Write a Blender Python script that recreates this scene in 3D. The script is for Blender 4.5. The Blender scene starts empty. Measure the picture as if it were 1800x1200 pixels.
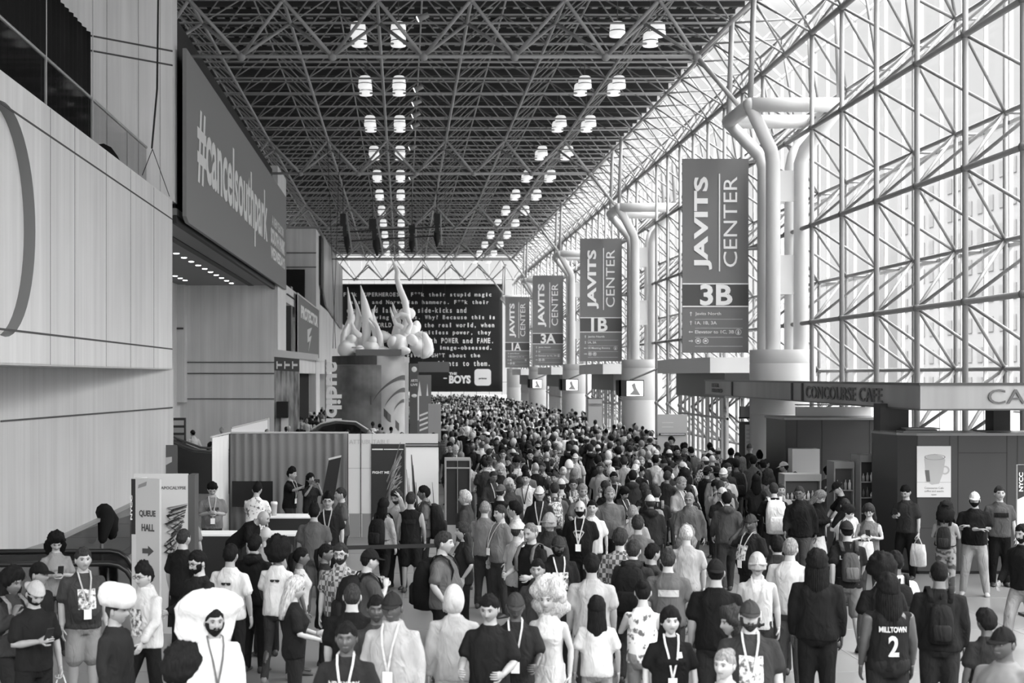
import bpy, math, random
from mathutils import Vector, Matrix, noise
random.seed(7)
SC = bpy.context.scene
COL = SC.collection
PI = math.pi
F, CX, CY, CH = 2500.0, 709.0, 661.0, 3.8      # focal length in pixels, vanishing point, eye height in metres

# ------------------------------------------------------------ camera, sky, exposure
cam = bpy.data.objects.new('camera', bpy.data.cameras.new('camera'))
COL.objects.link(cam)
cam.location = (0, 0, CH)
cam.rotation_euler = (PI / 2, 0, 0)
cam.data.sensor_width = 36.0
cam.data.lens = 50.0
cam.data.shift_x = (900 - CX) / 1800.0
cam.data.shift_y = (CY - 600) / 1800.0
cam.data.clip_end = 1500
cam.data.dof.use_dof = True
cam.data.dof.focus_distance = 27.0
cam.data.dof.aperture_fstop = 2.2
SC.camera = cam
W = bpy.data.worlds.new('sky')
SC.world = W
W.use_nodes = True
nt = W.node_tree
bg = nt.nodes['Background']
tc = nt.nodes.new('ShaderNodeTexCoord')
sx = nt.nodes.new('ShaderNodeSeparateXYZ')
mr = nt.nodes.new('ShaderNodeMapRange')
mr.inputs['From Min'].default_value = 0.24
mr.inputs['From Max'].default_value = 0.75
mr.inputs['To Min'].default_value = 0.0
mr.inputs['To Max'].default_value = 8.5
my = nt.nodes.new('ShaderNodeMapRange')            # sky raised behind the camera, out of view, to brighten surfaces facing it
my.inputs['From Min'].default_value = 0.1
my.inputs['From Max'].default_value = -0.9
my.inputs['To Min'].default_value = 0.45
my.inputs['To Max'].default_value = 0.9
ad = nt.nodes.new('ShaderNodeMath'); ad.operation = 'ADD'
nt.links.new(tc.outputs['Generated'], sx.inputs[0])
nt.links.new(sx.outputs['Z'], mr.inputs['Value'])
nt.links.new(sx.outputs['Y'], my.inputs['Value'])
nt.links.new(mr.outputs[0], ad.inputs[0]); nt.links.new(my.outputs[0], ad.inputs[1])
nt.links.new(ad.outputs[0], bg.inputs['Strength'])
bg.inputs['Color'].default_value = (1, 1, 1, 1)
SC.view_settings.view_transform = 'Standard'
SC.view_settings.look = 'None'
SC.view_settings.exposure = 0.95
SC.view_settings.gamma = 1.0
SC.view_settings.use_curve_mapping = False
SC.cycles.max_bounces = 6
SC.cycles.diffuse_bounces = 4
SC.cycles.glossy_bounces = 2
SC.cycles.transparent_max_bounces = 12

# ------------------------------------------------------------ helpers
def at(px, py, d):
    return Vector(((px - CX) * d / F, d, CH - (py - CY) * d / F))

MATS = {}
def M(v, rough=0.75, name=None, metal=0.0, emit=0.0):
    key = name or 'grey_%03d_%02d' % (round(v * 1000), round(rough * 100))
    if key in MATS: return MATS[key]
    m = bpy.data.materials.new(key); m.use_nodes = True
    b = m.node_tree.nodes['Principled BSDF']
    b.inputs['Base Color'].default_value = (v, v, v, 1)
    b.inputs['Roughness'].default_value = rough
    b.inputs['Metallic'].default_value = metal
    if rough >= 0.8: b.inputs['Specular IOR Level'].default_value = 0.12
    if emit:
        b.inputs['Emission Color'].default_value = (1, 1, 1, 1)
        b.inputs['Emission Strength'].default_value = emit
    MATS[key] = m
    return m

def MP(name, v0, v1, scale=(1, 1, 1), kind='noise', rough=0.75, lo=0.35, hi=0.65, detail=4, bump=0.0, coord='Object', metal=0.0):
    """procedural two-tone material: noise / wave / checker / voronoi / brick"""
    if name in MATS: return MATS[name]
    m = bpy.data.materials.new(name); m.use_nodes = True
    t = m.node_tree; b = t.nodes['Principled BSDF']
    c = t.nodes.new('ShaderNodeTexCoord'); mp = t.nodes.new('ShaderNodeMapping')
    mp.inputs['Scale'].default_value = scale
    t.links.new(c.outputs[coord], mp.inputs[0])
    if kind == 'noise':
        x = t.nodes.new('ShaderNodeTexNoise'); x.inputs['Scale'].default_value = 1; x.inputs['Detail'].default_value = detail; out = x.outputs[0]
    elif kind == 'wave':
        x = t.nodes.new('ShaderNodeTexWave'); x.inputs['Scale'].default_value = 1; x.inputs['Distortion'].default_value = 0.5; out = x.outputs[1]
    elif kind == 'checker':
        x = t.nodes.new('ShaderNodeTexChecker'); x.inputs['Scale'].default_value = 1; out = x.outputs[1]
    else:
        x = t.nodes.new('ShaderNodeTexVoronoi'); x.inputs['Scale'].default_value = 1; out = x.outputs[0]
    t.links.new(mp.outputs[0], x.inputs['Vector'])
    r = t.nodes.new('ShaderNodeMapRange')
    r.inputs['From Min'].default_value = lo; r.inputs['From Max'].default_value = hi
    r.inputs['To Min'].default_value = v0; r.inputs['To Max'].default_value = v1
    t.links.new(out, r.inputs['Value'])
    t.links.new(r.outputs[0], b.inputs['Base Color'])
    if bump:
        bp = t.nodes.new('ShaderNodeBump'); bp.inputs['Strength'].default_value = bump; bp.inputs['Distance'].default_value = 0.01
        t.links.new(out, bp.inputs['Height']); t.links.new(bp.outputs[0], b.inputs['Normal'])
    b.inputs['Roughness'].default_value = rough
    b.inputs['Metallic'].default_value = metal
    if rough >= 0.8: b.inputs['Specular IOR Level'].default_value = 0.1
    MATS[name] = m
    return m

def concrete(name, v):
    """board-marked concrete: vertical streaks over soft blotches"""
    m = bpy.data.materials.new(name); m.use_nodes = True
    t = m.node_tree; b = t.nodes['Principled BSDF']
    c = t.nodes.new('ShaderNodeTexCoord')
    outs = []
    for sc, det in (((3.5, 3.5, 0.10), 6), ((0.35, 0.35, 0.25), 3), ((14, 14, 0.5), 3)):
        mp = t.nodes.new('ShaderNodeMapping'); mp.inputs['Scale'].default_value = sc
        n = t.nodes.new('ShaderNodeTexNoise'); n.inputs['Scale'].default_value = 1; n.inputs['Detail'].default_value = det
        t.links.new(c.outputs['Object'], mp.inputs[0]); t.links.new(mp.outputs[0], n.inputs['Vector']); outs.append(n.outputs[0])
    a1 = t.nodes.new('ShaderNodeMath'); a1.operation = 'ADD'; t.links.new(outs[0], a1.inputs[0]); t.links.new(outs[1], a1.inputs[1])
    a2 = t.nodes.new('ShaderNodeMath'); a2.operation = 'MULTIPLY_ADD'; t.links.new(outs[2], a2.inputs[0]); a2.inputs[1].default_value = 0.35; t.links.new(a1.outputs[0], a2.inputs[2])
    r = t.nodes.new('ShaderNodeMapRange'); r.inputs['From Min'].default_value = 0.8; r.inputs['From Max'].default_value = 1.55
    r.inputs['To Min'].default_value = v * 0.84; r.inputs['To Max'].default_value = v * 1.13
    t.links.new(a2.outputs[0], r.inputs['Value']); t.links.new(r.outputs[0], b.inputs['Base Color'])
    b.inputs['Roughness'].default_value = 0.7
    MATS[name] = m
    return m

def glass(name, tint=0.93, gloss=0.08):
    m = bpy.data.materials.new(name); m.use_nodes = True
    t = m.node_tree; t.nodes.clear()
    o = t.nodes.new('ShaderNodeOutputMaterial'); mx = t.nodes.new('ShaderNodeMixShader')
    tr = t.nodes.new('ShaderNodeBsdfTransparent'); tr.inputs[0].default_value = (tint, tint, tint, 1)
    g = t.nodes.new('ShaderNodeBsdfGlossy'); g.inputs['Roughness'].default_value = 0.05
    mx.inputs[0].default_value = gloss
    t.links.new(tr.outputs[0], mx.inputs[1]); t.links.new(g.outputs[0], mx.inputs[2]); t.links.new(mx.outputs[0], o.inputs[0])
    MATS[name] = m
    return m

def clothm(v):
    """matt woven cloth of one grey with soft creases"""
    key = 'cloth_%03d' % round(v * 1000)
    if key in MATS: return MATS[key]
    m = MP(key, v * 0.82, v * 1.15, (5, 5, 3), 'noise', rough=0.9, lo=.3, hi=.7, detail=3)
    t = m.node_tree; b = t.nodes['Principled BSDF']; b.inputs['Specular IOR Level'].default_value = 0.1
    c = t.nodes.new('ShaderNodeTexCoord'); mp = t.nodes.new('ShaderNodeMapping'); mp.inputs['Scale'].default_value = (9, 9, 4.5)
    n = t.nodes.new('ShaderNodeTexNoise'); n.inputs['Scale'].default_value = 1; n.inputs['Detail'].default_value = 2; n.inputs['Distortion'].default_value = 1.2
    bp = t.nodes.new('ShaderNodeBump'); bp.inputs['Strength'].default_value = 0.9; bp.inputs['Distance'].default_value = 0.035
    t.links.new(c.outputs['Object'], mp.inputs[0]); t.links.new(mp.outputs[0], n.inputs['Vector']); t.links.new(n.outputs[0], bp.inputs['Height']); t.links.new(bp.outputs[0], b.inputs['Normal'])
    return m

class MB:
    def __init__(s): s.v = []; s.f = []; s.m = []
    def add(s, vs, fs, mi=0):
        b = len(s.v); s.v += [tuple(p) for p in vs]
        s.f += [tuple(b + i for i in f) for f in fs]; s.m += [mi] * len(fs)
    def box(s, x0, x1, y0, y1, z0, z1, mi=0):
        s.add([(x0, y0, z0), (x1, y0, z0), (x1, y1, z0), (x0, y1, z0), (x0, y0, z1), (x1, y0, z1), (x1, y1, z1), (x0, y1, z1)],
              [(0, 3, 2, 1), (4, 5, 6, 7), (0, 1, 5, 4), (1, 2, 6, 5), (2, 3, 7, 6), (3, 0, 4, 7)], mi)
        return s
    def tube(s, a, b, r, n=6, mi=0, r2=None):
        a = Vector(a); b = Vector(b); d = (b - a)
        if d.length < 1e-6: return s
        d.normalize(); u = d.orthogonal().normalized(); w = d.cross(u); r2 = r if r2 is None else r2
        vs = []
        for c, q in ((a, r), (b, r2)):
            for i in range(n):
                t = 2 * PI * i / n; vs.append(c + u * (math.cos(t) * q) + w * (math.sin(t) * q))
        fs = [(i, (i + 1) % n, n + (i + 1) % n, n + i) for i in range(n)] + [tuple(range(n))[::-1], tuple(range(n, 2 * n))]
        s.add(vs, fs, mi); return s
    def loft(s, rings, mi=0, cap=True):
        n = len(rings[0]); vs = [p for r in rings for p in r]; fs = []
        for k in range(len(rings) - 1):
            for i in range(n):
                fs.append((k * n + i, k * n + (i + 1) % n, (k + 1) * n + (i + 1) % n, (k + 1) * n + i))
        if cap:
            fs.append(tuple(range(n))[::-1]); fs.append(tuple((len(rings) - 1) * n + i for i in range(n)))
        s.add(vs, fs, mi); return s
    def limb(s, pts, rad, n=8, mi=0):
        pts = [Vector(p) for p in pts]; rings = []; u = None
        if len(pts) < 2: return s
        P = [pts[0] - (pts[1] - pts[0]).normalized() * rad[0] * 0.6] + pts + [pts[-1] + (pts[-1] - pts[-2]).normalized() * rad[-1] * 0.6]
        R = [rad[0] * 0.55] + list(rad) + [rad[-1] * 0.55]
        for k, p in enumerate(P):
            t = (P[min(k + 1, len(P) - 1)] - P[max(k - 1, 0)]).normalized()
            u = t.orthogonal() if u is None else (u - t * u.dot(t)); u.normalize(); w = t.cross(u)
            rings.append([p + u * (math.cos(2 * PI * i / n) * R[k]) + w * (math.sin(2 * PI * i / n) * R[k]) for i in range(n)])
        return s.loft(rings, mi)
    def ball(s, c, r, nu=12, nv=8, mi=0):
        if not hasattr(r, '__len__'): r = (r, r, r)
        rings = []
        for k in range(nv + 1):
            ph = -PI / 2 + PI * (k + 0.001) / (nv + 0.002)
            rings.append([(c[0] + r[0] * math.cos(ph) * math.cos(2 * PI * i / nu), c[1] + r[1] * math.cos(ph) * math.sin(2 * PI * i / nu), c[2] + r[2] * math.sin(ph)) for i in range(nu)])
        return s.loft(rings, mi)
    def lathe(s, c, prof, n=32, mi=0, a0=0.0, a1=2 * PI):
        full = abs(a1 - a0 - 2 * PI) < 1e-6; k = n if full else n + 1
        rings = [[(c[0] + r * math.cos(a0 + (a1 - a0) * i / n), c[1] + r * math.sin(a0 + (a1 - a0) * i / n), c[2] + z) for i in range(k)] for r, z in prof]
        vs = [p for r in rings for p in r]; fs = []
        for j in range(len(rings) - 1):
            for i in range(n):
                i2 = (i + 1) % k; fs.append((j * k + i, j * k + i2, (j + 1) * k + i2, (j + 1) * k + i))
        s.add(vs, fs, mi); return s
    def prism(s, pts, ext, mi=0):
        """flat polygon (list of 3-D points) pushed along the vector ext"""
        n = len(pts); e = Vector(ext); vs = [Vector(p) for p in pts] + [Vector(p) + e for p in pts]
        s.add(vs, [tuple(range(n))[::-1], tuple(range(n, 2 * n))] + [(i, (i + 1) % n, n + (i + 1) % n, n + i) for i in range(n)], mi); return s
    def text(s, st, org, right, up, w, h, mi=0, ext=0.02, bold=0.0, mono=False, warp=None):
        """lettering fitted to the box w x h whose lower left corner is org"""
        right = Vector(right); up = Vector(up); nrm = right.cross(up)
        vs, fs = glyphs(st, bold, mono)
        if not vs: return s
        x0 = min(p[0] for p in vs); x1 = max(p[0] for p in vs); y0 = min(p[1] for p in vs); y1 = max(p[1] for p in vs); z1 = max(p[2] for p in vs)
        out = []
        for p in vs:
            a = (p[0] - x0) / (x1 - x0) * w; b = (p[1] - y0) / (y1 - y0) * h; c = p[2] / max(z1, 1e-6) * ext
            out.append(warp(a, b, c) if warp else Vector(org) + right * a + up * b + nrm * c)
        s.add(out, fs, mi); return s
    def mesh(s, name, mats, smooth=False):
        me = bpy.data.meshes.new(name); me.from_pydata(s.v, [], s.f)
        for m in (mats if isinstance(mats, (list, tuple)) else [mats]): me.materials.append(m)
        me.polygons.foreach_set('material_index', s.m)
        if smooth: me.polygons.foreach_set('use_smooth', [True] * len(s.f))
        me.validate(); me.update(); return me
    def build(s, name, mats, parent=None, smooth=False, loc=None):
        o = bpy.data.objects.new(name, s.mesh(name, mats, smooth)); COL.objects.link(o)
        if parent is not None: o.parent = parent
        if loc is not None: o.location = loc
        return o

GL = {}
def glyphs(st, bold=0.0, mono=False):
    key = (st, bold, mono)
    if key in GL: return GL[key]
    def one(q):
        cu = bpy.data.curves.new('t', 'FONT'); cu.body = q; cu.extrude = 0.02; cu.offset = bold; cu.resolution_u = 3
        o = bpy.data.objects.new('t', cu); COL.objects.link(o)
        dg = bpy.context.evaluated_depsgraph_get(); dg.update()
        me = bpy.data.meshes.new_from_object(o.evaluated_get(dg))
        vs = [(v.co.x, v.co.y, v.co.z + 0.02) for v in me.vertices]; fs = [tuple(p.vertices) for p in me.polygons]
        bpy.data.objects.remove(o); bpy.data.curves.remove(cu); bpy.data.meshes.remove(me)
        return vs, fs
    if not mono: GL[key] = one(st)
    else:
        vs, fs = [], []
        for k, ch in enumerate(st):
            if ch == ' ': continue
            g = glyphs(ch, bold); 
            if not g[0]: continue
            x0 = min(p[0] for p in g[0]); x1 = max(p[0] for p in g[0]); b = len(vs); sc = min(1.0, 0.56 / max(x1 - x0, 0.01))
            if ch in 'iltjfr': sc = min(1.6, 0.36 / max(x1 - x0, 0.01))
            vs += [(k * 0.66 + 0.33 + (p[0] - (x0 + x1) / 2) * sc, p[1], p[2]) for p in g[0]]; fs += [tuple(b + i for i in f) for f in g[1]]
        GL[key] = (vs, fs)
    return GL[key]

def tag(o, label=None, cat=None, group=None, kind=None):
    if label: o['label'] = label
    if cat: o['category'] = cat
    if group: o['group'] = group
    if kind: o['kind'] = kind
    return o
def thing(name, label, cat, loc=(0, 0, 0), rz=0.0, group=None):
    o = bpy.data.objects.new(name, None); COL.objects.link(o); o.location = loc; o.rotation_euler = (0, 0, rz)
    return tag(o, label, cat, group)
def struct(o): o['kind'] = 'structure'; return o
def copy_tree(o, parent=None):
    c = o.copy(); COL.objects.link(c)
    if parent is not None: c.parent = parent
    for ch in KIDS.get(o.name, []): copy_tree(ch, c)
    return c
KIDS = {}
def index_kids(root):
    for ch in root.children: KIDS.setdefault(root.name, []).append(ch); index_kids(ch)
# ------------------------------------------------------------ the setting
CONC = concrete('concrete_light', 0.74)
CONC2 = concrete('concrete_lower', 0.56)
JOINT = M(0.10, 0.9, 'joint_dark')
STEEL = M(0.36, 0.5, 'painted_steel')
STEELR = M(0.30, 0.5, 'roof_steel')
WSTEEL = M(0.24, 0.5, 'wall_steel')
PAINT = M(0.62, 0.5, 'column_paint')
BLACK = M(0.012, 0.7, 'black')
DARK = M(0.04, 0.6, 'dark')
WHITE = M(0.82, 0.6, 'white')
PANE = glass('pane_glass', 0.95, 0.04)
m = MB(); m.box(-17, 15.2, -6, 172, -0.4, 0)
struct(m.build('floor', MP('terrazzo', 0.16, 0.21, (0.35, 0.35, 1), rough=0.28)))
# joints of the terrazzo floor, part of the floor
j = MB()
for k in range(-5, 6): j.box(k * 3.05 - 0.012, k * 3.05 + 0.012, -5, 168, 0.0, 0.003)
for k in range(0, 55): j.box(-16, 14.5, k * 3.05 - 0.012, k * 3.05 + 0.012, 0.0, 0.003)
j.build('floor_joint', M(0.2, 0.5), bpy.data.objects['floor'])

# roof deck: ribs run down the hall, joists across
deck = MB(); deck.box(-17, 12.7, -6, 166, 18.0, 18.3)
ceil = struct(deck.build('ceiling', M(0.05, 0.8, 'deck')))
rib = MB()
x = -16.8
while x < 12.6: rib.box(x, x + 0.22, 12, 159.9, 17.84, 18.0); x += 0.5
rib.build('deck_rib', M(0.5, 0.7, 'deck_rib'), ceil)
jo = MB(); y = 30.0
while y < 159: jo.box(-16.8, 12.7, y, y + 0.14, 17.55, 17.84); y += 1.525
jo.build('joist', M(0.04, 0.7, 'joist'), ceil)
# space frame
MOD = 3.05
LX = [-0.85 + MOD * i for i in range(-5, 5)]           # last one 11.35
LY = [46.1 + MOD * k for k in range(-7, 35)]
ZL, ZU, ZT = 16.0, 17.45, 14.5
fr = MB()
for x in LX: fr.tube((x, LY[0], ZL), (x, LY[-1], ZL), 0.062, 8)
for y in LY: fr.tube((LX[0], y, ZL), (LX[-1], y, ZL), 0.042, 6)
UX = [x - MOD / 2 for x in LX] + [LX[-1] + MOD / 2]; UY = [y + MOD / 2 for y in LY[:-1]]
for x in UX: fr.tube((x, UY[0], ZU), (x, UY[-1], ZU), 0.035, 6)
for y in UY: fr.tube((UX[0], y, ZU), (UX[-1], y, ZU), 0.035, 6)
fr.build('chord', STEELR, ceil, True)
dg_ = MB()
for x in LX:
    for y in LY:
        for sx_ in (-1, 1):
            for sy_ in (-1, 1): 
                if LY[0] < y + sy_ * MOD / 2 < LY[-1]: dg_.tube((x, y, ZL), (x + sx_ * MOD / 2, y + sy_ * MOD / 2, ZU), 0.028, 5)
dg_.build('diagonal', STEELR, ceil, True)
tr = MB(); nd = MB()
for b in range(-1, 5):
    yb = 46.1 + MOD / 2 + 9 * MOD * b
    if yb < 25: continue
    for x in LX[:-1]:
        c = (x + MOD / 2, yb, ZT); nd.ball(c, 0.16, 10, 6)
        for sx_ in (-1, 1):
            for sy_ in (-1, 1): tr.tube(c, (c[0] + sx_ * MOD / 2, yb + sy_ * MOD / 2, ZL), 0.062, 8)
    tr.tube((LX[0] + MOD / 2, yb, ZT), (LX[-1] - MOD / 2, yb, ZT), 0.068, 8)
    tr.tube((LX[-1] - MOD / 2, yb, ZT), (11.2, yb - 0.6, 12.6), 0.08, 8)
tr.build('bay_truss', M(0.34, 0.5, 'bay_steel'), ceil, True)
for x in LX:
    for y in LY: nd.ball((x, y, ZL), 0.09, 8, 5)
nd.build('node', STEELR, ceil, True)

# ------------- right hand glass wall with its double-layer space frame
XI, XO, XG = 12.84, 14.4, 15.1
ZI = [2.45, 5.5, 8.55, 11.6, 14.6]; ZO = [0.9, 3.98, 7.05, 10.1, 13.1]
YI = [44.7 + MOD * k for k in range(-8, 41)]; YO = [y - MOD / 2 for y in YI]
wr = MB()
y = 14.0
while y < 170: wr.box(XG - 0.05, XG + 0.05, y - 0.022, y + 0.022, 0, 15.7); y += MOD / 2
for z in (0.05, 3.98, 7.05, 10.1, 13.1, 15.7): wr.box(XG - 0.05, XG + 0.05, 14, 170, z - 0.05, z + 0.05)
y = 14.0
while y < 170: wr.tube((XG, y, 15.7), (12.8, y, 17.95), 0.05, 4); y += MOD / 2
wr.tube((12.8, 14, 17.9), (12.8, 168, 17.9), 0.14, 4)
wr.tube((13.95, 14, 16.83), (13.95, 168, 16.83), 0.06, 4)
wr_ = struct(wr.build('wall_right', M(0.62, 0.5, 'mullion')))
pn = MB(); pn.add([(XG + 0.02, 14, 0), (XG + 0.02, 170, 0), (XG + 0.02, 170, 15.7), (XG + 0.02, 14, 15.7)], [(0, 1, 2, 3)])
pn.add([(XG + 0.02, 14, 15.7), (XG + 0.02, 170, 15.7), (12.8, 170, 18), (12.8, 14, 18)], [(0, 1, 2, 3)])
pn.build('glass_pane', PANE, wr_)
COLY = [46.6 + 27.45 * k for k in range(0, 5)]
fi = MB(); fd = MB(); fn = MB()
near_col = lambda y: any(abs(y - c) < 1.4 for c in COLY)
for y in YI:
    if y < 18: continue
    if not near_col(y): fi.tube((XI, y, 0), (XI, y, 14.6), 0.072, 8)
    for z in ZI: fn.ball((XI, y, z), 0.115, 8, 6)
for z in ZI: 
    if z > 3: fi.tube((XI, YI[0], z), (XI, YI[-1], z), 0.072 if z < 14 else 0.1, 8)
for z in ZO: fi.tube((XO, YO[0], z), (XO, YO[-1], z), 0.06, 6)
for y in YO: fi.tube((XO, y, 0), (XO, y, 13.1), 0.055, 6)
for y in YO:
    for k, z in enumerate(ZO):
        if z > 3: fn.ball((XO, y, z), 0.1, 8, 6)
        for sy_ in (-1, 1):
            for zz in (ZI[k - 1] if k else None, ZI[k]):
                if zz is None: continue
                if zz < 3 and z > 3.0 and zz != ZI[0]: continue
                fd.tube((XO, y, z), (XI, y + sy_ * MOD / 2, zz), 0.043, 6)
        fd.tube((XO, y, z), (XG, y, z), 0.04, 5)
    for sy_ in (-1, 1):
        fd.tube((XO, y, 13.1), (XI, y + sy_ * MOD / 2, 14.6), 0.045, 6)
        fd.tube((13.9, y, 16.2), (XI, y + sy_ * MOD / 2, 14.6), 0.042, 6)
    fd.tube((XO, y, 13.1), (13.9, y, 16.2), 0.042, 6)
    fd.tube((13.9, y, 16.2), (12.75, y, 17.7), 0.042, 6)
fi.tube((13.9, YO[0], 16.2), (13.9, YO[-1], 16.2), 0.07, 6)
for y in LY:
    for q in YI:
        if abs(q - y) < 2.4: fd.tube((LX[-1], y, ZL), (XI, q, 14.6), 0.038, 6)
    fd.tube((LX[-1], y, ZL), (13.9, min(YO, key=lambda a: abs(a - y)), 16.2), 0.038, 6)
fi.build('frame_chord', WSTEEL, wr_, True); fd.build('frame_diagonal', WSTEEL, wr_, True); fn.build('frame_node', M(0.15, 0.5), wr_, True)

# ------------- far end: bright glazed wall
fe = MB()
for k in range(-11, 12): fe.tube((k * MOD / 2 - 0.4, 170, 0), (k * MOD / 2 - 0.4, 170, 18), 0.05, 4)
for z in (0.1, 3.1, 15.2, 18): fe.tube((-17, 170, z), (15, 170, z), 0.06, 4)
wf = struct(fe.build('wall_back', WSTEEL))
fe = MB()
for k in range(-6, 6):
    xx = k * MOD - 0.85 + MOD / 2
    fe.ball((xx, 167, 15.2), 0.18, 8, 6)
    for s_ in (-1, 1): fe.tube((xx, 167, 15.2), (xx + s_ * MOD / 2, 165, 17.4), 0.045, 5)
fe.tube((-16, 167, 15.2), (14, 167, 15.2), 0.07, 6); fe.tube((-16, 165, 17.4), (14, 165, 17.4), 0.07, 6)
fe.build('end_truss', WSTEEL, wf, True)
pn = MB(); pn.add([(-17, 170.1, 0), (15, 170.1, 0), (15, 170.1, 18), (-17, 170.1, 18)], [(0, 1, 2, 3)]); pn.build('glass_pane', PANE, wf)

# ------------- left side: concrete
def joints(mb, x, y0, y1, zs, ys=(), z0=0, z1=10):
    for z in zs: mb.box(x - 0.01, x + 0.006, y0, y1, z - 0.02, z + 0.02, 1)
    for yy in ys: mb.box(x - 0.01, x + 0.005, yy - 0.007, yy + 0.007, z0, z1, 1)
# upper near wall with a round recess
XW = -7.0; cy_, cz_, R_ = 25.0, 6.55, 2.06
w = MB(); N = 48; y0, y1, z0, z1 = 10.0, 43.1, 4.03, 9.12
vs = [(XW, y0, z0), (XW, y1, z0), (XW, y1, z1), (XW, y0, z1)]
circ = [(XW, cy_ + R_ * math.cos(2 * PI * i / N), cz_ + R_ * math.sin(2 * PI * i / N)) for i in range(N)]
w.v = vs + circ
def fan(corner, i0, i1):
    for i in range(i0, i1): w.f.append((corner, 4 + i % N, 4 + (i + 1) % N)); w.m.append(0)
q = N // 8
fan(2, 0, 2 * q); fan(3, 2 * q, 4 * q); fan(0, 4 * q, 6 * q); fan(1, 6 * q, 8 * q)
for a, b, i in ((1, 2, 0), (2, 3, 2 * q), (3, 0, 4 * q), (0, 1, 6 * q)): w.f.append((a, b, 4 + i % N)); w.m.append(0)
w.add([(-8.6, y1, z0), (XW, y1, z0), (XW, y1, z1), (-8.6, y1, z1)], [(0, 1, 2, 3)])
w.add([(-7.0, y0, z1), (XW, y1, z1), (-8.9, y1, z1), (-8.9, y0, z1)], [(0, 1, 2, 3)])
w.box(-8.7, XW, y0, y1, z0 - 0.0, z0 + 0.001)
joints(w, XW, y0, y1, (4.62, 8.55), (28.2, 30.3, 33.5, 36.5, 39.9), 4.03, 9.1)
wl = struct(w.build('wall_left', [CONC, JOINT]))
rc = MB(); n = N
rings = [[(XW - t, cy_ + R_ * math.cos(2 * PI * i / n), cz_ + R_ * math.sin(2 * PI * i / n)) for i in range(n)] for t in (0.0, 0.22)]
rc.loft(rings, 0, False); rc.build('recess_rim', M(0.20, 0.6, 'recess_rim'), wl, True)
rc = MB(); rc.add([(XW - 0.22, p[1], p[2]) for p in circ], [tuple(range(n))]); rc.build('recess_face', CONC, wl)
# lower near wall
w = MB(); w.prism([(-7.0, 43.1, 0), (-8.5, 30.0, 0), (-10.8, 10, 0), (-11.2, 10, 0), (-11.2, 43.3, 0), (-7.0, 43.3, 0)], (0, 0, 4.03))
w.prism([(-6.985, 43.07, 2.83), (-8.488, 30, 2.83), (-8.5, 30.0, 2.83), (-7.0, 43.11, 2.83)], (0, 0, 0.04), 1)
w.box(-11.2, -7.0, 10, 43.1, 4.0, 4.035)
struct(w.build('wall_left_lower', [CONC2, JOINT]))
# parapet ledge, pier and slanted wall above
w = MB(); w.prism([(-7.0, 43.1, 9.12), (-9.3, 40.9, 9.12), (-9.3, 44, 9.12), (-7.0, 44, 9.12)], (0, 0, 9.1))
for z in (13.62, 13.19):
    w.prism([(-6.985, 43.07, z), (-9.3, 40.86, z), (-9.3, 40.9, z), (-6.99, 43.11, z)], (0, 0, 0.045), 1)
for k in (0.28, 0.62, 0.86):
    px_, py_ = -9.3 + 2.3 * k, 40.9 + 2.2 * k
    w.prism([(px_, py_ - 0.008, 9.12), (px_ + 0.008, py_, 9.12), (px_, py_ + 0.008, 9.12)], (0, 0, 8.9), 1)
w.box(-9.6, -9.3, 10, 41, 9.12, 18)
struct(w.build('wall_left_pier', [CONC, JOINT]))
# recess behind the big banner
w = MB(); w.box(-12.4, -12.1, 43.1, 77, 0, 15.2); w.box(-12.1, -6.8, 77, 82.5, 0, 15.2)
for z in (4.55, 3.95): w.box(-12.1, -6.85, 76.96, 77, z - 0.03, z + 0.03, 1)
w.box(-12.1, -6.85, 76.96, 77, 2.55, 2.6, 1)
w.box(-12.1, -11.7, 76.0, 77, 2.4, 8.7); w.box(-12.1, -11.75, 75.9, 76.0, 6.3, 6.4, 1)
struct(w.build('wall_left_recess', [CONC, JOINT]))
w = MB(); w.box(-12.1, -7.1, 44.3, 77, 8.95, 15.0); struct(w.build('banner_backing', M(0.05, 0.8)))  # banner backing coloured near black, painting in the dark gap beside the pier
w = MB(); w.box(-12.1, -6.95, 43.6, 77, 8.72, 8.95); so = struct(w.build('trim_1', M(0.22, 0.6, 'soffit')))
w = MB(); w.box(-7.1, -6.95, 43.6, 77, 8.5, 8.74); w.box(-8.4, -8.1, 43.6, 77, 8.69, 8.72); w.build('soffit_edge', M(0.03, 0.6), so)
for X_, ys in ((-9.1, [57 + 2.03 * k for k in range(10)]), (-11.2, (69.8, 71.4, 73.0))):
    for k, yy in enumerate(ys):
        w = MB(); w.lathe((X_, yy, 8.70), [(0.001, 0.0), (0.1, 0.0), (0.12, 0.02)], 16)
        tag(w.build('downlight', M(1.0, 0.5, 'downlight_glow', 0, 5.0)), 'round downlight in the dark soffit, %s from the left in the %s row' % (('first', 'second', 'third', 'fourth', 'fifth', 'sixth', 'seventh', 'eighth', 'ninth', 'tenth')[k], 'long near' if X_ > -10 else 'short far'), 'light', 'recessed downlights under the hashtag banner')
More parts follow.
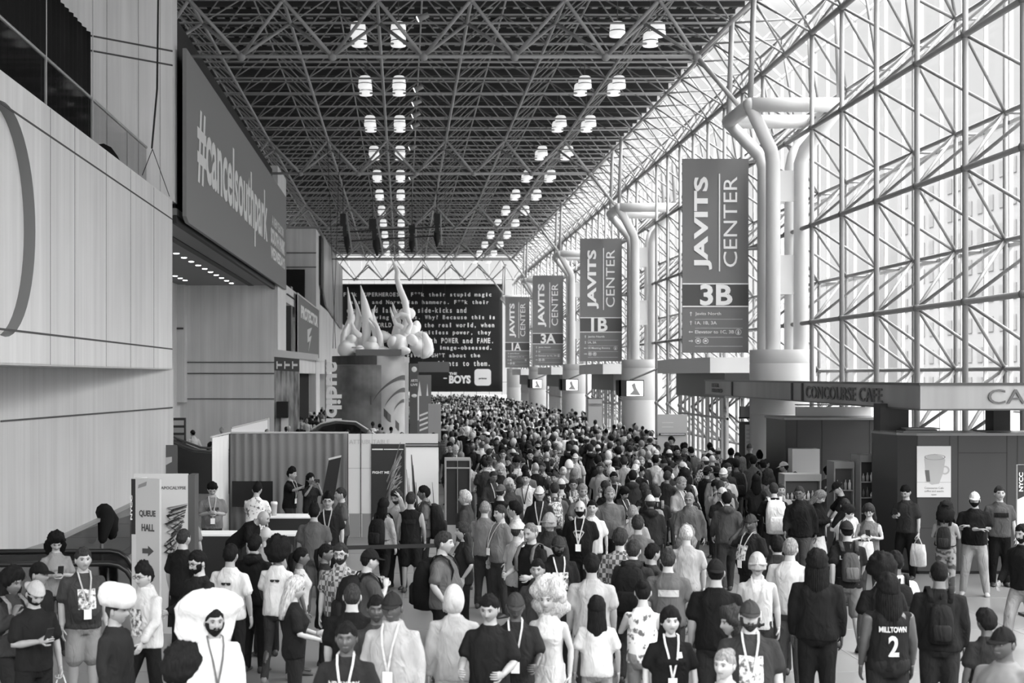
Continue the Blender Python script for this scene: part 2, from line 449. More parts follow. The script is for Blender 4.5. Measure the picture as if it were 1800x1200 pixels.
# following bays of the left side
w = MB()
w.box(-9.4, -6.75, 110, 115, 0, 15.2); w.box(-12.1, -11.8, 82.5, 110, 0, 15.2)
w.box(-11.8, -6.8, 82.5, 110, 8.1, 9.1); w.box(-11.8, -6.8, 82.5, 150, 4.0, 5.05)
w.box(-7.1, -6.75, 115, 163, 5.05, 9.6); w.box(-9.0, -8.6, 115, 168, 0, 15.0); w.box(-8.6, -6.9, 136, 141, 0, 15)
w.box(-9.4, -6.74, 109.9, 110, 13.3, 13.36, 1); w.box(-9.4, -6.74, 109.9, 110, 12.2, 12.26, 1)
w.box(-6.8, -6.7, 82.5, 110, 8.55, 8.6, 1)
struct(w.build('wall_left_far', [concrete('concrete_far', 0.74), JOINT]))
w = MB(); w.box(-11.7, -7.6, 109.2, 109.9, 9.1, 12.0); w.box(-7.5, -7.1, 83, 109.9, 9.12, 9.35)
w.box(-11.7, -7.3, 84, 109.8, 0, 4.0)
struct(w.build('opening_fill', M(0.02, 0.8, 'dark_opening')))  # solid near-black blocks: the shade inside the openings is put into their colour
# glass balustrade on the near balcony
bal = thing('balcony_balustrade', 'glass balustrade with slim metal handrail along the concrete balcony, upper left', 'railing', (-7.1, 24, 9.12))
w = MB(); w.tube((0, -12, 1.0), (0, 15.3, 1.0), 0.035, 8); w.build('handrail', M(0.5, 0.35, 'brushed', 0.6), bal, True)
w = MB(); w.add([(0, -12, 0), (0, 15.3, 0), (0, 15.3, 0.97), (0, -12, 0.97)], [(0, 1, 2, 3)]); w.build('glass_panel', glass('dark_glass', 0.62, 0.06), bal)
for k in (-8, -3, 4.2, 8.4, 12.6):
    w = MB(); w.box(-0.015, 0.015, k - 0.02, k + 0.02, 0, 1.0); w.build('post', M(0.5, 0.35, 'brushed', 0.6), bal)
for yy in (28.1, 32.3):
    w = MB(); w.tube((-7.05, yy, 9.15), (-7.05, yy, 17.9), 0.012, 5)
    tag(w.build('suspension_cable', M(0.5, 0.4)), 'thin pale vertical cable in front of the black curtain, %s one' % ('left' if yy < 30 else 'right'), 'cable', 'cables before the curtain')
# black curtain
def curtain(name, mat, p0, p1, z0, z1, amp=0.05, wl_=0.28, label=None, cat='curtain', z1b=None, parent=None):
    p0 = Vector(p0); p1 = Vector(p1); L = (p1 - p0).length; t = (p1 - p0) / L; nn = Vector((-t.y, t.x)); n = int(L / wl_ * 8)
    w = MB(); rows = []
    for k in range(5):
        row = []
        for i in range(n + 1):
            s_ = L * i / n; a = amp * math.sin(2 * PI * s_ / wl_ + 0.8 * math.sin(s_ * 1.7)) * (0.7 + 0.3 * math.sin(s_ * 3.1)); q_ = p0 + t * s_ + nn * a
            zt = z1 + ((z1b if z1b is not None else z1) - z1) * i / n
            row.append((q_.x, q_.y, z0 + (zt - z0) * k / 4))
        rows.append(row)
    vs = [p for r in rows for p in r]; fs = [(k * (n + 1) + i, k * (n + 1) + i + 1, (k + 1) * (n + 1) + i + 1, (k + 1) * (n + 1) + i) for k in range(4) for i in range(n)]
    w.add(vs, fs); o = w.build(name, mat, parent, True)
    sm = o.modifiers.new('thick', 'SOLIDIFY'); sm.thickness = 0.01
    if label: tag(o, label, cat)
    return o
curtain('black_curtain', M(0.018, 0.9, 'black_cloth'), (-9.05, 12), (-9.05, 41.2), 9.12, 13.7, 0.05, 0.5, 'tall black pleated curtain hanging behind the balcony glass, upper left')
w = MB(); pts = [at(278 - 3 * k / 10.0 - (8 if k > 6 else 0) * (k - 6) / 4.0, 0 + 26 * k, 40.5 - 0.05 * k) for k in range(-3, 11)]
w.limb(pts, [0.03] * len(pts), 6); tag(w.build('black_cable', M(0.02, 0.6), None, True), 'thick black cable hanging down the concrete pier to the balustrade end', 'cable')
w = MB(); w.tube(at(268, 262, 39.6), at(250, 308, 39.6), 0.012, 5); w.tube(at(268, 262, 39.6), at(298, 345, 42.6), 0.012, 5)
tag(w.build('anchor_wire', M(0.05, 0.6)), 'thin dark wire forked from the balustrade end down the concrete', 'wire')
eq = thing('draped_equipment', 'dark draped equipment behind the balcony glass beside the curtain edge', 'equipment', (-7.9, 37.5, 9.12))
w = MB(); w.limb([(0, -1.2, 0.1), (0, -0.2, 0.42), (0, 0.7, 0.40), (0, 1.0, 0.1)], [0.3, 0.36, 0.3, 0.2], 10); w.build('drape', M(0.03, 0.9), eq, True)
w = MB(); w.tube((0, 1.6, 0), (0, 2.3, 0.62), 0.05, 8); w.build('pole', BLACK, eq)

# ------------------------------------------------------------ columns
def make_column(k):
    yc = COLY[k]; xc = 12.42
    names = ['nearest column behind the 3B banner, four pale pipes under a square capital', 'second column, between the 1B banner and the 3B entrance canopy',
             'third column, seen just left of the 1B banner', 'fourth column, seen between the 1A and 3A banners', 'farthest column at the end of the glass wall']
    c = thing('column', names[k], 'column', (xc, yc, 0), 0, 'four-pipe columns along the glass wall')
    w = MB(); w.lathe((0, 0, 0), [(0, 4.66), (1.04, 4.66), (1.05, 4.64), (1.05, 4.25), (1.04, 4.22), (1.05, 4.19), (1.05, 2.6), (1.04, 2.57), (1.05, 2.54), (1.05, 0)], 40)
    w.build('plinth', M(0.50, 0.45, 'plinth_metal'), c, True).modifiers.new('e', 'EDGE_SPLIT')
    zr = 12.4
    for sx_ in (-1, 1):
        for sy_ in (-1, 1):
            w = MB(); w.limb([(0.45 * sx_, 0.55 * sy_, 4.6), (0.45 * sx_, 0.55 * sy_, 10.7), (0.55 * sx_, 0.66 * sy_, 11.1), (1.42 * sx_, 1.5 * sy_, 12.35)], [0.24, 0.23, 0.22, 0.2], 16)
            w.build('pipe', PAINT, c, True)
            w = MB(); w.tube((1.42 * sx_, 1.5 * sy_, zr), (1.3 * sx_, 1.5 * sy_, 16.0), 0.09, 8); w.build('strut', STEEL, c, True)
    w = MB(); ring = [(-1.42, -1.5, zr), (1.42, -1.5, zr), (1.42, 1.5, zr), (-1.42, 1.5, zr)]
    for i in range(4): w.tube(ring[i], ring[(i + 1) % 4], 0.235, 16); w.ball(ring[i], 0.235, 12, 8)
    w.build('capital_ring', PAINT, c, True)
    for z in (10.0, 7.1):
        w = MB(); w.box(-0.42, 0.42, -0.6, -0.5, z - (0.55 if z > 8 else 0.65), z + (0.45 if z > 8 else 0.62)); w.box(-0.42, 0.42, 0.5, 0.6, z - 0.5, z + 0.5); w.build('tie_plate', PAINT, c)
    return c
for k in range(5): make_column(k)

# ------------------------------------------------------------ hall banners on the columns
def hall_banner(k, code, lines, desc):
    yb = 47.3 + 27.4 * k; x0 = 9.28 - 0.0 * k; zb = 4.58; wd = 2.2; ht = 6.45
    b = thing('hanging_banner', desc, 'banner', (x0, yb, zb), 0, 'hall banners hanging from the columns')
    w = MB(); w.box(0, wd, 0, 0.05, 0, ht); w.build('cloth', M(0.165, 0.7, 'banner_grey'), b)
    w = MB(); w.box(0.0, wd, -0.012, 0.0, 1.55, 2.28); w.build('code_band', M(0.075, 0.7, 'banner_dark'), b)
    w = MB(); w.box(0, wd, -0.02, 0, 1.52, 1.56); w.box(0, wd, -0.02, 0, 2.27, 2.31); w.build('rule', WHITE, b)
    w = MB(); w.text('JAVITS', (0.98, -0.01, 2.75), (0, 0, 1), (-1, 0, 0), 3.1, 0.6, ext=0.012, bold=0.035); w.box(1.21, 1.25, -0.02, 0, 2.7, 5.95)
    w.text('CENTER', (1.82, -0.01, 2.85), (0, 0, 1), (-1, 0, 0), 3.0, 0.46, ext=0.012, bold=0.0); w.build('lettering', WHITE, b)
    w = MB(); w.text(code, (0.58, -0.02, 1.57), (1, 0, 0), (0, 0, 1), 1.08 if code[0] == '3' else 0.86, 0.70, ext=0.012, bold=0.03); w.build('gate_code', WHITE, b)
    w = MB(); z = 1.22
    for t, arrow in lines:
        a = {'u': 0, 'l': PI / 2, 'r': -PI / 2}[arrow]; c = Vector((0.28, -0.01, z + 0.07))
        def rot(px_, pz_): return (c.x + px_ * math.cos(a) - pz_ * math.sin(a), -0.012, c.z + px_ * math.sin(a) + pz_ * math.cos(a))
        w.prism([rot(-0.012, -0.07), rot(0.012, -0.07), rot(0.012, 0.05), rot(-0.012, 0.05)], (0, 0.006, 0))
        w.prism([rot(-0.05, 0.02), rot(0, 0.075), rot(0.05, 0.02), rot(0, 0.045)], (0, 0.006, 0))
        if t == '@@':
            for q_ in (0.52, 0.77):
                w.lathe((0, 0, 0), [(0.1, 0)], 4) if False else None
                ring_ = [[(q_ + r_ * math.cos(2 * PI * i / 20), -0.012, z + 0.07 + r_ * math.sin(2 * PI * i / 20)) for i in range(20)] for r_ in (0.075, 0.095)]
                w.loft(ring_, 0, False); w.prism([(q_ - 0.045, -0.012, z + 0.04), (q_ + 0.045, -0.012, z + 0.04), (q_ + 0.045, -0.012, z + 0.09), (q_, -0.012, z + 0.12), (q_ - 0.045, -0.012, z + 0.09)], (0, 0.006, 0))
        else: w.text(t, (0.42, -0.008, z), (1, 0, 0), (0, 0, 1), 0.072 * len(t), 0.13, ext=0.008, bold=0.01)
        w.box(0.42, 2.0, -0.01, 0, z - 0.11, z - 0.1); z -= 0.30
    q_ = 1.86; w.loft([[(q_ + r_ * math.cos(2 * PI * i / 16), -0.012, 0.69 + r_ * math.sin(2 * PI * i / 16)) for i in range(16)] for r_ in (0.085, 0.1)], 0, False); w.box(q_ - 0.03, q_ + 0.03, -0.014, 0, 0.62, 0.71); w.box(q_ - 0.018, q_ + 0.018, -0.014, 0, 0.72, 0.755)
    w.build('directions', M(0.72, 0.6), b)
    for z in (ht - 0.1, ht - 3.0):
        w = MB(); w.tube((wd, 0.03, z), (wd + 0.6, -0.3, z), 0.05, 6); w.build('bracket', STEEL, b)
hall_banner(0, '3B', [('Javits North', 'u'), ('1A, 1B, 3A', 'u'), ('Elevator to 1C, 3B', 'l'), ('@@', 'r')], 'largest grey JAVITS CENTER banner, marked 3B, beside the nearest column')
hall_banner(1, '1B', [('Javits North', 'u'), ('1A, 3A', 'u'), ('1B Meeting Rooms', 'l'), ('@@', 'r')], 'grey JAVITS CENTER banner marked 1B, second from the right')
hall_banner(2, '3A', [('Javits North', 'u'), ('1A', 'u'), ('Elevator to 1C, 3A', 'l'), ('@@', 'r')], 'small grey JAVITS CENTER banner marked 3A')
hall_banner(3, '1A', [('Javits North', 'u'), ('Elevator to 1C, 1A', 'u'), ('1B', 'l'), ('@@', 'r')], 'smallest grey JAVITS CENTER banner, marked 1A, beside the black text banner')

# ------------------------------------------------------------ ceiling lamps
def lamp_mesh():
    a = MB(); a.lathe((0, 0, 0), [(0.0, 0.52), (0.19, 0.51), (0.25, 0.45), (0.27, 0.32), (0.275, 0.21)], 20)
    a.lathe((0, 0, 0), [(0.285, 0.17), (0.29, 0.04), (0.27, 0.0), (0.0, -0.01)], 20)
    b = MB(); b.tube((0, 0, 0.45), (0, 0, 2.5), 0.02, 6); b.tube((0, 0, 0.165), (0, 0, 0.215), 0.272, 16)
    return a.mesh('shade', M(0.95, 0.5, 'lamp_glow', 0, 0.33), True), b.mesh('stem', M(0.1, 0.5))
lsh, lst = lamp_mesh()
for gi, gx in enumerate((-0.9, 8.38)):
    for r in range(14):
        yy = 50.9 + 9.15 * r
        if yy > 160: break
        for dx in (-0.72, 0.72):
            for dy in (0, 1.5):
                if gi == 1 and r == 0 and dx < 0 and dy: continue
                t = thing('pendant_lamp', 'white drum pendant lamp, %s ceiling row, %s cluster, %s of four' % (('left', 'right')[gi],
                          ('nearest', 'second', 'third', 'fourth', 'fifth', 'sixth', 'seventh', 'eighth', 'ninth', 'tenth', 'eleventh', 'twelfth', 'thirteenth', 'fourteenth')[r],
                          ('front ' if dy == 0 else 'rear ') + ('left' if dx < 0 else 'right')), 'lamp', (gx + dx, yy + dy, 15.95), 0, 'pendant lamps under the roof')
                for me in (lsh, lst):
                    o = bpy.data.objects.new(me.name, me); COL.objects.link(o); o.parent = t

for k, (px_, py_) in enumerate(((740, 31), (733, 156), (730, 181), (729, 202), (728, 221), (723, 259), (723, 312))):
    d = F * 12.0 / (CY - py_); p = at(px_, py_, d); t = thing('ceiling_spotlight', 'small tilted spotlight in the roof right of the left lamp row, %s from the front' % ('first', 'second', 'third', 'fourth', 'fifth', 'sixth', 'seventh')[k], 'spotlight', tuple(p), 0, 'small spotlights under the roof')
    w = MB(); w.tube((0.25, 0, 0.1), (-0.1, 0, -0.05), 0.09, 10, 0, 0.12); w.build('housing', M(0.3, 0.4), t, True)
    w = MB(); w.tube((-0.1, 0, -0.05), (-0.12, 0, -0.06), 0.11, 10); w.build('lens', M(0.9, 0.5, 'lens_glow', 0, 1.0), t)
    w = MB(); w.tube((0.1, 0, 0.05), (0.1, 0, 16.05 - p.z), 0.02, 5); w.build('mount', DARK, t)
# ------------------------------------------------------------ the hashtag banner on the left
hb = thing('wall_banner', 'huge grey wall banner lettered #cancelsouthpark, hung along the upper left wall', 'banner', (-6.65, 43.6, 8.55))
w = MB(); w.prism([(0, 0, 0.15), (0, 0.5, 0), (0, 37.2, 0.15), (0, 37.2, 5.4), (0, 0, 5.3)], (-0.12, 0, 0)); w.build('cloth', M(0.27, 0.85, 'hashtag_cloth'), hb)
w = MB(); w.text('#cancelsouthpark', (0.01, 2.2, 1.05), (0, 1, 0), (0, 0, 1), 23.6, 3.1, ext=0.01, bold=0.022); w.build('lettering', WHITE, hb)
w = MB(); w.text('A NEW SEASON', (0.01, 28.3, 2.9), (0, 1, 0), (0, 0, 1), 6.8, 0.5, ext=0.01, bold=0.01)
w.text('SOUTH PARK', (0.01, 27.6, 1.95), (0, 1, 0), (0, 0, 1), 8.4, 0.8, ext=0.01, bold=0.05); w.text('WEDNESDAYS', (0.01, 27.6, 1.2), (0, 1, 0), (0, 0, 1), 8.4, 0.6, ext=0.01, bold=0.04)
w.build('small_lettering', WHITE, hb)
# second and third left wall banners
b2 = thing('wall_banner', 'framed grey wall banner with white heading and slashed mark, below the far balcony', 'banner', (-6.6, 88.5, 5.2))
w = MB(); w.box(-0.12, 0, 0, 23, 0, 3.7); w.build('cloth', M(0.15, 0.6), b2)
w = MB(); w.box(-0.14, 0.03, 0, 23, -0.22, 0); w.box(-0.14, 0.03, 0, 0.3, 0, 3.7); w.box(-0.14, 0.03, 0, 23, 3.7, 3.8); w.build('frame', M(0.6, 0.5), b2)
w = MB(); w.text('PROTECTOR', (0.01, 3, 2.35), (0, 1, 0), (0, 0, 1), 18, 0.85, ext=0.01, bold=0.05); w.build('lettering', WHITE, b2)
w = MB(); w.prism([(0.01, 9, 1.8), (0.01, 14, 2.1), (0.01, 10.5, 1.3), (0.01, 13.5, 1.5), (0.01, 10.2, 0.3), (0.01, 11.5, 1.1), (0.01, 9.3, 0.9)], (0.01, 0, 0)); w.build('mark', M(0.6, 0.6), b2)
b2 = thing('side_panel_sign', 'tall dark narrow panel at the near end of the framed wall banner', 'panel', (-6.95, 86.8, 5.0)); w = MB(); w.box(-0.3, 0.1, 0, 1.2, 0, 4.3); w.build('face', M(0.05, 0.4), b2)
b3 = thing('wall_banner', 'pale grey wall banner hanging highest at the far end of the left wall', 'banner', (-6.5, 116, 8.8))
w = MB(); w.prism([(0, 0, 2.0), (0, 4, 1.0), (0, 36, 0), (0, 36, 6.4), (0, 0, 6.5)], (-0.15, 0, 0)); w.build('cloth', MP('banner_silk', 0.28, 0.5, (1, 0.25, 0.1), rough=0.4), b3)
w = MB(); w.prism([(-0.05, -2.5, 2.3), (-0.05, 0, 1.7), (-0.05, 0, 6.2), (-0.05, -2.5, 6.2)], (-0.3, 0, 0)); w.build('return', M(0.02, 0.6), b3)

# ------------------------------------------------------------ great black text banner at the end
tb = thing('text_banner', 'giant black banner of typewriter text closing the far end of the concourse', 'banner', (-7.2, 165, 2.0))
w = MB(); n = 40; rows = [[(18.7 * i / n, 0.12 * math.sin(i * 0.9) * (1 if i > 26 else 0.3) * (1 - k / 8.0), 12.4 * k / 8) for i in range(n + 1)] for k in range(9)]
w.add([p for r in rows for p in r], [(k * (n + 1) + i, k * (n + 1) + i + 1, (k + 1) * (n + 1) + i + 1, (k + 1) * (n + 1) + i) for k in range(8) for i in range(n)])
o = w.build('cloth', M(0.03, 0.85, 'banner_black'), tb, True); o.modifiers.new('t', 'SOLIDIFY').thickness = 0.03
LN = ['F**k SUPERHEROES.  F**k their stupid magic', 'lassos and Norwegian hammers. F**k their', 'caves and lairs and side-kicks and', 'world-saving wisdoms. Why? Because this is', 'the WORLD, and in the real world, when',
      'you become limitless power, they', 'are drunk with POWER and FAME.', 'Vain, image-obsessed.', "Don't give a SH*T about the", 'accidents to them.']
w = MB()
ends = [865, 860, 821, 871, 870, 864, 868, 865, 845, 862]
for i, l in enumerate(LN):
    yy = 519 + 13.35 * i; pitch = 0.41; wd = len(l) * pitch; xr = (ends[i] - CX) * 165 / F
    zz = CH - (yy - CY) * 165 / F
    w.text(l, (xr - wd + 7.2, -0.20, zz - 2.0 - 0.27), (1, 0, 0), (0, 0, 1), wd - 0.1, 0.62, ext=0.02, bold=0.026, mono=True)
w.text('THE', (12.5, -0.2, 1.95), (1, 0, 0), (0, 0, 1), 0.9, 0.3, ext=0.02, bold=0.05)
w.text('BOYS', (12.5, -0.2, 0.95), (1, 0, 0), (0, 0, 1), 2.5, 0.95, ext=0.02, bold=0.05); w.box(11.85, 12.25, -0.2, -0.17, 1.5, 1.62)
w.build('lettering', WHITE, tb)
w = MB(); r_ = 0.35; pts = []
for cx_, cz0, a0 in ((1.45, 1.45, 0), (-1.45 + 0.0, 1.45, 1), (-1.45, -1.45, 2), (1.45, -1.45, 3)):
    for q_ in range(5): t = PI / 2 * (a0 + q_ / 4); pts.append((16.4 + cx_ * 0.42 + r_ * math.cos(t), -0.22, 1.67 + cz0 * 0.42 + r_ * math.sin(t)))
w.prism(pts, (0, 0.05, 0)); w.build('badge', M(0.7, 0.6), tb)
w = MB(); w.text('prime', (15.95, -0.24, 1.4), (1, 0, 0), (0, 0, 1), 0.9, 0.25, ext=0.01, bold=0.03); w.build('badge_lettering', M(0.05, 0.6), tb)
w = MB(); w.box(-0.1, 18.8, -0.05, 0.05, 12.35, 12.5); w.build('top_bar', BLACK, tb)

# ------------------------------------------------------------ entrance vestibules with canopies
for k in range(4):
    y0 = 51.0 + 27.4 * k; desc = ('nearest entrance canopy, behind the 3B banner foot', 'entrance canopy below the 1B banner', 'entrance canopy below the 3A banner', 'farthest entrance canopy below the 1A banner')[k]
    v = thing('entrance_vestibule', desc + ', pale slab over glass doors', 'entrance', (11.0, y0, 0), 0, 'entrance vestibules along the glass wall')
    w = MB(); w.prism([(0, 0, 3.92), (2.9, 0, 3.92), (2.9, 10.6, 3.92), (0.0, 10.6, 3.92), (-0.35, 5.3, 3.92)], (0, 0, 0.56)); w.build('canopy', M(0.75, 0.5, 'canopy_paint'), v)
    w = MB(); w.box(0.7, 2.9, 0.8, 10.0, 3.0, 3.92); w.box(1.0, 2.8, 0.6, 0.8, 0.0, 0.25); w.build('header', M(0.13, 0.5), v)
    w = MB(); w.add([(0.95, 1.0, 0.02), (0.95, 9.8, 0.02), (0.95, 9.8, 3.0), (0.95, 1.0, 3.0)], [(0, 1, 2, 3)]); w.build('door_glazing', glass('door_glass_%d' % k, 0.8, 0.1), v)
    w = MB()
    for q_ in range(11): w.box(0.82, 0.9, 1.0 + q_ * 0.87, 1.06 + q_ * 0.87, 0.02, 3.0)
    w.box(0.82, 0.9, 1.0, 9.8, 2.2, 2.28); w.build('door_frame', M(0.5, 0.4), v)
    w = MB(); w.add([(0.95, 0.95, 0.02), (2.9, 0.95, 0.02), (2.9, 0.95, 3.0), (0.95, 0.95, 3.0)], [(0, 1, 2, 3)]); w.build('end_glazing', MATS['door_glass_%d' % k], v)
# ceiling-hung monitors in front of the columns
for k, (px_, py_, d) in enumerate(((1110, 682, 66.0), (1001, 676, 93.5), (941, 674, 121.0))):
    p = at(px_, py_, d)
    t = thing('hanging_monitor', ('large hanging screen with a bright picture, before the second column', 'hanging screen showing a bright picture, below the 1B banner', 'smallest hanging screen, below the 3A banner')[k], 'screen', (p.x, p.y, p.z), 0, 'hanging screens before the columns')
    w = MB(); w.box(-0.58, 0.58, 0, 0.12, -0.38, 0.38); w.prism([(-0.58, 0, -0.38), (-0.58, 0, 0.38), (-0.62, 0.7, 0.36), (-0.62, 0.7, -0.30)], (0.1, 0, 0)); w.build('casing', BLACK, t)
    w = MB(); w.box(-0.22, 0.54, -0.015, 0, -0.36, 0.33); w.build('screen', M(0.5, 0.3, 'screen_glow', 0, 0.65), t)
    w = MB(); w.prism([(-0.1, -0.02, -0.3), (0.1, -0.02, -0.1), (0.0, -0.02, 0.15), (0.15, -0.02, 0.25), (0.22, -0.02, 0.0), (0.42, -0.02, -0.33)], (0, 0.004, 0)); w.build('picture', M(0.25, 0.6), t)
    w = MB(); w.tube((0, 0.3, 0.38), (1.6, 0.9, 1.0), 0.05, 6); w.build('arm', DARK, t)
# outside: pale street and buildings
w = MB(); w.box(60, 70, 70, 100, 0, 17); w.box(75, 90, 100, 135, 0, 45); w.box(66, 80, 140, 190, 0, 30); w.box(60, 75, 200, 270, 0, 24)
for (x_, ya, yb, zt) in ((60, 70, 100, 17), (75, 100, 135, 45), (66, 140, 190, 30)):
    yy = ya + 1
    while yy < yb - 1.5:
        z = 2
        while z < zt - 2: w.box(x_ - 0.1, x_, yy, yy + 1.4, z, z + 1.7, 1); z += 3.4
        yy += 3.0
g_ = MB(); g_.box(15.2, 130, 0, 300, -0.5, -0.1); struct(g_.build('street_ground_outside', M(0.13, 0.9)))
tag(w.build('street_buildings_outside', [M(0.20, 0.8), M(0.14, 0.6)]), 'pale city buildings seen faintly through the glass wall', 'building', kind='structure')
sgn = thing('outdoor_sign_outside', 'grey street banner seen through the glass at far right, lettered IRC', 'sign', (21.5, 47, 3.0))
w = MB(); w.box(-0.0, 4.2, 0, 0.1, 1.4, 6.2); w.box(2.0, 2.15, 0.1, 0.25, -3, 6.2); w.build('panel', M(0.5, 0.7), sgn)
w = MB(); w.text('IRC', (0.3, -0.02, 2.3), (1, 0, 0), (0, 0, 1), 1.8, 0.9, ext=0.02, bold=0.03); w.build('lettering', WHITE, sgn)
# ------------------------------------------------------------ booth: curtain, white wall, posters, tables
GREYCL = M(0.20, 0.9, 'drape_grey')
bc = thing('booth_curtain', 'wide mid-grey pleated booth curtain on a rail, left of the white wall panels', 'curtain', (0, 0, 0))
curtain('drape', GREYCL, (-4.1, 33.7), (-1.32, 33.7), 0.02, 2.44, 0.035, 0.21, parent=bc)
curtain('side_drape', M(0.62, 0.9, 'drape_pale'), (-4.28, 31.9), (-4.12, 33.6), 0.02, 2.42, 0.02, 0.4, parent=bc)
w = MB(); w.tube((-4.3, 31.8, 2.44), (-4.12, 33.72, 2.46), 0.025, 6); w.tube((-4.12, 33.72, 2.46), (-1.3, 33.72, 2.46), 0.025, 6); w.build('rail', M(0.5, 0.4), bc)
for x_ in (-4.12, -1.31):
    w = MB(); w.tube((x_, 33.78, 0), (x_, 33.78, 2.46), 0.02, 6); w.build('pole', DARK, bc)
bw = thing('booth_wall', 'white booth wall of tall panels right of the grey curtain', 'partition', (-1.3, 33.6, 0))
w = MB(); w.box(0, 0.56, 0, 0.06, 0, 2.44); w.box(0.565, 2.12, 0, 0.06, 0, 2.44); w.build('panel', M(0.66, 0.5, 'panel_white'), bw)
w = MB(); w.text('ATTRIBUTABLE', (0.02, -0.003, 2.2), (1, 0, 0), (0, 0, 1), 0.95, 0.1, ext=0.004); w.build('lettering', M(0.45, 0.6), bw)
w = MB(); w.box(0.29, 0.305, -0.02, 0, 0, 2.6); w.build('post', BLACK, bw)
w = MB(); w.box(0.0, 0.56, -0.005, 0, 1.62, 1.635); w.box(0.0, 0.56, -0.005, 0, 0.55, 0.565); w.build('seam', M(0.4, 0.5), bw)
w = MB(); w.box(0.02, 0.27, -0.01, 0, 0, 0.55); w.box(0.33, 0.54, -0.01, 0, 0, 0.55); w.build('lower_panel', M(0.25, 0.5), bw)
ps = thing('poster', 'tall black poster with a wild-haired figure on the white booth wall', 'poster', (-0.76, 33.565, 0))
w = MB(); w.box(0, 0.79, 0, 0.03, 0.1, 2.2); w.build('sheet', M(0.015, 0.35, 'poster_black'), ps)
w = MB(); w.box(0.02, 0.28, -0.008, 0, 2.06, 2.09); w.box(0.30, 0.76, -0.008, 0, 2.065, 2.085); w.text('FIGHT ME', (0.03, -0.006, 1.5), (1, 0, 0), (0, 0, 1), 0.4, 0.06, ext=0.006, bold=0.03); w.build('lettering', WHITE, ps)
w = MB()
random.seed(3)
for k in range(26):
    a = 0.35 + 0.045 * k; r0 = 0.12 + 0.1 * random.random(); z_ = 1.0 + 0.03 * k
    w.limb([(0.46 + 0.1 * math.sin(k), -0.005, z_ - 0.4), (0.55 - 0.1 * math.cos(a), -0.012, z_), (0.70 + 0.03 * math.sin(k * 2), -0.006, z_ + 0.42 * random.random() + .1)], [0.012, 0.02, 0.006], 5, k % 2)
w.ball((0.55, -0.01, 0.72), (0.17, 0.02, 0.24), 16, 10, 2)
w.build('figure', [M(0.30, 0.6), M(0.12, 0.6), M(0.35, 0.6)], ps, True)
ps = thing('poster', 'bright white poster with dark vertical streaks, right end of the white booth wall', 'poster', (0.06, 33.565, 0))
w = MB(); w.box(0, 0.77, 0, 0.03, 0.1, 2.12); w.build('sheet', M(0.85, 0.4, 'poster_white'), ps)
w = MB(); w.box(-0.01, 0.92, -0.03, 0.02, 2.2, 2.22); w.box(-0.01, 0.92, -0.03, 0.02, 2.14, 2.16); w.build('top_rail', BLACK, ps)
w = MB()
for x_, z0_, z1_, q_ in ((0.18, 0.7, 1.95, 0.03), (0.23, 0.4, 1.7, 0.012), (0.07, 0.6, 1.6, 0.012), (0.12, 0.5, 1.4, 0.01), (0.29, 0.3, 1.3, 0.014), (0.5, 0.2, 0.8, 0.03), (0.6, 0.3, 0.9, 0.02), (0.68, 0.3, 1.3, 0.01)):
    w.prism([(x_, -0.004, z0_), (x_ + q_ * 3, -0.004, z0_), (x_ + q_ * 0.6 - 0.06, -0.004, z1_), (x_ - 0.06, -0.004, z1_)], (0, 0.003, 0))
w.build('streak', M(0.06, 0.6), ps)
pz = at(803, 808, 32)
t = thing('display_case', 'dark glass-fronted display case with pale frame, right of the booth posters', 'display case', (0.97, 32.0, 0))
w = MB(); w.box(0.0, 0.52, 0.05, 0.5, 0.45, 1.9); w.build('glass_front', M(0.035, 0.15, 'case_glass'), t)
w = MB(); w.box(-0.03, 0, 0, 0.5, 0, 1.95); w.box(0.52, 0.55, 0, 0.5, 0, 1.95); w.box(0, 0.52, 0, 0.5, 1.9, 1.95); w.box(0, 0.52, 0, 0.05, 1.72, 1.75); w.box(0.245, 0.255, 0, 0.05, 0.45, 1.9); w.build('frame', M(0.3, 0.4), t)
w = MB(); w.box(0, 0.52, 0.0, 0.5, 0, 0.45); w.build('base', M(0.38, 0.6), t)
def table(x0, x1, y0, y1, z, label, group=None):
    t = thing('table', label, 'table', ((x0 + x1) / 2, (y0 + y1) / 2, 0), 0, group); hx = (x1 - x0) / 2; hy = (y1 - y0) / 2
    w = MB(); w.box(-hx, hx, -hy, hy, z - 0.03, z); w.build('tabletop', WHITE, t)
    w = MB(); w.box(-hx + 0.01, hx - 0.01, -hy + 0.01, -hy + 0.03, 0.02, z - 0.03); w.build('skirt', BLACK, t)
    for a in (-1, 1):
        for b in (-1, 1): w = MB(); w.tube((a * (hx - 0.06), b * (hy - 0.08), 0), (a * (hx - 0.06), b * (hy - 0.08), z - 0.03), 0.02, 6); w.build('leg', DARK, t)
table(-2.75, -1.6, 28.3, 29.0, 1.0, 'high white booth table with black skirt before the grey curtain')
table(-3.9, -1.95, 25.6, 26.3, 0.95, 'long white registration table with black skirt, nearer the camera')
t = thing('cup', 'tall pale paper cup on the high booth table', 'cup', (-2.6, 28.6, 1.0)); w = MB(); w.lathe((0, 0, 0), [(0, 0), (0.05, 0), (0.065, 0.22), (0.07, 0.22), (0.07, 0.25), (0, 0.25)], 16); w.build('body', M(0.6, 0.5), t, True)
w = MB(); w.lathe((0, 0, 0), [(0.072, 0.25), (0.06, 0.28), (0, 0.28)], 16); w.build('lid', WHITE, t, True)
w = MB(); w.prism([(-3.1, 33.5, 0.62), (-2.3, 33.5, 0.62), (-2.3, 33.5, 1.12), (-3.1, 33.5, 1.12)], (0, 0.06, 0)); 
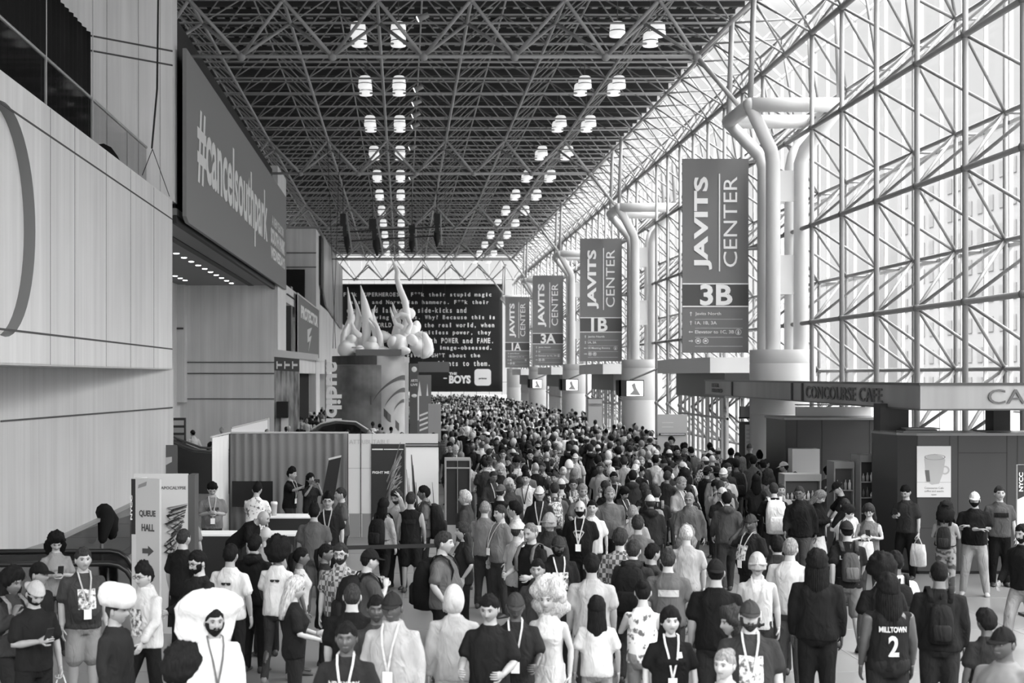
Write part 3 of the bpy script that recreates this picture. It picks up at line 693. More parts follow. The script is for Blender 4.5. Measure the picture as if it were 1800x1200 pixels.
t = thing('monitor', 'black monitor standing low against the grey booth curtain', 'monitor', (-3.3, 33.2, 0)); w = MB(); w.box(-0.7, 0.25, 0, 0.05, 0.75, 1.35); w.build('screen', M(0.01, 0.2), t); w = MB(); w.box(-0.3, -0.15, 0, 0.05, 0, 0.75); w.build('stand', DARK, t)
t = thing('tilted_screen', 'tilted black panel on a stand beside the photographing woman', 'screen', (-1.72, 32.4, 0))
w = MB(); w.prism([(-0.17, 0, 0.9), (0.12, 0, 0.85), (0.3, 0, 1.95), (0.02, 0, 1.88)], (0, 0.05, 0)); w.build('panel', BLACK, t)
w = MB(); w.prism([(0.02, -0.01, 1.89), (0.3, -0.01, 1.96), (0.31, -0.01, 2.0), (0.01, -0.01, 1.93)], (0, 0.06, 0)); w.build('top_edge', M(0.6, 0.5), t)
w = MB(); w.tube((-0.02, 0.03, 0), (-0.02, 0.03, 0.9), 0.02, 6); w.tube((-0.2, 0.03, 0.01), (0.2, 0.03, 0.01), 0.02, 6); w.build('stand', DARK, t)
# stanchion belts at the booth
for (xa, ya), (xb, yb), lb in (((-1.9, 24.0), (0.6, 24.5), 'black retractable queue belt between two posts, before the shorts wearer'),):
    t = thing('queue_barrier', lb, 'barrier', (xa, ya, 0)); e = Vector((xb - xa, yb - ya, 0))
    for q_ in (0, 1):
        w = MB(); c = e * q_; w.lathe((c.x, c.y, 0), [(0, 0), (0.17, 0), (0.17, 0.02), (0.03, 0.05), (0.03, 0.95), (0, 0.97)], 12); w.build('post', BLACK, t, True)
    w = MB(); w.prism([(0, 0, 0.85), tuple(e + Vector((0, 0, 0.85))), tuple(e + Vector((0, 0, 0.92))), (0, 0, 0.92)], (0, 0.004, 0)); w.build('belt', BLACK, t)

# ------------------------------------------------------------ queue hall sign and neighbour
qs = thing('direction_sign', 'white standing sign reading QUEUE HALL with an arrow to the right', 'sign', (-3.72, 19.8, 0), -0.35)
w = MB(); w.box(0, 0.37, 0, 0.05, 0, 2.38); w.build('panel', M(0.42, 0.5, 'sign_white'), qs)
w = MB(); w.box(-0.07, 0, 0, 0.3, 0, 2.38); w.build('edge', M(0.5, 0.5), qs)
w = MB(); w.text('QUEUE', (0.05, -0.003, 1.84), (1, 0, 0), (0, 0, 1), 0.26, 0.10, ext=0.004, bold=0.03); w.text('HALL', (0.09, -0.003, 1.65), (1, 0, 0), (0, 0, 1), 0.20, 0.10, ext=0.004, bold=0.03)
w.prism([(0.1, -0.004, 1.34), (0.19, -0.004, 1.34), (0.19, -0.004, 1.30), (0.28, -0.004, 1.375), (0.19, -0.004, 1.45), (0.19, -0.004, 1.41), (0.1, -0.004, 1.41)], (0, 0.003, 0)); w.build('lettering', M(0.05, 0.6), qs)
w = MB(); w.prism([(-0.072, 0.02, 2.36), (-0.072, 0.22, 2.36), (-0.072, 0.22, 1.62), (-0.072, 0.02, 1.52)], (0.001, 0, 0)); w.box(-0.075, -0.01, -0.005, 0, 1.6, 2.37); w.build('black_stripe', BLACK, qs)
w = MB(); w.text('NYCC', (-0.055, -0.01, 1.8), (0, 0, 1), (-1, 0, 0), 0.34, 0.03, ext=0.003, bold=0.03); w.build('show_lettering', WHITE, qs)
w = MB(); w.prism([(0.03, -0.004, 2.24), (0.16, -0.004, 2.28), (0.17, -0.004, 2.34), (0.04, -0.004, 2.29)], (0, 0.003, 0)); w.build('mark', M(0.2, 0.6), qs)
qs = thing('display_panel', 'white standing panel with small lettering and a dark painted figure, behind the queue sign', 'sign', (-3.98, 21.0, 0))
w = MB(); w.box(0, 0.8, 0, 0.05, 0, 2.36); w.build('panel', M(0.5, 0.5, 'panel_white2'), qs)
w = MB(); w.box(0.8, 0.9, 0.0, 0.4, 0, 2.34); w.build('side', M(0.06, 0.5), qs)
w = MB(); w.text('APOCALYPSE', (0.40, -0.003, 2.13), (1, 0, 0), (0, 0, 1), 0.37, 0.045, ext=0.003, bold=0.02); w.build('lettering', M(0.08, 0.6), qs)
w = MB(); random.seed(11)
for k in range(30): 
    t_ = k / 29.0; w.limb([(0.55 + 0.2 * random.random(), -0.004, 0.9 + 0.9 * t_), (0.46 + 0.16 * random.random(), -0.008, 1.0 + 0.85 * t_), (0.62 + 0.17 * t_, -0.004, 1.2 + 0.72 * t_)], [0.01, 0.022, 0.008], 5, k % 3)
w.prism([(0.5, -0.006, 0.1), (0.79, -0.006, 0.1), (0.79, -0.006, 1.25), (0.55, -0.006, 1.3)], (0, 0.003, 0), 1)
w.build('painted_figure', [M(0.06, 0.6), M(0.02, 0.6), M(0.35, 0.6)], qs, True)

# ------------------------------------------------------------ escalator head and guard rail, left
es = thing('escalator', 'black escalator landing with two curved rubber handrails, lower left behind the graphic T-shirt man', 'escalator', (0, 0, 0))
for y_, nm in ((22.6, 0), (21.1, 1)):
    c = at(205, 1012, y_); xe = c.x - 0.1; top = 1.02; r = 0.36
    pts = [(xe - 5.5, y_, top - 0.45), (xe - 2.4, y_, top - 0.02), (xe - 0.8, y_, top), (xe, y_, top)] + [(xe + r * math.sin(a), y_, top - r + r * math.cos(a)) for a in [PI * q_ / 8 for q_ in range(1, 9)]] + [(xe - 0.7, y_, top - 2 * r - 0.02)]
    w = MB(); w.limb(pts, [0.045] * len(pts), 8); w.build('handrail', M(0.012, 0.3, 'rubber'), es, True)
    w = MB(); w.prism([(p[0], p[1], p[2]) for p in pts[:-1]] + [(xe - 5.5, y_, 0.2)], (0, 0.02, 0)); w.build('balustrade', glass('smoked_glass', 0.35, 0.12) if nm == 0 else MATS['smoked_glass'], es)
    w = MB(); w.box(xe - 5.5, xe + 0.1, y_ - 0.1, y_ + 0.1, 0, 0.28); w.build('skirt', M(0.25, 0.3, 'skirt_steel', 0.7), es)
w = MB(); w.box(xe - 1.6, xe + 0.9, 21.2, 22.5, 0.0, 0.02); w.build('comb_plate', M(0.3, 0.3, 'comb', 0.6), es)
gr = thing('guard_rail', 'glass guard rail with steel handrail receding toward the concrete wall, left', 'railing', (-5.75, 24, 0))
w = MB(); w.box(-0.04, 0.04, 0, 9, 1.06, 1.12); w.build('handrail', M(0.4, 0.35, 'rail_steel', 0.5), gr)
w = MB(); w.add([(0, 0, 0.05), (0, 9, 0.05), (0, 9, 1.06), (0, 0, 1.06)], [(0, 1, 2, 3)]); w.build('glass_panel', MATS['smoked_glass'], gr)
for k in (0, 3.1, 6.1, 9):
    w = MB(); w.box(-0.025, 0.025, k - 0.03, k + 0.03, 0, 1.06); w.build('post', M(0.4, 0.35, 'rail_steel', 0.5), gr)
jk = thing('jacket', 'black jacket draped over the guard rail beside the queue sign', 'jacket', (-5.75, 27.0, 0))
w = MB(); w.limb([(0.1, -0.3, 0.72), (0.12, -0.05, 1.1), (0.02, 0.25, 1.2), (0.1, 0.5, 1.02), (0.12, 0.62, 0.7)], [0.08, 0.16, 0.17, 0.15, 0.07], 10)
w.limb([(0.15, 0.1, 1.1), (0.17, 0.15, 0.85), (0.16, 0.2, 0.72)], [0.16, 0.14, 0.06], 8); w.build('cloth', M(0.008, 0.95), jk, True)
# dark stair/escalator up behind the pale drape
e2 = thing('escalator', 'dark escalator flank with twin curved handrails beyond the queue sign, at the corner', 'escalator', (-8.2, 46, 0))
w = MB(); w.prism([(0, 0, 0), (2.6, 0, 0), (2.6, 0, 1.25), (1.4, 0, 1.35), (0.6, 0, 1.65), (0, 0, 2.0)], (0, 1.6, 0)); w.build('flank', M(0.012, 0.4), e2)
for dy in (0, 1.6):
    w = MB(); w.limb([(-0.1, dy, 2.1), (0.6, dy, 1.72), (1.4, dy, 1.42), (2.65, dy, 1.3)], [0.04] * 4, 8); w.build('handrail', M(0.05, 0.3), e2, True)
t = thing('wall_poster', 'small picture panel at the concrete corner above the queue sign', 'poster', (-7.1, 42.4, 0)); w = MB(); w.box(0.0, 0.36, 0, 0.05, 0.85, 1.75); w.build('sheet', M(0.12, 0.5), t)
w = MB(); w.prism([(0.02, -0.01, 1.15), (0.2, -0.01, 1.25), (0.2, -0.01, 1.4), (0.02, -0.01, 1.38)], (0, 0.008, 0)); w.build('picture', M(0.6, 0.5), t)
t = thing('side_board', 'white slanted board standing behind the grey curtain against the concrete', 'board', (0, 0, 0))
a, b_ = at(407, 752, 52), at(471, 736, 60); w = MB(); w.prism([(a.x, a.y, 0), (b_.x, b_.y, 0), (b_.x, b_.y, b_.z), (a.x, a.y, a.z)], (0, 0.1, 0)); w.build('face', WHITE, t)
w = MB(); w.tube((b_.x, b_.y, 0), (b_.x, b_.y, b_.z + 0.05), 0.07, 6); w.tube(tuple(a), tuple(b_), 0.03, 6); w.build('frame', M(0.6, 0.4), t)
mg = thing('magazine_rack', 'stack of wall shelves with bright printed items, at the gap beside the concrete corner', 'rack', (-9.5, 58, 0))
w = MB(); w.box(0, 0.6, 0, 0.3, 0, 2.1); w.build('body', DARK, mg)
for k in range(4): w = MB(); w.box(0.05, 0.55, -0.08, 0, 0.9 + 0.3 * k, 1.1 + 0.3 * k); w.build('shelf', M(0.15 + 0.13 * k, 0.6), mg)

# ------------------------------------------------------------ the round tower with the sculpture
TW = Vector(((647 - CX) * 64 / F, 65.6, 0)); TR = 1.68
tw = thing('round_tower', 'round exhibition tower with curved stripes and a diagonal bar, carrying the flame sculpture', 'tower', tuple(TW))
w = MB(); w.lathe((0, 0, 0), [(TR, 0), (TR, 4.72), (0, 4.72)], 48); w.build('drum', MP('drum_skin', 0.30, 0.48, (0.5, 0.5, 0.5), rough=0.5), tw, True).modifiers.new('e', 'EDGE_SPLIT')
def onT(u, z, off=0.01): a = u / TR; return ((TR + off) * math.sin(a), -(TR + off) * math.cos(a), z)
def tpatch(mb, pts_lo, pts_hi, off=0.02):
    n = len(pts_lo); mb.add([onT(*p, off) for p in pts_lo] + [onT(*p, off) for p in pts_hi], [(i, i + 1, n + i + 1, n + i) for i in range(n - 1)])
w = MB(); us = [-2.6 + 0.2 * i for i in range(22)]; tpatch(w, [(u, 4.32) for u in us if u < 0.6], [(u, 4.72) for u in us if u < 0.6]); w.build('dark_band', M(0.05, 0.5), tw)
w = MB(); tpatch(w, [(u, 1.3) for u in us if u < 0.8], [(u, 4.30) for u in us if u < 0.8]); w.build('mural', MP('mural', 0.12, 0.30, (0.9, 0.9, 0.9), rough=0.6, detail=3), tw)
w = MB()
for r_, th in ((1.75, 0.17), (1.2, 0.15), (0.7, 0.13)):
    lo, hi = [], []
    for i in range(15):
        tt = (1 - i / 14) ** 0.6 * th * 1.3; aa = math.radians(-12 + 78 * i / 14)
        lo.append((1.95 - r_ * 1.1 * math.sin(aa), 1.9 + r_ * math.cos(aa))); hi.append((1.95 - (r_ * 1.1 + tt * .2) * math.sin(aa), 1.9 + (r_ + tt) * math.cos(aa)))
    tpatch(w, lo, hi, 0.03)
tpatch(w, [(0.1, 2.55), (0.9, 1.85), (1.6, 1.3)], [(0.1, 2.95), (0.9, 2.2), (1.6, 1.65)], 0.03)
w.build('stripe', M(0.07, 0.5), tw)
# sculpture
sc = thing('sculpture', 'white flame-shaped sculpture with tall curling spikes and round masses atop the tower', 'sculpture', (TW.x, TW.y, 4.73))
def sp(px, py, dy=0.0): p = at(px, py, TW.y + dy); return (p.x - TW.x, dy, max(0.1, p.z - 4.72))
WS = M(0.93, 0.5, 'sculpture_white')
spikes = [
    ([(603, 628), (606, 590), (618, 560), (614, 530), (611, 505)], [0.22, 0.25, 0.22, 0.1, 0.02], -0.8),
    ([(620, 625), (622, 590), (630, 560), (628, 540), (619, 515)], [0.2, 0.3, 0.24, 0.1, 0.02], -0.2),
    ([(640, 625), (644, 585), (646, 560), (640, 530), (634, 502)], [0.26, 0.26, 0.33, 0.2, 0.02], -0.5),
    ([(655, 620), (662, 600), (658, 570), (655, 552), (660, 537)], [0.15, 0.2, 0.22, 0.1, 0.02], 0.3),
    ([(672, 620), (668, 590), (662, 572), (650, 560)], [0.15, 0.16, 0.12, 0.05], -0.9),
    ([(690, 620), (696, 585), (700, 565), (693, 545), (690, 532)], [0.25, 0.25, 0.18, 0.1, 0.02], 0.2),
    ([(706, 620), (712, 580), (716, 555), (712, 530), (703, 508), (698, 490), (699, 478), (693, 465), (689, 452)], [0.3, 0.28, 0.2, 0.2, 0.18, 0.16, 0.16, 0.08, 0.02], -0.2),
    ([(735, 620), (725, 590), (718, 575), (712, 562)], [0.3, 0.22, 0.15, 0.1], 0.6),
    ([(706, 575), (696, 570), (690, 556), (686, 540)], [0.16, 0.14, 0.08, 0.02], -0.4), ([(648, 565), (658, 580), (664, 600), (660, 620)], [0.05, 0.16, 0.2, 0.2], -0.7),
    ([(612, 570), (606, 582), (604, 600), (610, 618)], [0.05, 0.14, 0.2, 0.24], -1.0), ([(632, 590), (622, 580), (618, 566), (622, 548)], [0.18, 0.14, 0.08, 0.02], -0.9),
    ([(690, 560), (704, 552), (716, 556), (722, 570), (716, 584)], [0.05, 0.13, 0.15, 0.14, 0.16], -0.6), ([(745, 622), (752, 606), (746, 590), (736, 584)], [0.25, 0.3, 0.2, 0.06], -0.5),
]
for p, r, dy in spikes:
    w = MB(); q_ = []; rr = []
    for i in range(len(p) - 1):
        for s_ in range(4): t_ = s_ / 4; q_.append(sp(p[i][0] * (1 - t_) + p[i + 1][0] * t_, p[i][1] * (1 - t_) + p[i + 1][1] * t_, dy)); rr.append((r[i] * (1 - t_) + r[i + 1] * t_) * 0.8)
    q_.append(sp(p[-1][0], p[-1][1], dy)); rr.append(r[-1]); w.limb(q_, rr, 12); w.build('spike', WS, sc, True)
for (px_, py_, r, dy) in ((610, 612, (0.42, 0.5, 0.4), -0.9), (628, 606, (0.38, 0.4, 0.42), 0.2), (652, 612, (0.4, 0.5, 0.32), -0.9), (672, 592, (0.42, 0.4, 0.3), 0.0), (668, 618, (0.5, 0.4, 0.25), -0.8), (618, 596, (0.22, 0.2, 0.2), -1.1), (632, 616, (0.26, 0.2, 0.22), -1.2), (690, 600, (0.24, 0.2, 0.26), -1.1), (710, 616, (0.3, 0.25, 0.2), -1.1), (724, 598, (0.28, 0.25, 0.24), -0.9), (740, 590, (0.22, 0.2, 0.2), -0.2), (655, 598, (0.2, 0.2, 0.2), -1.0), (700, 604, (0.48, 0.5, 0.42), -0.8), (724, 584, (0.36, 0.4, 0.36), 0.2), (732, 575, (0.22, 0.3, 0.3), 0.3), (738, 608, (0.48, 0.45, 0.42), -0.3), (748, 612, (0.36, 0.4, 0.5), 0.2), (715, 552, (0.36, 0.3, 0.3), 0.1)):
    c = sp(px_, py_, dy); w = MB(); w.ball(c, r, 20, 12)
    w.v = [tuple(Vector(v) + (Vector(v) - Vector(c)) * 0.25 * noise.noise(Vector(v) * 3)) for v in w.v]; w.build('mass', WS, sc, True)
w = MB(); w.box(-0.55, 1.5, -1.55, -1.1, 0.0, 0.28); w.build('plinth_block', M(0.16, 0.5), sc)
w = MB(); w.lathe(sp(628, 612, -1.2), [(0.22, 0), (0.28, 0.03), (0.24, 0.06)], 20); w.build('ring', M(0.6, 0.5), sc, True)
# vertical post and sign tower right of the drum
t = thing('light_post', 'slim white square post standing against the right side of the round tower', 'post', (at(712, 0, 63).x, 63, 0)); w = MB(); w.box(0, 0.16, 0, 0.16, 0, 4.4); w.build('shaft', WHITE, t)
w = MB(); w.box(-0.03, 0.19, -0.03, 0.19, 4.4, 4.65); w.build('cap', WHITE, t)
t = thing('sign_tower', 'narrow dark-grey vertical sign with white emblems beside the round tower', 'sign', (at(720, 0, 62).x, 62, 0)); w = MB(); w.box(0, 0.4, 0, 0.4, 0, 4.35); w.build('face', M(0.10, 0.5), t)
w = MB(); w.ball((0.2, -0.01, 4.1), (0.12, 0.01, 0.12), 12, 6); w.text('ARTS', (0.05, -0.01, 3.55), (1, 0, 0), (0, 0, 1), 0.3, 0.12, ext=0.01, bold=0.03); w.text('LIVE', (0.05, -0.01, 3.38), (1, 0, 0), (0, 0, 1), 0.3, 0.1, ext=0.01, bold=0.03); w.ball((0.2, -0.01, 2.95), (0.12, 0.01, 0.08), 12, 6); w.build('emblem', WHITE, t)
t = thing('hanging_sign', 'blank grey horizontal sign hanging in front of the black text banner', 'sign', (at(735, 0, 63.2).x, 63.2, 3.98)); w = MB(); w.box(0, 1.38, 0, 0.3, 0, 0.46); w.build('panel', M(0.13, 0.5), t); w = MB(); w.tube((0.2, 0.15, 0.46), (0.2, 0.15, 13.95), 0.01, 4); w.tube((1.2, 0.15, 0.46), (1.2, 0.15, 13.95), 0.01, 4); w.build('cable', DARK, t)
t = thing('sign_stand', 'tall grey banner stand with white arrow shapes and slanted stripes right of the tower', 'sign', (at(734, 0, 58).x, 58, 0)); w = MB(); w.box(0, 0.56, 0, 0.25, 0, 3.85); w.build('face', M(0.17, 0.5), t)
w = MB(); w.prism([(0.0, -0.01, 3.0), (0.16, -0.01, 3.0), (0.08, -0.01, 3.6)], (0, 0.008, 0)); w.box(0, 0.06, -0.01, 0, 2.0, 3.0); w.prism([(0.36, -0.01, 3.0), (0.44, -0.01, 3.0), (0.40, -0.01, 3.5)], (0, 0.008, 0))
for k in range(4): w.prism([(0.08, -0.01, 1.55 + 0.2 * k), (0.42, -0.01, 1.68 + 0.2 * k), (0.42, -0.01, 1.76 + 0.2 * k), (0.08, -0.01, 1.63 + 0.2 * k)], (0, 0.008, 0))
w.build('arrow', WHITE, t)
t = thing('sign_stand', 'plain light grey upright panel among the crowd right of the arrow stand', 'sign', (at(753, 0, 54).x, 54, 0)); w = MB(); w.box(0, 0.48, 0, 0.2, 0, 2.75); w.build('face', M(0.33, 0.5), t)
# upright lettering sign
t = thing('lettering_sign', 'upright white lettering reading audible, turned on its side, left of the tower', 'sign', (at(571, 0, 60).x, 60, 0))
w = MB(); w.text('audible', (0.05, 0, 4.4), (0, 0, -1), (1, 0, 0), 3.1, 0.66, ext=0.12, bold=0.03); w.build('lettering', WHITE, t)
w = MB(); w.box(0.0, 0.06, 0.02, 0.08, 0, 4.5); w.box(0.0, 0.6, 0.06, 0.1, 1.1, 1.2); w.box(0.30, 0.36, 0.02, 0.08, 0, 3.2); w.build('support', M(0.3, 0.5), t)
# T T T stand and speaker screen
t = thing('poster_tower', 'tall streaky display tower topped by three white T marks', 'display', (at(482, 0, 62).x, 62, 0))
w = MB(); w.box(0, 1.08, 0, 0.3, 0, 4.05); w.build('face', MP('streaks', 0.1, 0.5, (6, 1, 0.8), rough=0.5), t)
w = MB(); w.prism([(0, -0.02, 4.05), (1.08, -0.02, 4.0), (1.08, -0.02, 4.55), (0, -0.02, 4.65)], (0, 0.3, 0)); w.build('header', M(0.07, 0.5), t)
w = MB(); w.prism([(-0.05, -0.03, 4.65), (1.9, -0.03, 4.5), (1.9, -0.03, 4.75), (-0.05, -0.03, 4.98)], (0, 0.3, 0)); w.build('fascia', M(0.7, 0.5), t)
w = MB()
for k in range(3): x_ = 0.1 + 0.34 * k; w.box(x_, x_ + 0.05, -0.04, -0.02, 4.12, 4.45); w.box(x_ + 0.05, x_ + 0.24, -0.04, -0.02, 4.24, 4.34)
w.build('mark', WHITE, t)
w = MB(); w.box(0.12, 0.62, -0.3, -0.02, 2.0, 2.7); w.build('loudspeaker', BLACK, t); w = MB(); w.box(0.3, 0.62, -0.05, -0.01, 0, 2.0); w.build('white_panel', WHITE, t)
# display car
car = thing('display_car', 'dark car on display with pale roof edge, parked before the round tower', 'car', (at(618, 0, 56).x, 56, 0.25))
prof = [(-2.2, 0.35), (-2.25, 0.8), (-2.1, 1.05), (-1.75, 1.2), (-1.2, 1.68), (-0.6, 1.80), (0.2, 1.74), (1.0, 1.22), (1.75, 1.08), (2.1, 0.9), (2.2, 0.6), (2.15, 0.35)]
w = MB(); w.loft([[(x * 0.985, y_ * 0.9 * (0.86 if z > 1.3 else 1.0), z) for x, z in prof] for y_ in (-1.0, -0.94, 0.94, 1.0)]); w.build('body', M(0.06, 0.2, 'car_paint'), car, False)
w = MB(); w.prism([(-1.55, -0.83, 1.22), (-1.1, -0.83, 1.6), (-0.55, -0.83, 1.72), (0.15, -0.83, 1.66), (0.78, -0.83, 1.22)], (0, -0.02, 0)); w.build('side_window', M(0.005, 0.1), car)
w = MB(); w.limb([(-1.5, -0.8, 1.5), (-1.15, -0.8, 1.72), (-0.6, -0.8, 1.84), (0.2, -0.8, 1.78), (1.0, -0.84, 1.27)], [0.03] * 5, 6); w.build('roof_rail', M(0.6, 0.3), car, True)
for x_ in (-1.4, 1.4):
    for y_ in (-0.95, 0.75):
        w = MB(); w.tube((x_, y_, 0.33), (x_, y_ + 0.2, 0.33), 0.33, 18); w.tube((x_, y_ - 0.01, 0.33), (x_, y_ + 0.21, 0.33), 0.2, 12, 1); w.build('wheel', [BLACK, M(0.4, 0.3)], car)
w = MB(); w.box(-2.6, 2.6, -1.3, 1.3, -0.25, 0.0); w.build('podium', M(0.3, 0.5), car)
# hanging black motor bundles of the rigging
for k, (px_, yt, yb, wd, d) in enumerate(((603, 376, 448, 11, 88), (655, 385, 452, 14, 88), (724, 396, 446, 12, 92), (768, 376, 436, 12, 90))):
    a = at(px_, yt, d); b_ = at(px_ + (8 if k < 2 else 0), yb, d); h = wd * d / F
    t = thing('rigging_cluster', 'black hanging rigging cluster with cable bag, %s of four under the roof' % ('leftmost', 'second', 'third', 'rightmost')[k], 'rigging', (a.x, d, b_.z), 0, 'rigging clusters under the roof')
    H = a.z - b_.z; dx = b_.x - a.x
    w = MB(); w.limb([(dx * 0.7, 0, H * 0.5), (dx * 0.85, 0, H * 0.3), (dx, 0, 0.1)], [h * 0.42, h * 0.5, h * 0.12], 8); w.build('cable_bag', BLACK, t, True)
    w = MB(); w.box(-h * 0.45, h * 0.45, -0.25, 0.25, H * 0.72, H); w.box(-h * 0.3 + dx * 0.4, h * 0.3 + dx * 0.4, -0.2, 0.2, H * 0.45, H * 0.74); w.build('motor', M(0.03, 0.6), t)
    w = MB(); w.tube((0, 0, H), (0, 0, 17.95 - b_.z), 0.03, 4); w.build('chain', DARK, t)
    w = MB(); w.tube((h * 0.5, 0, H), (dx + h * 0.7, 0, 0.2), 0.06, 5); w.build('strap', M(0.35, 0.6), t)
t = thing('rigging_bar', 'thin black rigging truss bar joining the hanging clusters', 'rigging', (at(655, 0, 90).x, 90, at(0, 408, 90).z)); w = MB(); w.tube((-2.2, 0, 0), (4.6, 0, 0.35), 0.05, 5); w.tube((-2.2, 0, -0.6), (4.6, 0, -0.2), 0.05, 5); w.build('bar', DARK, t)
for xa, xb, nm in ((575, 590, 'left'), (598, 585, 'right')):
    a = at(xa, 470, 72); b_ = at(xb - 0, 612, 66)
    w = MB(); w.tube((a.x, a.y, 15.9), tuple(b_), 0.018, 4); tag(w.build('hanging_cable', DARK), 'thin dark cable running down to the round tower, %s one' % nm, 'cable', 'cables to the round tower')

# ------------------------------------------------------------ cafe kiosk on the right
cf = thing('kiosk_canopy', 'long flat metal canopy lettered CONCOURSE CAFE over the kiosk counters', 'canopy', (9.45, 26.0, 3.2))
ST = MP('brushed_fascia', 0.22, 0.42, (0.9, 0.35, 0.05), rough=0.35, metal=0.5)
w = MB(); w.prism([(0, 0, 0), (0.95, 23, 0), (1.0, 23.1, 0), (1.1, 23.1, 0), (0.1, 0.1, 0)], (0, 0, 0.43)); w.prism([(0, 0, 0), (3.1, 0.43, 0), (3.1, 0.53, 0), (0.0, 0.1, 0)], (0, 0, 0.43)); w.build('fascia', ST, cf)
w = MB(); w.prism([(0.02, 0.02, 0.06), (3.1, 0.47, 0.06), (3.1, 22, 0.06), (1.0, 23, 0.06)], (0, 0, 0.25)); w.build('roof', M(0.12, 0.6), cf)
w = MB(); w.prism([(-0.03, -0.03, 0.43), (3.1, 0.41, 0.43), (3.1, 0.53, 0.43), (0.06, 0.1, 0.43)], (0, 0, 0.05)); w.prism([(-0.03, -0.03, 0.43), (0.93, 23.1, 0.43), (1.05, 23.1, 0.43), (0.1, 0, 0.43)], (0, 0, 0.05))
w.prism([(-0.02, -0.02, -0.03), (0.94, 23.1, -0.03), (1.05, 23.1, -0.03), (0.1, 0, -0.03)], (0, 0, 0.03)); w.prism([(-0.02, -0.02, -0.03), (3.1, 0.41, -0.03), (3.1, 0.53, -0.03), (0.1, 0.1, -0.03)], (0, 0, 0.03)); w.build('trim_strip', M(0.05, 0.3), cf)
w = MB(); ux = Vector((-0.95, -23, 0)).normalized()
def fac(yd): return Vector((0.95 * yd / 23 - 0.012, yd, 0))
w.text('CONCOURSE CAFE', fac(8.6) + Vector((0, 0, 0.07)), ux, (0, 0, 1), 6.3, 0.29, ext=0.015, bold=0.01)
w.text('BEER', fac(21.6) + Vector((0, 0, 0.24)), ux, (0, 0, 1), 1.3, 0.13, ext=0.015, bold=0.02); w.text('BISTRO', fac(21.6) + Vector((0, 0, 0.07)), ux, (0, 0, 1), 1.9, 0.13, ext=0.015, bold=0.02)
fx = Vector((6.5, 0.9, 0)).normalized(); o_ = fx * 1.32 + Vector((0, -0.012, 0.09)); w.text('CAFE', o_, fx, (0, 0, 1), 1.25, 0.27, ext=0.015, bold=0.0); w.build('lettering', M(0.09, 0.4), cf)
for yd in (10.0, 18.0, 8.9): w = MB(); p = fac(yd); w.box(p.x - 0.015, p.x + 0.01, p.y, p.y + 0.12, 0, 0.43); w.build('joint', M(0.03, 0.5), cf)
KB = M(0.036, 0.35, 'kiosk_panel'); KJ = M(0.02, 0.6)
kb = thing('kiosk_counter', 'near dark grey cafe counter block with chamfered corner and coffee poster', 'counter', (9.37, 27.3, 0))
foot = [(0.05, 1.3), (0.2, 0.25), (0.5, 0.0), (3.2, 0.0), (3.2, 1.3)]
w = MB(); w.prism([(x, y, 0.06) for x, y in foot], (0, 0, 2.6)); w.build('body', KB, kb)
w = MB(); w.prism([(x * 1.005 - 0.03, y - 0.03, 2.66) for x, y in foot], (0, 0, 0.05)); w.build('worktop', M(0.2, 0.3), kb)
w = MB(); w.prism([(x * 0.99 + 0.05, y + 0.05, 0.0) for x, y in foot], (0, 0, 0.06)); w.build('toe_kick', BLACK, kb)
w = MB()
for x_ in (0.5, 1.12, 1.28, 2.22, 2.42): w.box(x_ - 0.008, x_ + 0.008, -0.006, 0, 0.06, 2.66)
w.box(0.5, 3.2, -0.006, 0, 0.88, 0.9); w.box(1.28, 2.22, -0.006, 0, 2.32, 2.34); w.build('panel_joint', KJ, kb)
po = thing('coffee_poster', 'white poster picturing a glass coffee cup, fixed to the near kiosk counter', 'poster', (9.85, 27.27, 0))
w = MB(); w.box(0, 0.65, 0, 0.02, 1.48, 2.46); w.build('sheet', M(0.62, 0.5, 'poster_sheet'), po)
w = MB(); cup = [(0.14, 2.22), (0.19, 1.78), (0.28, 1.72), (0.42, 1.74), (0.5, 1.95), (0.54, 2.2), (0.48, 2.27), (0.34, 2.31), (0.2, 2.28)]
w.prism([(x, -0.004, z) for x, z in cup], (0, 0.003, 0)); w.lathe((0, 0, 0), [(0, 0)], 3) if False else None
w.loft([[(0.53 + r_ * math.cos(a) * 1.1, -0.006, 2.0 + r_ * math.sin(a)) for a in [2 * PI * i / 16 for i in range(16)]] for r_ in (0.055, 0.085)], 0, False); w.build('cup_picture', M(0.40, 0.5), po)
w = MB(); w.prism([(0.15, -0.007, 2.0), (0.23, -0.007, 2.0), (0.25, -0.007, 1.78), (0.18, -0.007, 1.78)], (0, 0.003, 0)); w.loft([[(0.34 + 0.2 * r_ * math.cos(a), -0.008, 2.25 + 0.055 * r_ * math.sin(a)) for a in [2 * PI * i / 20 for i in range(20)]] for r_ in (0.93, 1.0)], 0, False); w.build('cup_detail', M(0.1, 0.5), po)
w = MB(); w.box(0, 0.65, -0.003, 0, 1.765, 1.772); w.text('Concourse Cafe', (0.14, -0.003, 1.64), (1, 0, 0), (0, 0, 1), 0.37, 0.04, ext=0.003); w.text('coffee and snacks', (0.14, -0.003, 1.58), (1, 0, 0), (0, 0, 1), 0.37, 0.04, ext=0.003); w.text('open', (0.27, -0.003, 1.51), (1, 0, 0), (0, 0, 1), 0.1, 0.03, ext=0.003, bold=0.03); w.build('lettering', M(0.3, 0.6), po)
k2 = thing('kiosk_counter', 'far dark grey cafe counter block of tall panels under the canopy middle', 'counter', (10.0, 37.2, 0))
w = MB(); w.box(0, 2.6, 0, 2.0, 0, 2.66); w.build('body', M(0.035, 0.35, 'kiosk_panel_dark'), k2); w = MB(); w.box(-0.05, 2.6, -0.05, 2.0, 2.66, 2.72); w.build('worktop', M(0.25, 0.3), k2)
w = MB()
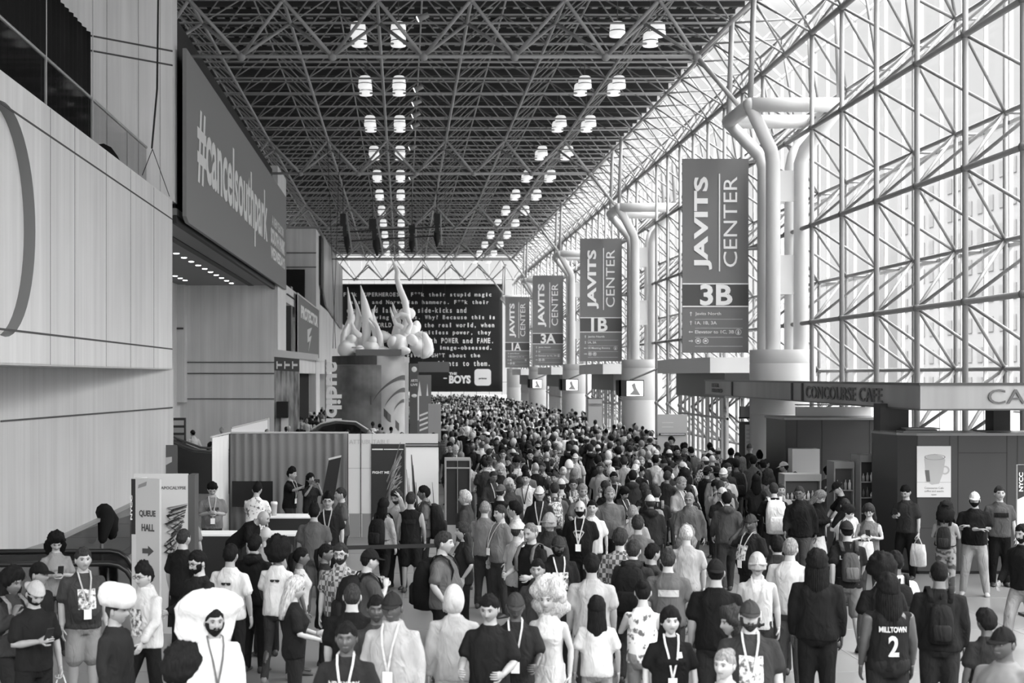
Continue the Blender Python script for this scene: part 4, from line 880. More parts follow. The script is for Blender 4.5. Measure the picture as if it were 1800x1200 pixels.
for x_ in (0.3, 0.95, 2.2): w.box(x_ - 0.01, x_ + 0.01, -0.008, 0, 0, 2.66)
w.build('panel_joint', KJ, k2)
sh = thing('kiosk_shelving', 'white glazed serving hatch strip above the far counter', 'hatch', (10.5, 38, 2.72)); w = MB(); w.box(0, 2.0, 0, 0.1, 0.02, 0.26); w.build('panel', M(0.62, 0.5), sh)
w = MB(); w.box(0, 2.0, -0.1, 0.15, 0.30, 0.33); w.box(0, 2.0, -0.02, 0, 0, 0.02); w.build('rail', M(0.3, 0.4), sh)
for (x_, lb) in ((0.35, 'corner'), (2.35, 'right')):
    t = thing('canopy_pillar', 'dark square pillar between the near counter and the canopy, %s one' % lb, 'pillar', (9.32 + x_, 28.0, 2.71), 0, 'pillars on the near counter'); w = MB(); w.box(-0.28 if x_ < 1 else -0.05, 0.28, 0, 0.4, 0, 0.55); w.build('shaft', M(0.012, 0.5), t)
    w = MB(); w.box(-0.29, 0.29, -0.01, 0.41, 0.0, 0.02); w.build('foot', M(0.1, 0.5), t)
t = thing('tray_stack', 'pile of trays and papers on top of the near counter', 'trays', (9.95, 27.6, 2.71)); w = MB()
for k in range(3): w.box(-0.25 + 0.05 * k, 0.35 + 0.06 * k, 0, 0.5, 0.03 * k, 0.03 * k + 0.025, k % 2)
w.build('tray', [M(0.3, 0.4), M(0.08, 0.4)], t)
# fridges and shelves
def rack(name, label, x, y, wd, dp, ht, rows, seed):
    random.seed(seed); t = thing(name, label, 'cabinet', (x, y, 0)); w = MB(); w.box(0, wd, 0.1, dp, 0, ht); w.build('cabinet', M(0.03, 0.4), t)
    w = MB(); w.box(-0.03, 0, 0, dp, 0, ht); w.box(wd, wd + 0.03, 0, dp, 0, ht); w.box(-0.03, wd + 0.03, -0.02, dp, ht, ht + 0.14); w.build('frame', M(0.22, 0.4), t)
    for r in range(rows):
        z = 0.35 + (ht - 0.45) * r / rows; w = MB(); w.box(0, wd, 0, 0.1, z, z + 0.02); w.build('shelf', M(0.3, 0.4), t)
        x_ = 0.02
        while x_ < wd - 0.08:
            hh = 0.1 + 0.12 * random.random(); g = MB(); n_ = 10
            g.loft([[(x_ + 0.035 + rr * math.cos(2 * PI * i / n_), 0.05 + rr * math.sin(2 * PI * i / n_), z + 0.02 + q_) for i in range(n_)] for q_, rr in ((0, 0.03), (hh * 0.65, 0.032), (hh * 0.8, 0.015), (hh, 0.014))])
            tag(g.build('snack_item', M((0.08, 0.3, 0.55)[random.randrange(3)], 0.5), None, True, (x, y, 0)), 'small packaged item on a shelf of the ' + label.split(' against')[0].split(' left of')[0].split(' behind')[0], 'packet', 'items in the ' + name.replace('_', ' ')); x_ += 0.085
rack('drinks_fridge', 'tall open drinks fridge against the side of the near counter', 9.34, 29.0, 0.33, 0.6, 2.05, 5, 1)
rack('snack_shelf', 'lower snack shelf left of the drinks fridge', 8.9, 29.3, 0.36, 0.5, 1.9, 4, 2)
rack('goods_display', 'display rack of small goods behind the white backpack wearer', 7.85, 29.2, 0.7, 0.45, 1.65, 4, 5)
t = thing('menu_board', 'white-lined menu board in a dark frame at the far end of the canopy', 'board', (at(1300, 0, 47).x, 47, 0)); w = MB(); w.box(0, 0.85, 0, 0.1, 0, 2.3); w.build('frame', M(0.07, 0.4), t)
w = MB(); w.box(0.18, 0.72, -0.02, 0, 0.95, 2.2); w.build('sheet', M(0.62, 0.5), t); w = MB()
for k in range(8): w.box(0.22, 0.45 + 0.05 * (k % 3), -0.024, -0.02, 1.1 + 0.13 * k, 1.12 + 0.13 * k)
w.build('line', M(0.3, 0.5), t)
w = MB(); w.box(0.02, 0.4, -0.02, 0.02, 2.45, 2.8); w.box(0.45, 0.83, -0.02, 0.02, 2.45, 2.8); w.build('screen', M(0.35, 0.4), t)
w = MB(); w.box(-0.02, 0.87, 0, 0.06, 2.4, 2.45); w.box(0.0, 0.02, 0, 0.06, 2.3, 3.2); w.box(0.83, 0.85, 0, 0.06, 2.3, 3.2); w.build('bracket', BLACK, t)
t = thing('notice_stand', 'white notice panel on a stand between the second column and the lobby doors', 'sign', (at(1156, 0, 50).x, 50, 0)); w = MB(); w.box(0, 1.04, 0, 0.06, 0.35, 2.46); w.build('panel', M(0.62, 0.5), t)
w = MB(); w.box(0.05, 0.98, -0.03, 0, 1.72, 1.80); w.build('holder', BLACK, t); w = MB(); w.box(0.1, 0.95, -0.04, -0.03, 1.74, 1.78); w.box(0.15, 0.55, -0.01, 0, 2.15, 2.18); w.box(0.15, 0.55, -0.01, 0, 2.0, 2.03); w.build('lettering', WHITE, t); w = MB(); w.box(0.1, 0.14, 0.06, 0.1, 0, 2.4); w.box(0.9, 0.94, 0.06, 0.1, 0, 2.4); w.build('leg', DARK, t)
t = thing('information_pylon', 'plain light grey pylon standing before the 1B entrance doors', 'pylon', (at(1034, 0, 68).x, 68, 0)); w = MB(); w.box(0, 0.66, 0, 0.4, 0, 2.72); w.build('body', M(0.36, 0.5), t); w = MB(); w.box(0.02, 0.64, -0.01, 0, 2.45, 2.48); w.box(0.02, 0.64, -0.01, 0, 2.38, 2.4); w.box(-0.01, 0.67, -0.01, 0.41, 2.72, 2.76); w.build('trim_line', DARK, t)
t = thing('hall_banner_stand', 'black and white upright stand lettered NYCC at the right picture edge', 'sign', (at(1788, 0, 22.5).x, 22.5, 0)); w = MB(); w.box(0, 0.6, 0, 0.04, 0.3, 2.4); w.build('panel', M(0.6, 0.5), t)
w = MB(); w.prism([(0.005, -0.004, 2.4), (0.6, -0.004, 2.4), (0.6, -0.004, 2.15), (0.005, -0.004, 1.85)], (0, 0.003, 0)); w.build('black_field', BLACK, t); w = MB(); w.text('NYCC', (0.09, -0.008, 1.98), (0, 0, 1), (-1, 0, 0), 0.3, 0.065, ext=0.003, bold=0.02); w.build('lettering', WHITE, t); w = MB(); w.box(0.1, 0.5, -0.2, 0.2, 0, 0.04); w.box(0.28, 0.32, 0, 0.04, 0.04, 0.3); w.build('foot', DARK, t)
t = thing('service_desk', 'small white-topped desk behind the pillar near the far counter', 'desk', (9.9, 36.2, 0)); w = MB(); w.box(0, 0.7, 0, 0.4, 1.25, 1.95, 0); w.build('panel', M(0.55, 0.4), t); w = MB(); w.box(0.05, 0.65, 0.05, 0.35, 0, 1.25); w.build('base', DARK, t)
# ------------------------------------------------------------ people: body, head, hands, clothes
EYE = M(0.012, 0.3, 'eye_dark'); LIP = M(0.16, 0.5, 'lip'); EYEW = M(0.28, 0.4, 'eye_white'); SKINM = M(0.36, 0.5, 'skin_base')
def mir(p): return (-p[0], p[1], p[2])
ARM = {  # elbow, wrist of the left arm (x > 0), fingers' direction, finger curl
    'hang': ((.235, .02, 1.14), (.245, -.05, .89), (0.02, -.25, -1), .35),
    'fwd': ((.225, -.07, 1.15), (.205, -.24, .97), (-.05, -.6, -1), .4),
    'back': ((.23, .14, 1.16), (.235, .15, .90), (0, .1, -1), .4),
    'phone': ((.23, -.03, 1.14), (.07, -.27, 1.20), (-.5, -.8, .35), .9),
    'cross': ((.235, -.07, 1.15), (-.08, -.20, 1.19), (-1, .1, .1), .5),
    'hips': ((.37, .05, 1.19), (.20, -.04, 1.03), (-.7, -.4, -.6), .5),
    'strap': ((.25, -.09, 1.17), (.13, -.19, 1.33), (-.3, -.1, 1), 1.1),
    'reach': ((.22, -.20, 1.30), (.16, -.45, 1.42), (0, -1, .3), .4),
    'ear': ((.25, -.20, 1.33), (.12, -.07, 1.56), (-.2, .2, 1), .6),
    'headh': ((.30, -.22, 1.42), (.13, -.11, 1.66), (-.6, .3, .6), .3),
    'cam': ((.23, -.16, 1.26), (.07, -.24, 1.53), (-.6, -.2, .7), .9),
    'pocket': ((.29, .05, 1.15), (.20, -.06, .96), (0, -.2, -1), .6),
    'hold': ((.24, -.04, 1.15), (.20, -.28, 1.08), (-.2, -1, .1), 1.0),
    'bag': ((.24, .01, 1.13), (.26, -.05, .87), (0, -.1, -1), 1.3),
    'down': ((.22, -.20, 1.20), (.14, -.36, 1.02), (0, -.5, -1), .3),
}
LEG = {'stand': ((.10, -.01, .50), (.115, .02, .085)), 'f': ((.10, -.17, .52), (.10, -.24, .095)), 'b': ((.10, .03, .49), (.10, .24, .13)), 'wide': ((.14, -.02, .50), (.19, .02, .085))}
POSE = {  # left arm, right arm, left leg, right leg, lean (deg), head yaw, head pitch
    'stand': ('hang', 'hang', 'stand', 'stand', 0, 0, 0), 'walk': ('fwd', 'back', 'b', 'f', 3, 0, 4), 'walk2': ('back', 'fwd', 'f', 'b', 3, 0, 4),
    'phone': ('phone', 'phone', 'stand', 'stand', 3, 0, 28), 'phone1': ('phone', 'hang', 'stand', 'wide', 2, 0, 26), 'cross': ('cross', 'cross', 'wide', 'wide', -2, 0, 4),
    'hips': ('hips', 'hips', 'wide', 'wide', 0, 0, 0), 'hip1': ('hips', 'hang', 'stand', 'wide', 0, 0, 0), 'strap': ('strap', 'strap', 'b', 'f', 4, 0, 4),
    'strap1': ('strap', 'hang', 'f', 'b', 3, 0, 0), 'reach': ('reach', 'reach', 'stand', 'f', 4, 0, 0), 'ear': ('hang', 'ear', 'stand', 'stand', 0, 20, 6), 'earl': ('ear', 'hold', 'stand', 'wide', 0, -15, 4),
    'headh': ('headh', 'hang', 'stand', 'wide', 3, 0, 12), 'cam': ('cam', 'cam', 'stand', 'stand', 0, 0, -4), 'pocket': ('pocket', 'pocket', 'stand', 'wide', 0, 0, 0),
    'hold': ('hold', 'hold', 'stand', 'stand', 0, 0, 12), 'carry': ('bag', 'fwd', 'b', 'f', 2, 0, 3), 'bow': ('down', 'down', 'stand', 'f', 48, 0, -10), 'lookl': ('hang', 'fwd', 'stand', 'f', 0, 55, 2), 'lookr': ('fwd', 'hang', 'f', 'stand', 0, -55, 2),
    'lean': ('down', 'down', 'stand', 'f', 12, 0, 25), 'bagph': ('bag', 'phone', 'stand', 'wide', 1, 0, 26),
}
BUILD = {'m': (1.0, 1.0, 1.0), 'f': (0.86, 0.88, 0.84), 'big': (1.10, 1.24, 1.09), 'slim': (0.9, 0.9, 0.9)}   # width, depth, limb radius

def leanT(deg):
    def T(p):
        p = Vector(p)
        if not deg or p.z <= .85: return p
        k = min(1, (p.z - .85) / .15); return Matrix.Rotation(math.radians(deg) * k, 3, 'X') @ (p - Vector((0, 0, .93))) + Vector((0, 0, .93))
    return T
def sup(c, rx, ry, n, p=2.4):
    out = []
    for i in range(n):
        t = 2 * PI * i / n; cx_ = math.cos(t); sy_ = math.sin(t)
        out.append((c[0] + rx * math.copysign(abs(cx_) ** (2 / p), cx_), c[1] + ry * math.copysign(abs(sy_) ** (2 / p), sy_), c[2]))
    return out
TORSO = [(.80, .10, .09, 0), (.86, .165, .115, .005), (.94, .172, .125, .012), (1.04, .150, .112, .0), (1.14, .150, .112, -.004), (1.26, .168, .122, -.006), (1.34, .172, .118, .0), (1.39, .155, .10, .008), (1.43, .115, .08, .014), (1.465, .078, .064, .015), (1.50, .058, .058, .015), (1.60, .054, .058, -.004)]
def torso_r(z, build):
    for a, b in zip(TORSO, TORSO[1:]):
        if a[0] <= z <= b[0]:
            t = (z - a[0]) / (b[0] - a[0]); rx, ry, yo = (a[i] + (b[i] - a[i]) * t for i in (1, 2, 3)); break
    else: rx, ry, yo = TORSO[-1][1:]
    bx, by, bl = BUILD[build]
    if z > 1.44: bx = by = 1 + (bl - 1) * 0.5
    if build == 'big' and .92 < z < 1.28: ry += .035 * math.sin(PI * (z - .92) / .36); yo -= .025 * math.sin(PI * (z - .92) / .36)
    if build == 'f':
        if 1.2 < z < 1.34: ry += .028 * math.sin(PI * (z - 1.2) / .14); yo -= .02 * math.sin(PI * (z - 1.2) / .14)
        if .84 < z < 1.0: rx += .018
    return rx * bx, ry * by, yo
def remesh(mb, vox, smooth=2):
    me = mb.mesh('tmp', SKINM); o = bpy.data.objects.new('tmp', me); COL.objects.link(o)
    r = o.modifiers.new('r', 'REMESH'); r.mode = 'VOXEL'; r.voxel_size = vox; r.adaptivity = 0
    if smooth: sm = o.modifiers.new('s', 'SMOOTH'); sm.iterations = smooth; sm.factor = 0.5
    dgr = bpy.context.evaluated_depsgraph_get(); dgr.update(); m2 = bpy.data.meshes.new_from_object(o.evaluated_get(dgr))
    vs = [tuple(v.co) for v in m2.vertices]; fs = [tuple(p.vertices) for p in m2.polygons]
    bpy.data.objects.remove(o); bpy.data.meshes.remove(me); bpy.data.meshes.remove(m2)
    return vs, fs
def arm_pts(pose, side):
    nm = POSE[pose][0 if side > 0 else 1]; e, w_, d, curl = ARM[nm]
    if nm == 'cross' and side < 0: e = (e[0], e[1], e[2] - .01); w_ = (w_[0], w_[1] - .05, w_[2] - .05)
    if side < 0: e, w_, d = mir(e), mir(w_), mir(d)
    return e, w_, d, curl
def sh(side, build): return (side * .175 * (BUILD[build][0] * .7 + .3), .01, 1.375)
def head_fn(u, v):
    """skull and face surface in metres around the head centre, facing -Y; u azimuth from the face, v elevation"""
    cu, su, cv, sv = math.cos(u), math.sin(u), math.cos(v), math.sin(v)
    x, y, z = .078 * su * cv, -.096 * cu * cv, .118 * sv
    if z < -.01:
        t = min(1, (-.01 - z) / .10); x *= 1 - .38 * t * t
        if y > 0: y *= 1 - .45 * t
        else: y *= 1 - .05 * t
    else:
        if y > 0: y *= 1.06
        x *= 1.0
    if y < 0:
        g = lambda a, b, sa, sb: math.exp(-((x - a) / sa) ** 2 - ((z - b) / sb) ** 2)
        d = 0.0
        nz = max(0, min(1, (.022 - z) / .055)) if z > -.036 else max(0, 1 - (-.036 - z) / .008)
        d += .026 * nz * math.exp(-(x / (.008 + .007 * nz)) ** 2)
        d += .006 * g(0, .032, .05, .012) - .012 * (g(.031, .008, .016, .012) + g(-.031, .008, .016, .012)) + .004 * (g(.04, -.022, .02, .018) + g(-.04, -.022, .02, .018))
        d += .007 * g(0, -.058, .022, .012) - .006 * g(0, -.0575, .024, .0028) + .007 * g(0, -.098, .02, .014) - .003 * g(0, -.077, .02, .006)
        y -= d
    return Vector((x, y, z))
HEADC = {}
def head_grid(n, m_):
    key = (n, m_)
    if key in HEADC: return HEADC[key]
    U = []
    for i in range(n):                                            # denser columns in front
        t = -1 + 2 * i / n; U.append(PI * (0.55 * t + 0.45 * t * abs(t)) )
    V = [-PI / 2 + PI * (k + .02) / (m_ - 1 + .04) for k in range(m_)]
    HEADC[key] = (U, V); return HEADC[key]
def head_part(mb, lod, mi=(0, 1, 2, 3), T=lambda p: p, brows=True):
    n, m_ = ((40, 34), (26, 22), (14, 11))[lod]
    U, V = head_grid(n, m_); vs = [T(head_fn(u, v)) for v in V for u in U]; fs = []; ms = []
    b = len(mb.v); mb.v += [tuple(p) for p in vs]
    for k in range(m_ - 1):
        for i in range(n):
            mb.f.append((b + k * n + i, b + k * n + (i + 1) % n, b + (k + 1) * n + (i + 1) % n, b + (k + 1) * n + i))
            c = head_fn(U[i], V[k]); mb.m.append(mi[2] if (c.y < -.05 and abs(c.x) < .022 and -.068 < c.z < -.049 and lod < 2) else mi[0])
    mb.f.append(tuple(b + i for i in range(n))[::-1]); mb.m.append(mi[0]); mb.f.append(tuple(b + (m_ - 1) * n + i for i in range(n))); mb.m.append(mi[0])
    t = MB()
    for s_ in (-1, 1):
        if lod < 2:
            t.ball((s_ * .079, .008, -.006), (.011, .02, .031), 8, 6, mi[0])
            t.ball((s_ * .031, -.079, .007), (.0135, .0095, .0058), 8, 5, mi[3]); t.ball((s_ * .031, -.0855, .007), (.0058, .005, .0058), 6, 4, mi[1])
            t.limb([(s_ * .016, -.094, .026), (s_ * .032, -.091, .031), (s_ * .049, -.079, .025)], [.0032, .0038, .002], 5, mi[1])
            t.limb([(s_ * .018, -.087, .0135), (s_ * .031, -.090, .0165), (s_ * .044, -.082, .012)], [.002, .0028, .002], 4, mi[1])
        else: t.box(s_ * .031 - .012, s_ * .031 + .012, -.094, -.08, .002, .016, mi[1])
    mb.add([tuple(T(Vector(p))) for p in t.v], t.f, 0); mb.m[-len(t.f):] = t.m
def hand_part(mb, wr, dr, side, curl, lod, mi=0, T=lambda p: p):
    d = Vector(dr).normalized(); inw = Vector((-side, 0, 0)); pn = (inw - d * inw.dot(d))
    if pn.length < .2: pn = Vector((0, 0, -1)) - d * -d.z
    pn.normalize(); ac = d.cross(pn) * side; w_ = Vector(wr); t = MB()
    fwd = ac if ac.y < 0 or (abs(ac.y) < .3 and ac.z > 0) else -ac        # thumb side
    if lod == 2: t.limb([w_, w_ + d * .08, w_ + d * .15], [.03, .038, .02], 6, mi)
    else:
        ring = lambda c, a, b: [c + fwd * (a * math.cos(2 * PI * i / 8)) + pn * (b * math.sin(2 * PI * i / 8)) for i in range(8)]
        t.loft([ring(w_ - d * .01, .028, .022), ring(w_ + d * .02, .033, .018), ring(w_ + d * .06, .042, .016), ring(w_ + d * .092, .040, .013), ring(w_ + d * .10, .03, .008)], mi)
        for k, (off, ln) in enumerate(((.030, .070), (.010, .078), (-.010, .072), (-.029, .056))):
            p0 = w_ + d * .088 + fwd * off; a1 = curl * .5 + .08 * k * curl; a2 = a1 + curl * .75; a3 = a2 + curl * .6
            dirs = [d * math.cos(a) + pn * math.sin(a) for a in (a1, a2, a3)]
            p1 = p0 + dirs[0] * ln * .45; p2 = p1 + dirs[1] * ln * .33; p3 = p2 + dirs[2] * ln * .25
            t.limb([p0, p1, p2, p3], [.0088, .0085, .0078, .0065], 6, mi)
        q0 = w_ + d * .03 + fwd * .028; q1 = q0 + (fwd * .8 + d * .6 + pn * .3).normalized() * .034; q2 = q1 + (fwd * .2 + d * .9 + pn * .5).normalized() * .028; q3 = q2 + (d * .9 + pn * .6).normalized() * .02
        t.limb([q0, q1, q2, q3], [.013, .011, .0095, .0075], 6, mi)
    mb.add([tuple(T(p)) for p in t.v], t.f, mi)

CACHE = {}
def head_matrix(pose):
    T = leanT(POSE[pose][4]); c = T((0, -.012, 1.626)); pitch = POSE[pose][6] + POSE[pose][4] * .5; yaw = POSE[pose][5]
    return Matrix.Translation(c) @ Matrix.Rotation(math.radians(yaw), 4, 'Z') @ Matrix.Rotation(math.radians(pitch), 4, 'X') @ Matrix.Scale(1.07, 4)
def body_mesh(pose, build, lod):
    key = ('body', pose, build, lod)
    if key in CACHE: return CACHE[key]
    T = leanT(POSE[pose][4]); bl = BUILD[build][2]; w = MB(); n = (16, 12, 8)[lod]
    w.loft([[T(p) for p in sup((0, torso_r(z, build)[2], z), torso_r(z, build)[0], torso_r(z, build)[1], n)] for z, *_ in TORSO])
    for s_ in (-1, 1):
        e, wr, d, cu = arm_pts(pose, s_); a = Vector(sh(s_, build))
        w.limb([T(a), T(a.lerp(Vector(e), .5)), T(e), T(Vector(e).lerp(Vector(wr), .3)), T(wr)], [.058 * bl, .05 * bl, .040 * bl, .042 * bl, .027 * (bl * .5 + .5)], n // 2 + 2)
        k, an = LEG[POSE[pose][2 if s_ > 0 else 3]]; k = Vector((k[0] * s_, k[1], k[2])); an = Vector((an[0] * s_, an[1], an[2])); hp = Vector((s_ * .095, 0, .88))
        w.limb([hp, hp.lerp(k, .5), k, k.lerp(an, .35) + Vector((0, .012, 0)), an], [.092 * bl, .078 * bl, .056 * bl, .056 * bl, .037], n // 2 + 2)
    if lod < 2: vs, fs = remesh(w, (.017, .026)[lod], 2)
    else: vs, fs = w.v, w.f
    o = MB(); o.add(vs, fs, 0); H = head_matrix(pose); head_part(o, lod, T=lambda p: H @ p)
    for s_ in (-1, 1): e, wr, d, cu = arm_pts(pose, s_); hand_part(o, wr, d, s_, cu, lod, 0, T)
    CACHE[key] = o.mesh('body', [SKINM, EYE, LIP, EYEW], True); return CACHE[key]
def wrinkle(vs, amp, fr=9.0, seed=0.0):
    out = []
    for v in vs:
        p = Vector(v); q = Vector((p.x * fr + seed, p.y * fr, p.z * fr * .55)); nv = noise.noise_vector(q); out.append(tuple(p + nv * amp))
    return out
def top_mesh(pose, build, kind, lod):
    """kind: tee, long, tank, hoodie, jacket, dress"""
    key = ('top', pose, build, kind, lod)
    if key in CACHE: return CACHE[key]
    T = leanT(POSE[pose][4]); bl = BUILD[build][2]; w = MB(); n = (18, 14, 8)[lod]; ex = {'tee': .018, 'tank': .010, 'long': .02, 'hoodie': .032, 'jacket': .035, 'dress': .012}[kind]
    rings = []; zb = .86 if kind != 'dress' else .55
    zs = [zb, .92, 1.0, 1.08, 1.16, 1.26, 1.34, 1.39, 1.43, 1.465, 1.485 if kind != 'tank' else 1.47] + ([1.52] if kind in ('hoodie', 'jacket') else [])
    for z in zs:
        rx, ry, yo = torso_r(max(z, .88), build)
        if kind != 'dress' and z < 1.25: rx = max(rx, torso_r(1.2, build)[0] * .98, torso_r(.9, build)[0] * .97)
        if z < .7: rx *= 1.15; ry *= 1.3
        e_ = ex + (.006 if z < 1.2 and kind != 'dress' else 0)
        if z > 1.38: e_ *= .7
        rings.append([T(p) for p in sup((0, yo, z), rx + e_, ry + e_, n)])
    w.loft(rings)
    if kind == 'hoodie':
        w.limb([T((-.12, .05, 1.47)), T((-.06, .13, 1.46)), T((0, .15, 1.43)), T((.06, .13, 1.46)), T((.12, .05, 1.47))], [.035, .05, .06, .05, .035], 8)
    for s_ in (-1, 1):
        e, wr, d, cu = arm_pts(pose, s_); a = Vector(sh(s_, build)); e = Vector(e); wr = Vector(wr)
        if kind in ('tank', 'dress') : w.limb([T(Vector((a.x * .8, a.y, a.z + .01))), T(a.lerp(e, .05))], [.05 * bl, .060 * bl], 8)
        elif kind == 'tee': w.limb([T((a.x * .62, a.y, a.z + .015)), T(a), T(a.lerp(e, .45)), T(a.lerp(e, .78))], [.055 * bl, .066 * bl + .004, .066 * bl + .006, .066 * bl + .010], 10)
        else: w.limb([T((a.x * .62, a.y, a.z + .015)), T(a), T(a.lerp(e, .5)), T(e), T(e.lerp(wr, .5)), T(e.lerp(wr, .93))], [.06 * bl, .070 * bl + ex * .3, .062 * bl + ex * .3, .053 * bl + ex * .3, .046 * bl + ex * .4, .036 + ex * .4], 10)
    if lod < 2: vs, fs = remesh(w, (.018, .028)[lod], 2); vs = wrinkle(vs, (.012 if kind not in ('jacket', 'hoodie') else .016), 8); vs = wrinkle(vs, .005, 22, 3.0)
    else: vs, fs = w.v, w.f
    o = MB(); o.add(vs, fs); CACHE[key] = o.mesh('shirt', SKINM, True); return CACHE[key]
def bottom_mesh(pose, build, kind, lod):
    key = ('bot', pose, build, kind, lod)
    if key in CACHE: return CACHE[key]
    bl = BUILD[build][2]; w = MB(); n = (16, 12, 8)[lod]; e_ = .014
    w.loft([sup((0, torso_r(z, build)[2], z), torso_r(z, build)[0] + e_, torso_r(z, build)[1] + e_, n) for z in (.80, .86, .92, .99)])
    if kind == 'skirt': w.loft([sup((0, 0, z), rx, ry, n) for z, rx, ry in ((.52, .24, .2), (.7, .21, .17), (.9, .175 * BUILD[build][0], .135))])
    else:
        for s_ in (-1, 1):
            k, an = LEG[POSE[pose][2 if s_ > 0 else 3]]; k = Vector((k[0] * s_, k[1], k[2])); an = Vector((an[0] * s_, an[1], an[2])); hp = Vector((s_ * .095, 0, .88))
            if kind == 'shorts': w.limb([hp, hp.lerp(k, .5), k + Vector((0, 0, .0))], [.10 * bl + .004, .095 * bl + .008, .088 * bl + .01], 10)
            else:
                q_ = .0 if kind == 'slim' else .012
                w.limb([hp, hp.lerp(k, .5), k, k.lerp(an, .5), an + Vector((0, 0, -.02))], [.10 * bl, .086 * bl + .004 + q_ * .5, .064 * bl + .006 + q_, .058 * bl + q_, .046 + .006 + q_], 10)
    if lod < 2: vs, fs = remesh(w, (.02, .03)[lod], 1); vs = wrinkle(vs, .008, 9, 5.0)
    else: vs, fs = w.v, w.f
    o = MB(); o.add(vs, fs); CACHE[key] = o.mesh('trousers', SKINM, True); return CACHE[key]
def shoe_mesh():
    if 'shoe' in CACHE: return CACHE['shoe']
    w = MB(); rings = []
    for y, hw, h in ((.075, .026, .05), (.06, .038, .085), (.02, .04, .10), (-.04, .042, .075), (-.10, .048, .055), (-.15, .045, .045), (-.185, .025, .03)):
        rings.append([(hw * math.cos(a), y, max(0, h * .5 + h * .55 * math.sin(a))) for a in [2 * PI * i / 12 for i in range(12)]])
    w.loft(rings); CACHE['shoe'] = w.mesh('shoe', SKINM, True); return CACHE['shoe']
def hairline(u, style):
    a = abs(u)  # 0 front, pi back
    f = .058; s_ = .0; b = -.072
    if style in ('long', 'curly', 'afro', 'wig'): f, s_, b = .052, -.03, -.08
    if style == 'receding': f = .085
    if a < PI * .35: return f + (s_ + .02 - f) * max(0, (a / (PI * .35))) ** 3
    if a < PI * .55: return s_ + (.02 if a < PI * .45 else 0)
    return s_ + (b - s_) * min(1, (a - PI * .55) / (PI * .25))
def hair_mesh(style, lod, seed=0):
    key = ('hair', style, lod, seed)
    if key in CACHE: return CACHE[key]
    w = MB(); n, m_ = ((40, 30), (26, 20), (14, 11))[lod]; U, V = head_grid(n, m_)
    th = {'short': .012, 'buzz': .005, 'receding': .008, 'long': .018, 'curly': .04, 'afro': .075, 'wig': .085, 'bun': .010, 'pony': .010, 'tall': .014, 'mop': .024, 'beard': .007, 'dread': .03}[style]
    beard = style == 'beard'; idx = {}; vs = []
    for k, v in enumerate(V):
        for i, u in enumerate(U):
            p = head_fn(u, v); hl = hairline(u, style)
            if beard:
                au = abs(u); inside = (p.z < -.045 or (p.z < .0 and 0.9 < au < 1.45)) and au < 1.5 and not (abs(p.x) < .018 and -.066 < p.z < -.05) and p.z > -.125; t = .8 if inside else 0
                if p.y < -.05 and abs(p.x) < .024 and -.050 < p.z < -.038: inside = True; t = .6
            else:
                hl += .014 * noise.noise(Vector((p.x * 60, seed, p.y * 30))); inside = p.z > hl; t = min(1, (p.z - hl) / .035 + .06) if inside else 0
            q = p.normalized() * (th * t * (1 + .5 * max(0, p.z) / .11))
            if style == 'tall' and p.z > .06: q += Vector((0, -.004, .03 * (p.z - .06) / .06))
            if style in ('curly', 'afro', 'wig', 'mop', 'long', 'dread') and inside:
                nn = noise.noise(p * 28 + Vector((seed, 0, 0))) * .8 + noise.noise(p * 75) * (.6 if style in ('afro', 'curly') else .4); q *= 1 + (.35 if style == 'afro' else .5) * nn
            elif inside and not beard: q *= 1 + .7 * noise.noise(p * 38 + Vector((seed, 3, 0))) + .35 * noise.noise(p * 90)
            vs.append(p + q + (p.normalized() * .001 if inside else -p * .02)); idx[(k, i)] = inside
    b = len(w.v); w.v += [tuple(p) for p in vs]
    for k in range(m_ - 1):
        for i in range(n):
            c4 = [(k, i), (k, (i + 1) % n), (k + 1, (i + 1) % n), (k + 1, i)]
            if sum(idx[c] for c in c4) >= 1: w.f.append(tuple(b + a * n + c for a, c in c4)); w.m.append(0)
    if not beard and th: w.f.append(tuple(b + (m_ - 1) * n + i for i in range(n))); w.m.append(0)
    nn_ = (20, 12, 8)[lod]
    def mass(zs, x0, seed_=0.0, amp=.012, open_=.03):
        rings = []
        for z, rx, ry, yo in zs:
            ring = []
            for i in range(nn_):
                a = 2 * PI * i / nn_; p = Vector((rx * math.cos(a), yo + ry * math.sin(a), z)); d = noise.noise(Vector((p.x * 30 + seed, p.y * 30, p.z * 7 + seed_)))
                ring.append(p * 1.0 + Vector((math.cos(a), math.sin(a), 0)) * amp * d)
            rings.append(ring)
        w.loft(rings)
    if style == 'long': mass([(.06, .06, .05, .03), (.02, .092, .075, .03), (-.05, .098, .07, .045), (-.12, .10, .062, .06), (-.20, .105, .05, .075), (-.28, .095, .042, .08), (-.34, .06, .025, .08)], 0)
    if style == 'curly': mass([(.08, .08, .07, .03), (.02, .12, .085, .045), (-.06, .14, .085, .055), (-.14, .145, .08, .06), (-.20, .12, .06, .06), (-.23, .06, .04, .06)], 0, 2.0, .05)
    if style == 'wig': mass([(.12, .08, .07, .03), (.07, .13, .10, .045), (.02, .155, .105, .06), (-.04, .17, .11, .065), (-.09, .17, .10, .07), (-.14, .14, .08, .07), (-.18, .08, .05, .07)], 0, 2.0, .07)
    if style == 'dread':
        for k in range(22):
            a = -PI * .62 + PI * 1.24 * k / 21; x, y = .09 * math.sin(a), .03 + .075 * math.cos(a); w.limb([(x * .8, y * .8, .05), (x * 1.1, y * 1.1, -.05), (x * 1.15, y * 1.25 + .01, -.17), (x * 1.1, y * 1.3 + .015, -.30 - .05 * math.sin(k * 2.1))], [.016, .018, .016, .010], 5)
    if style == 'bun': w.ball((0, .085, .085), (.048, .045, .045), 12, 8)
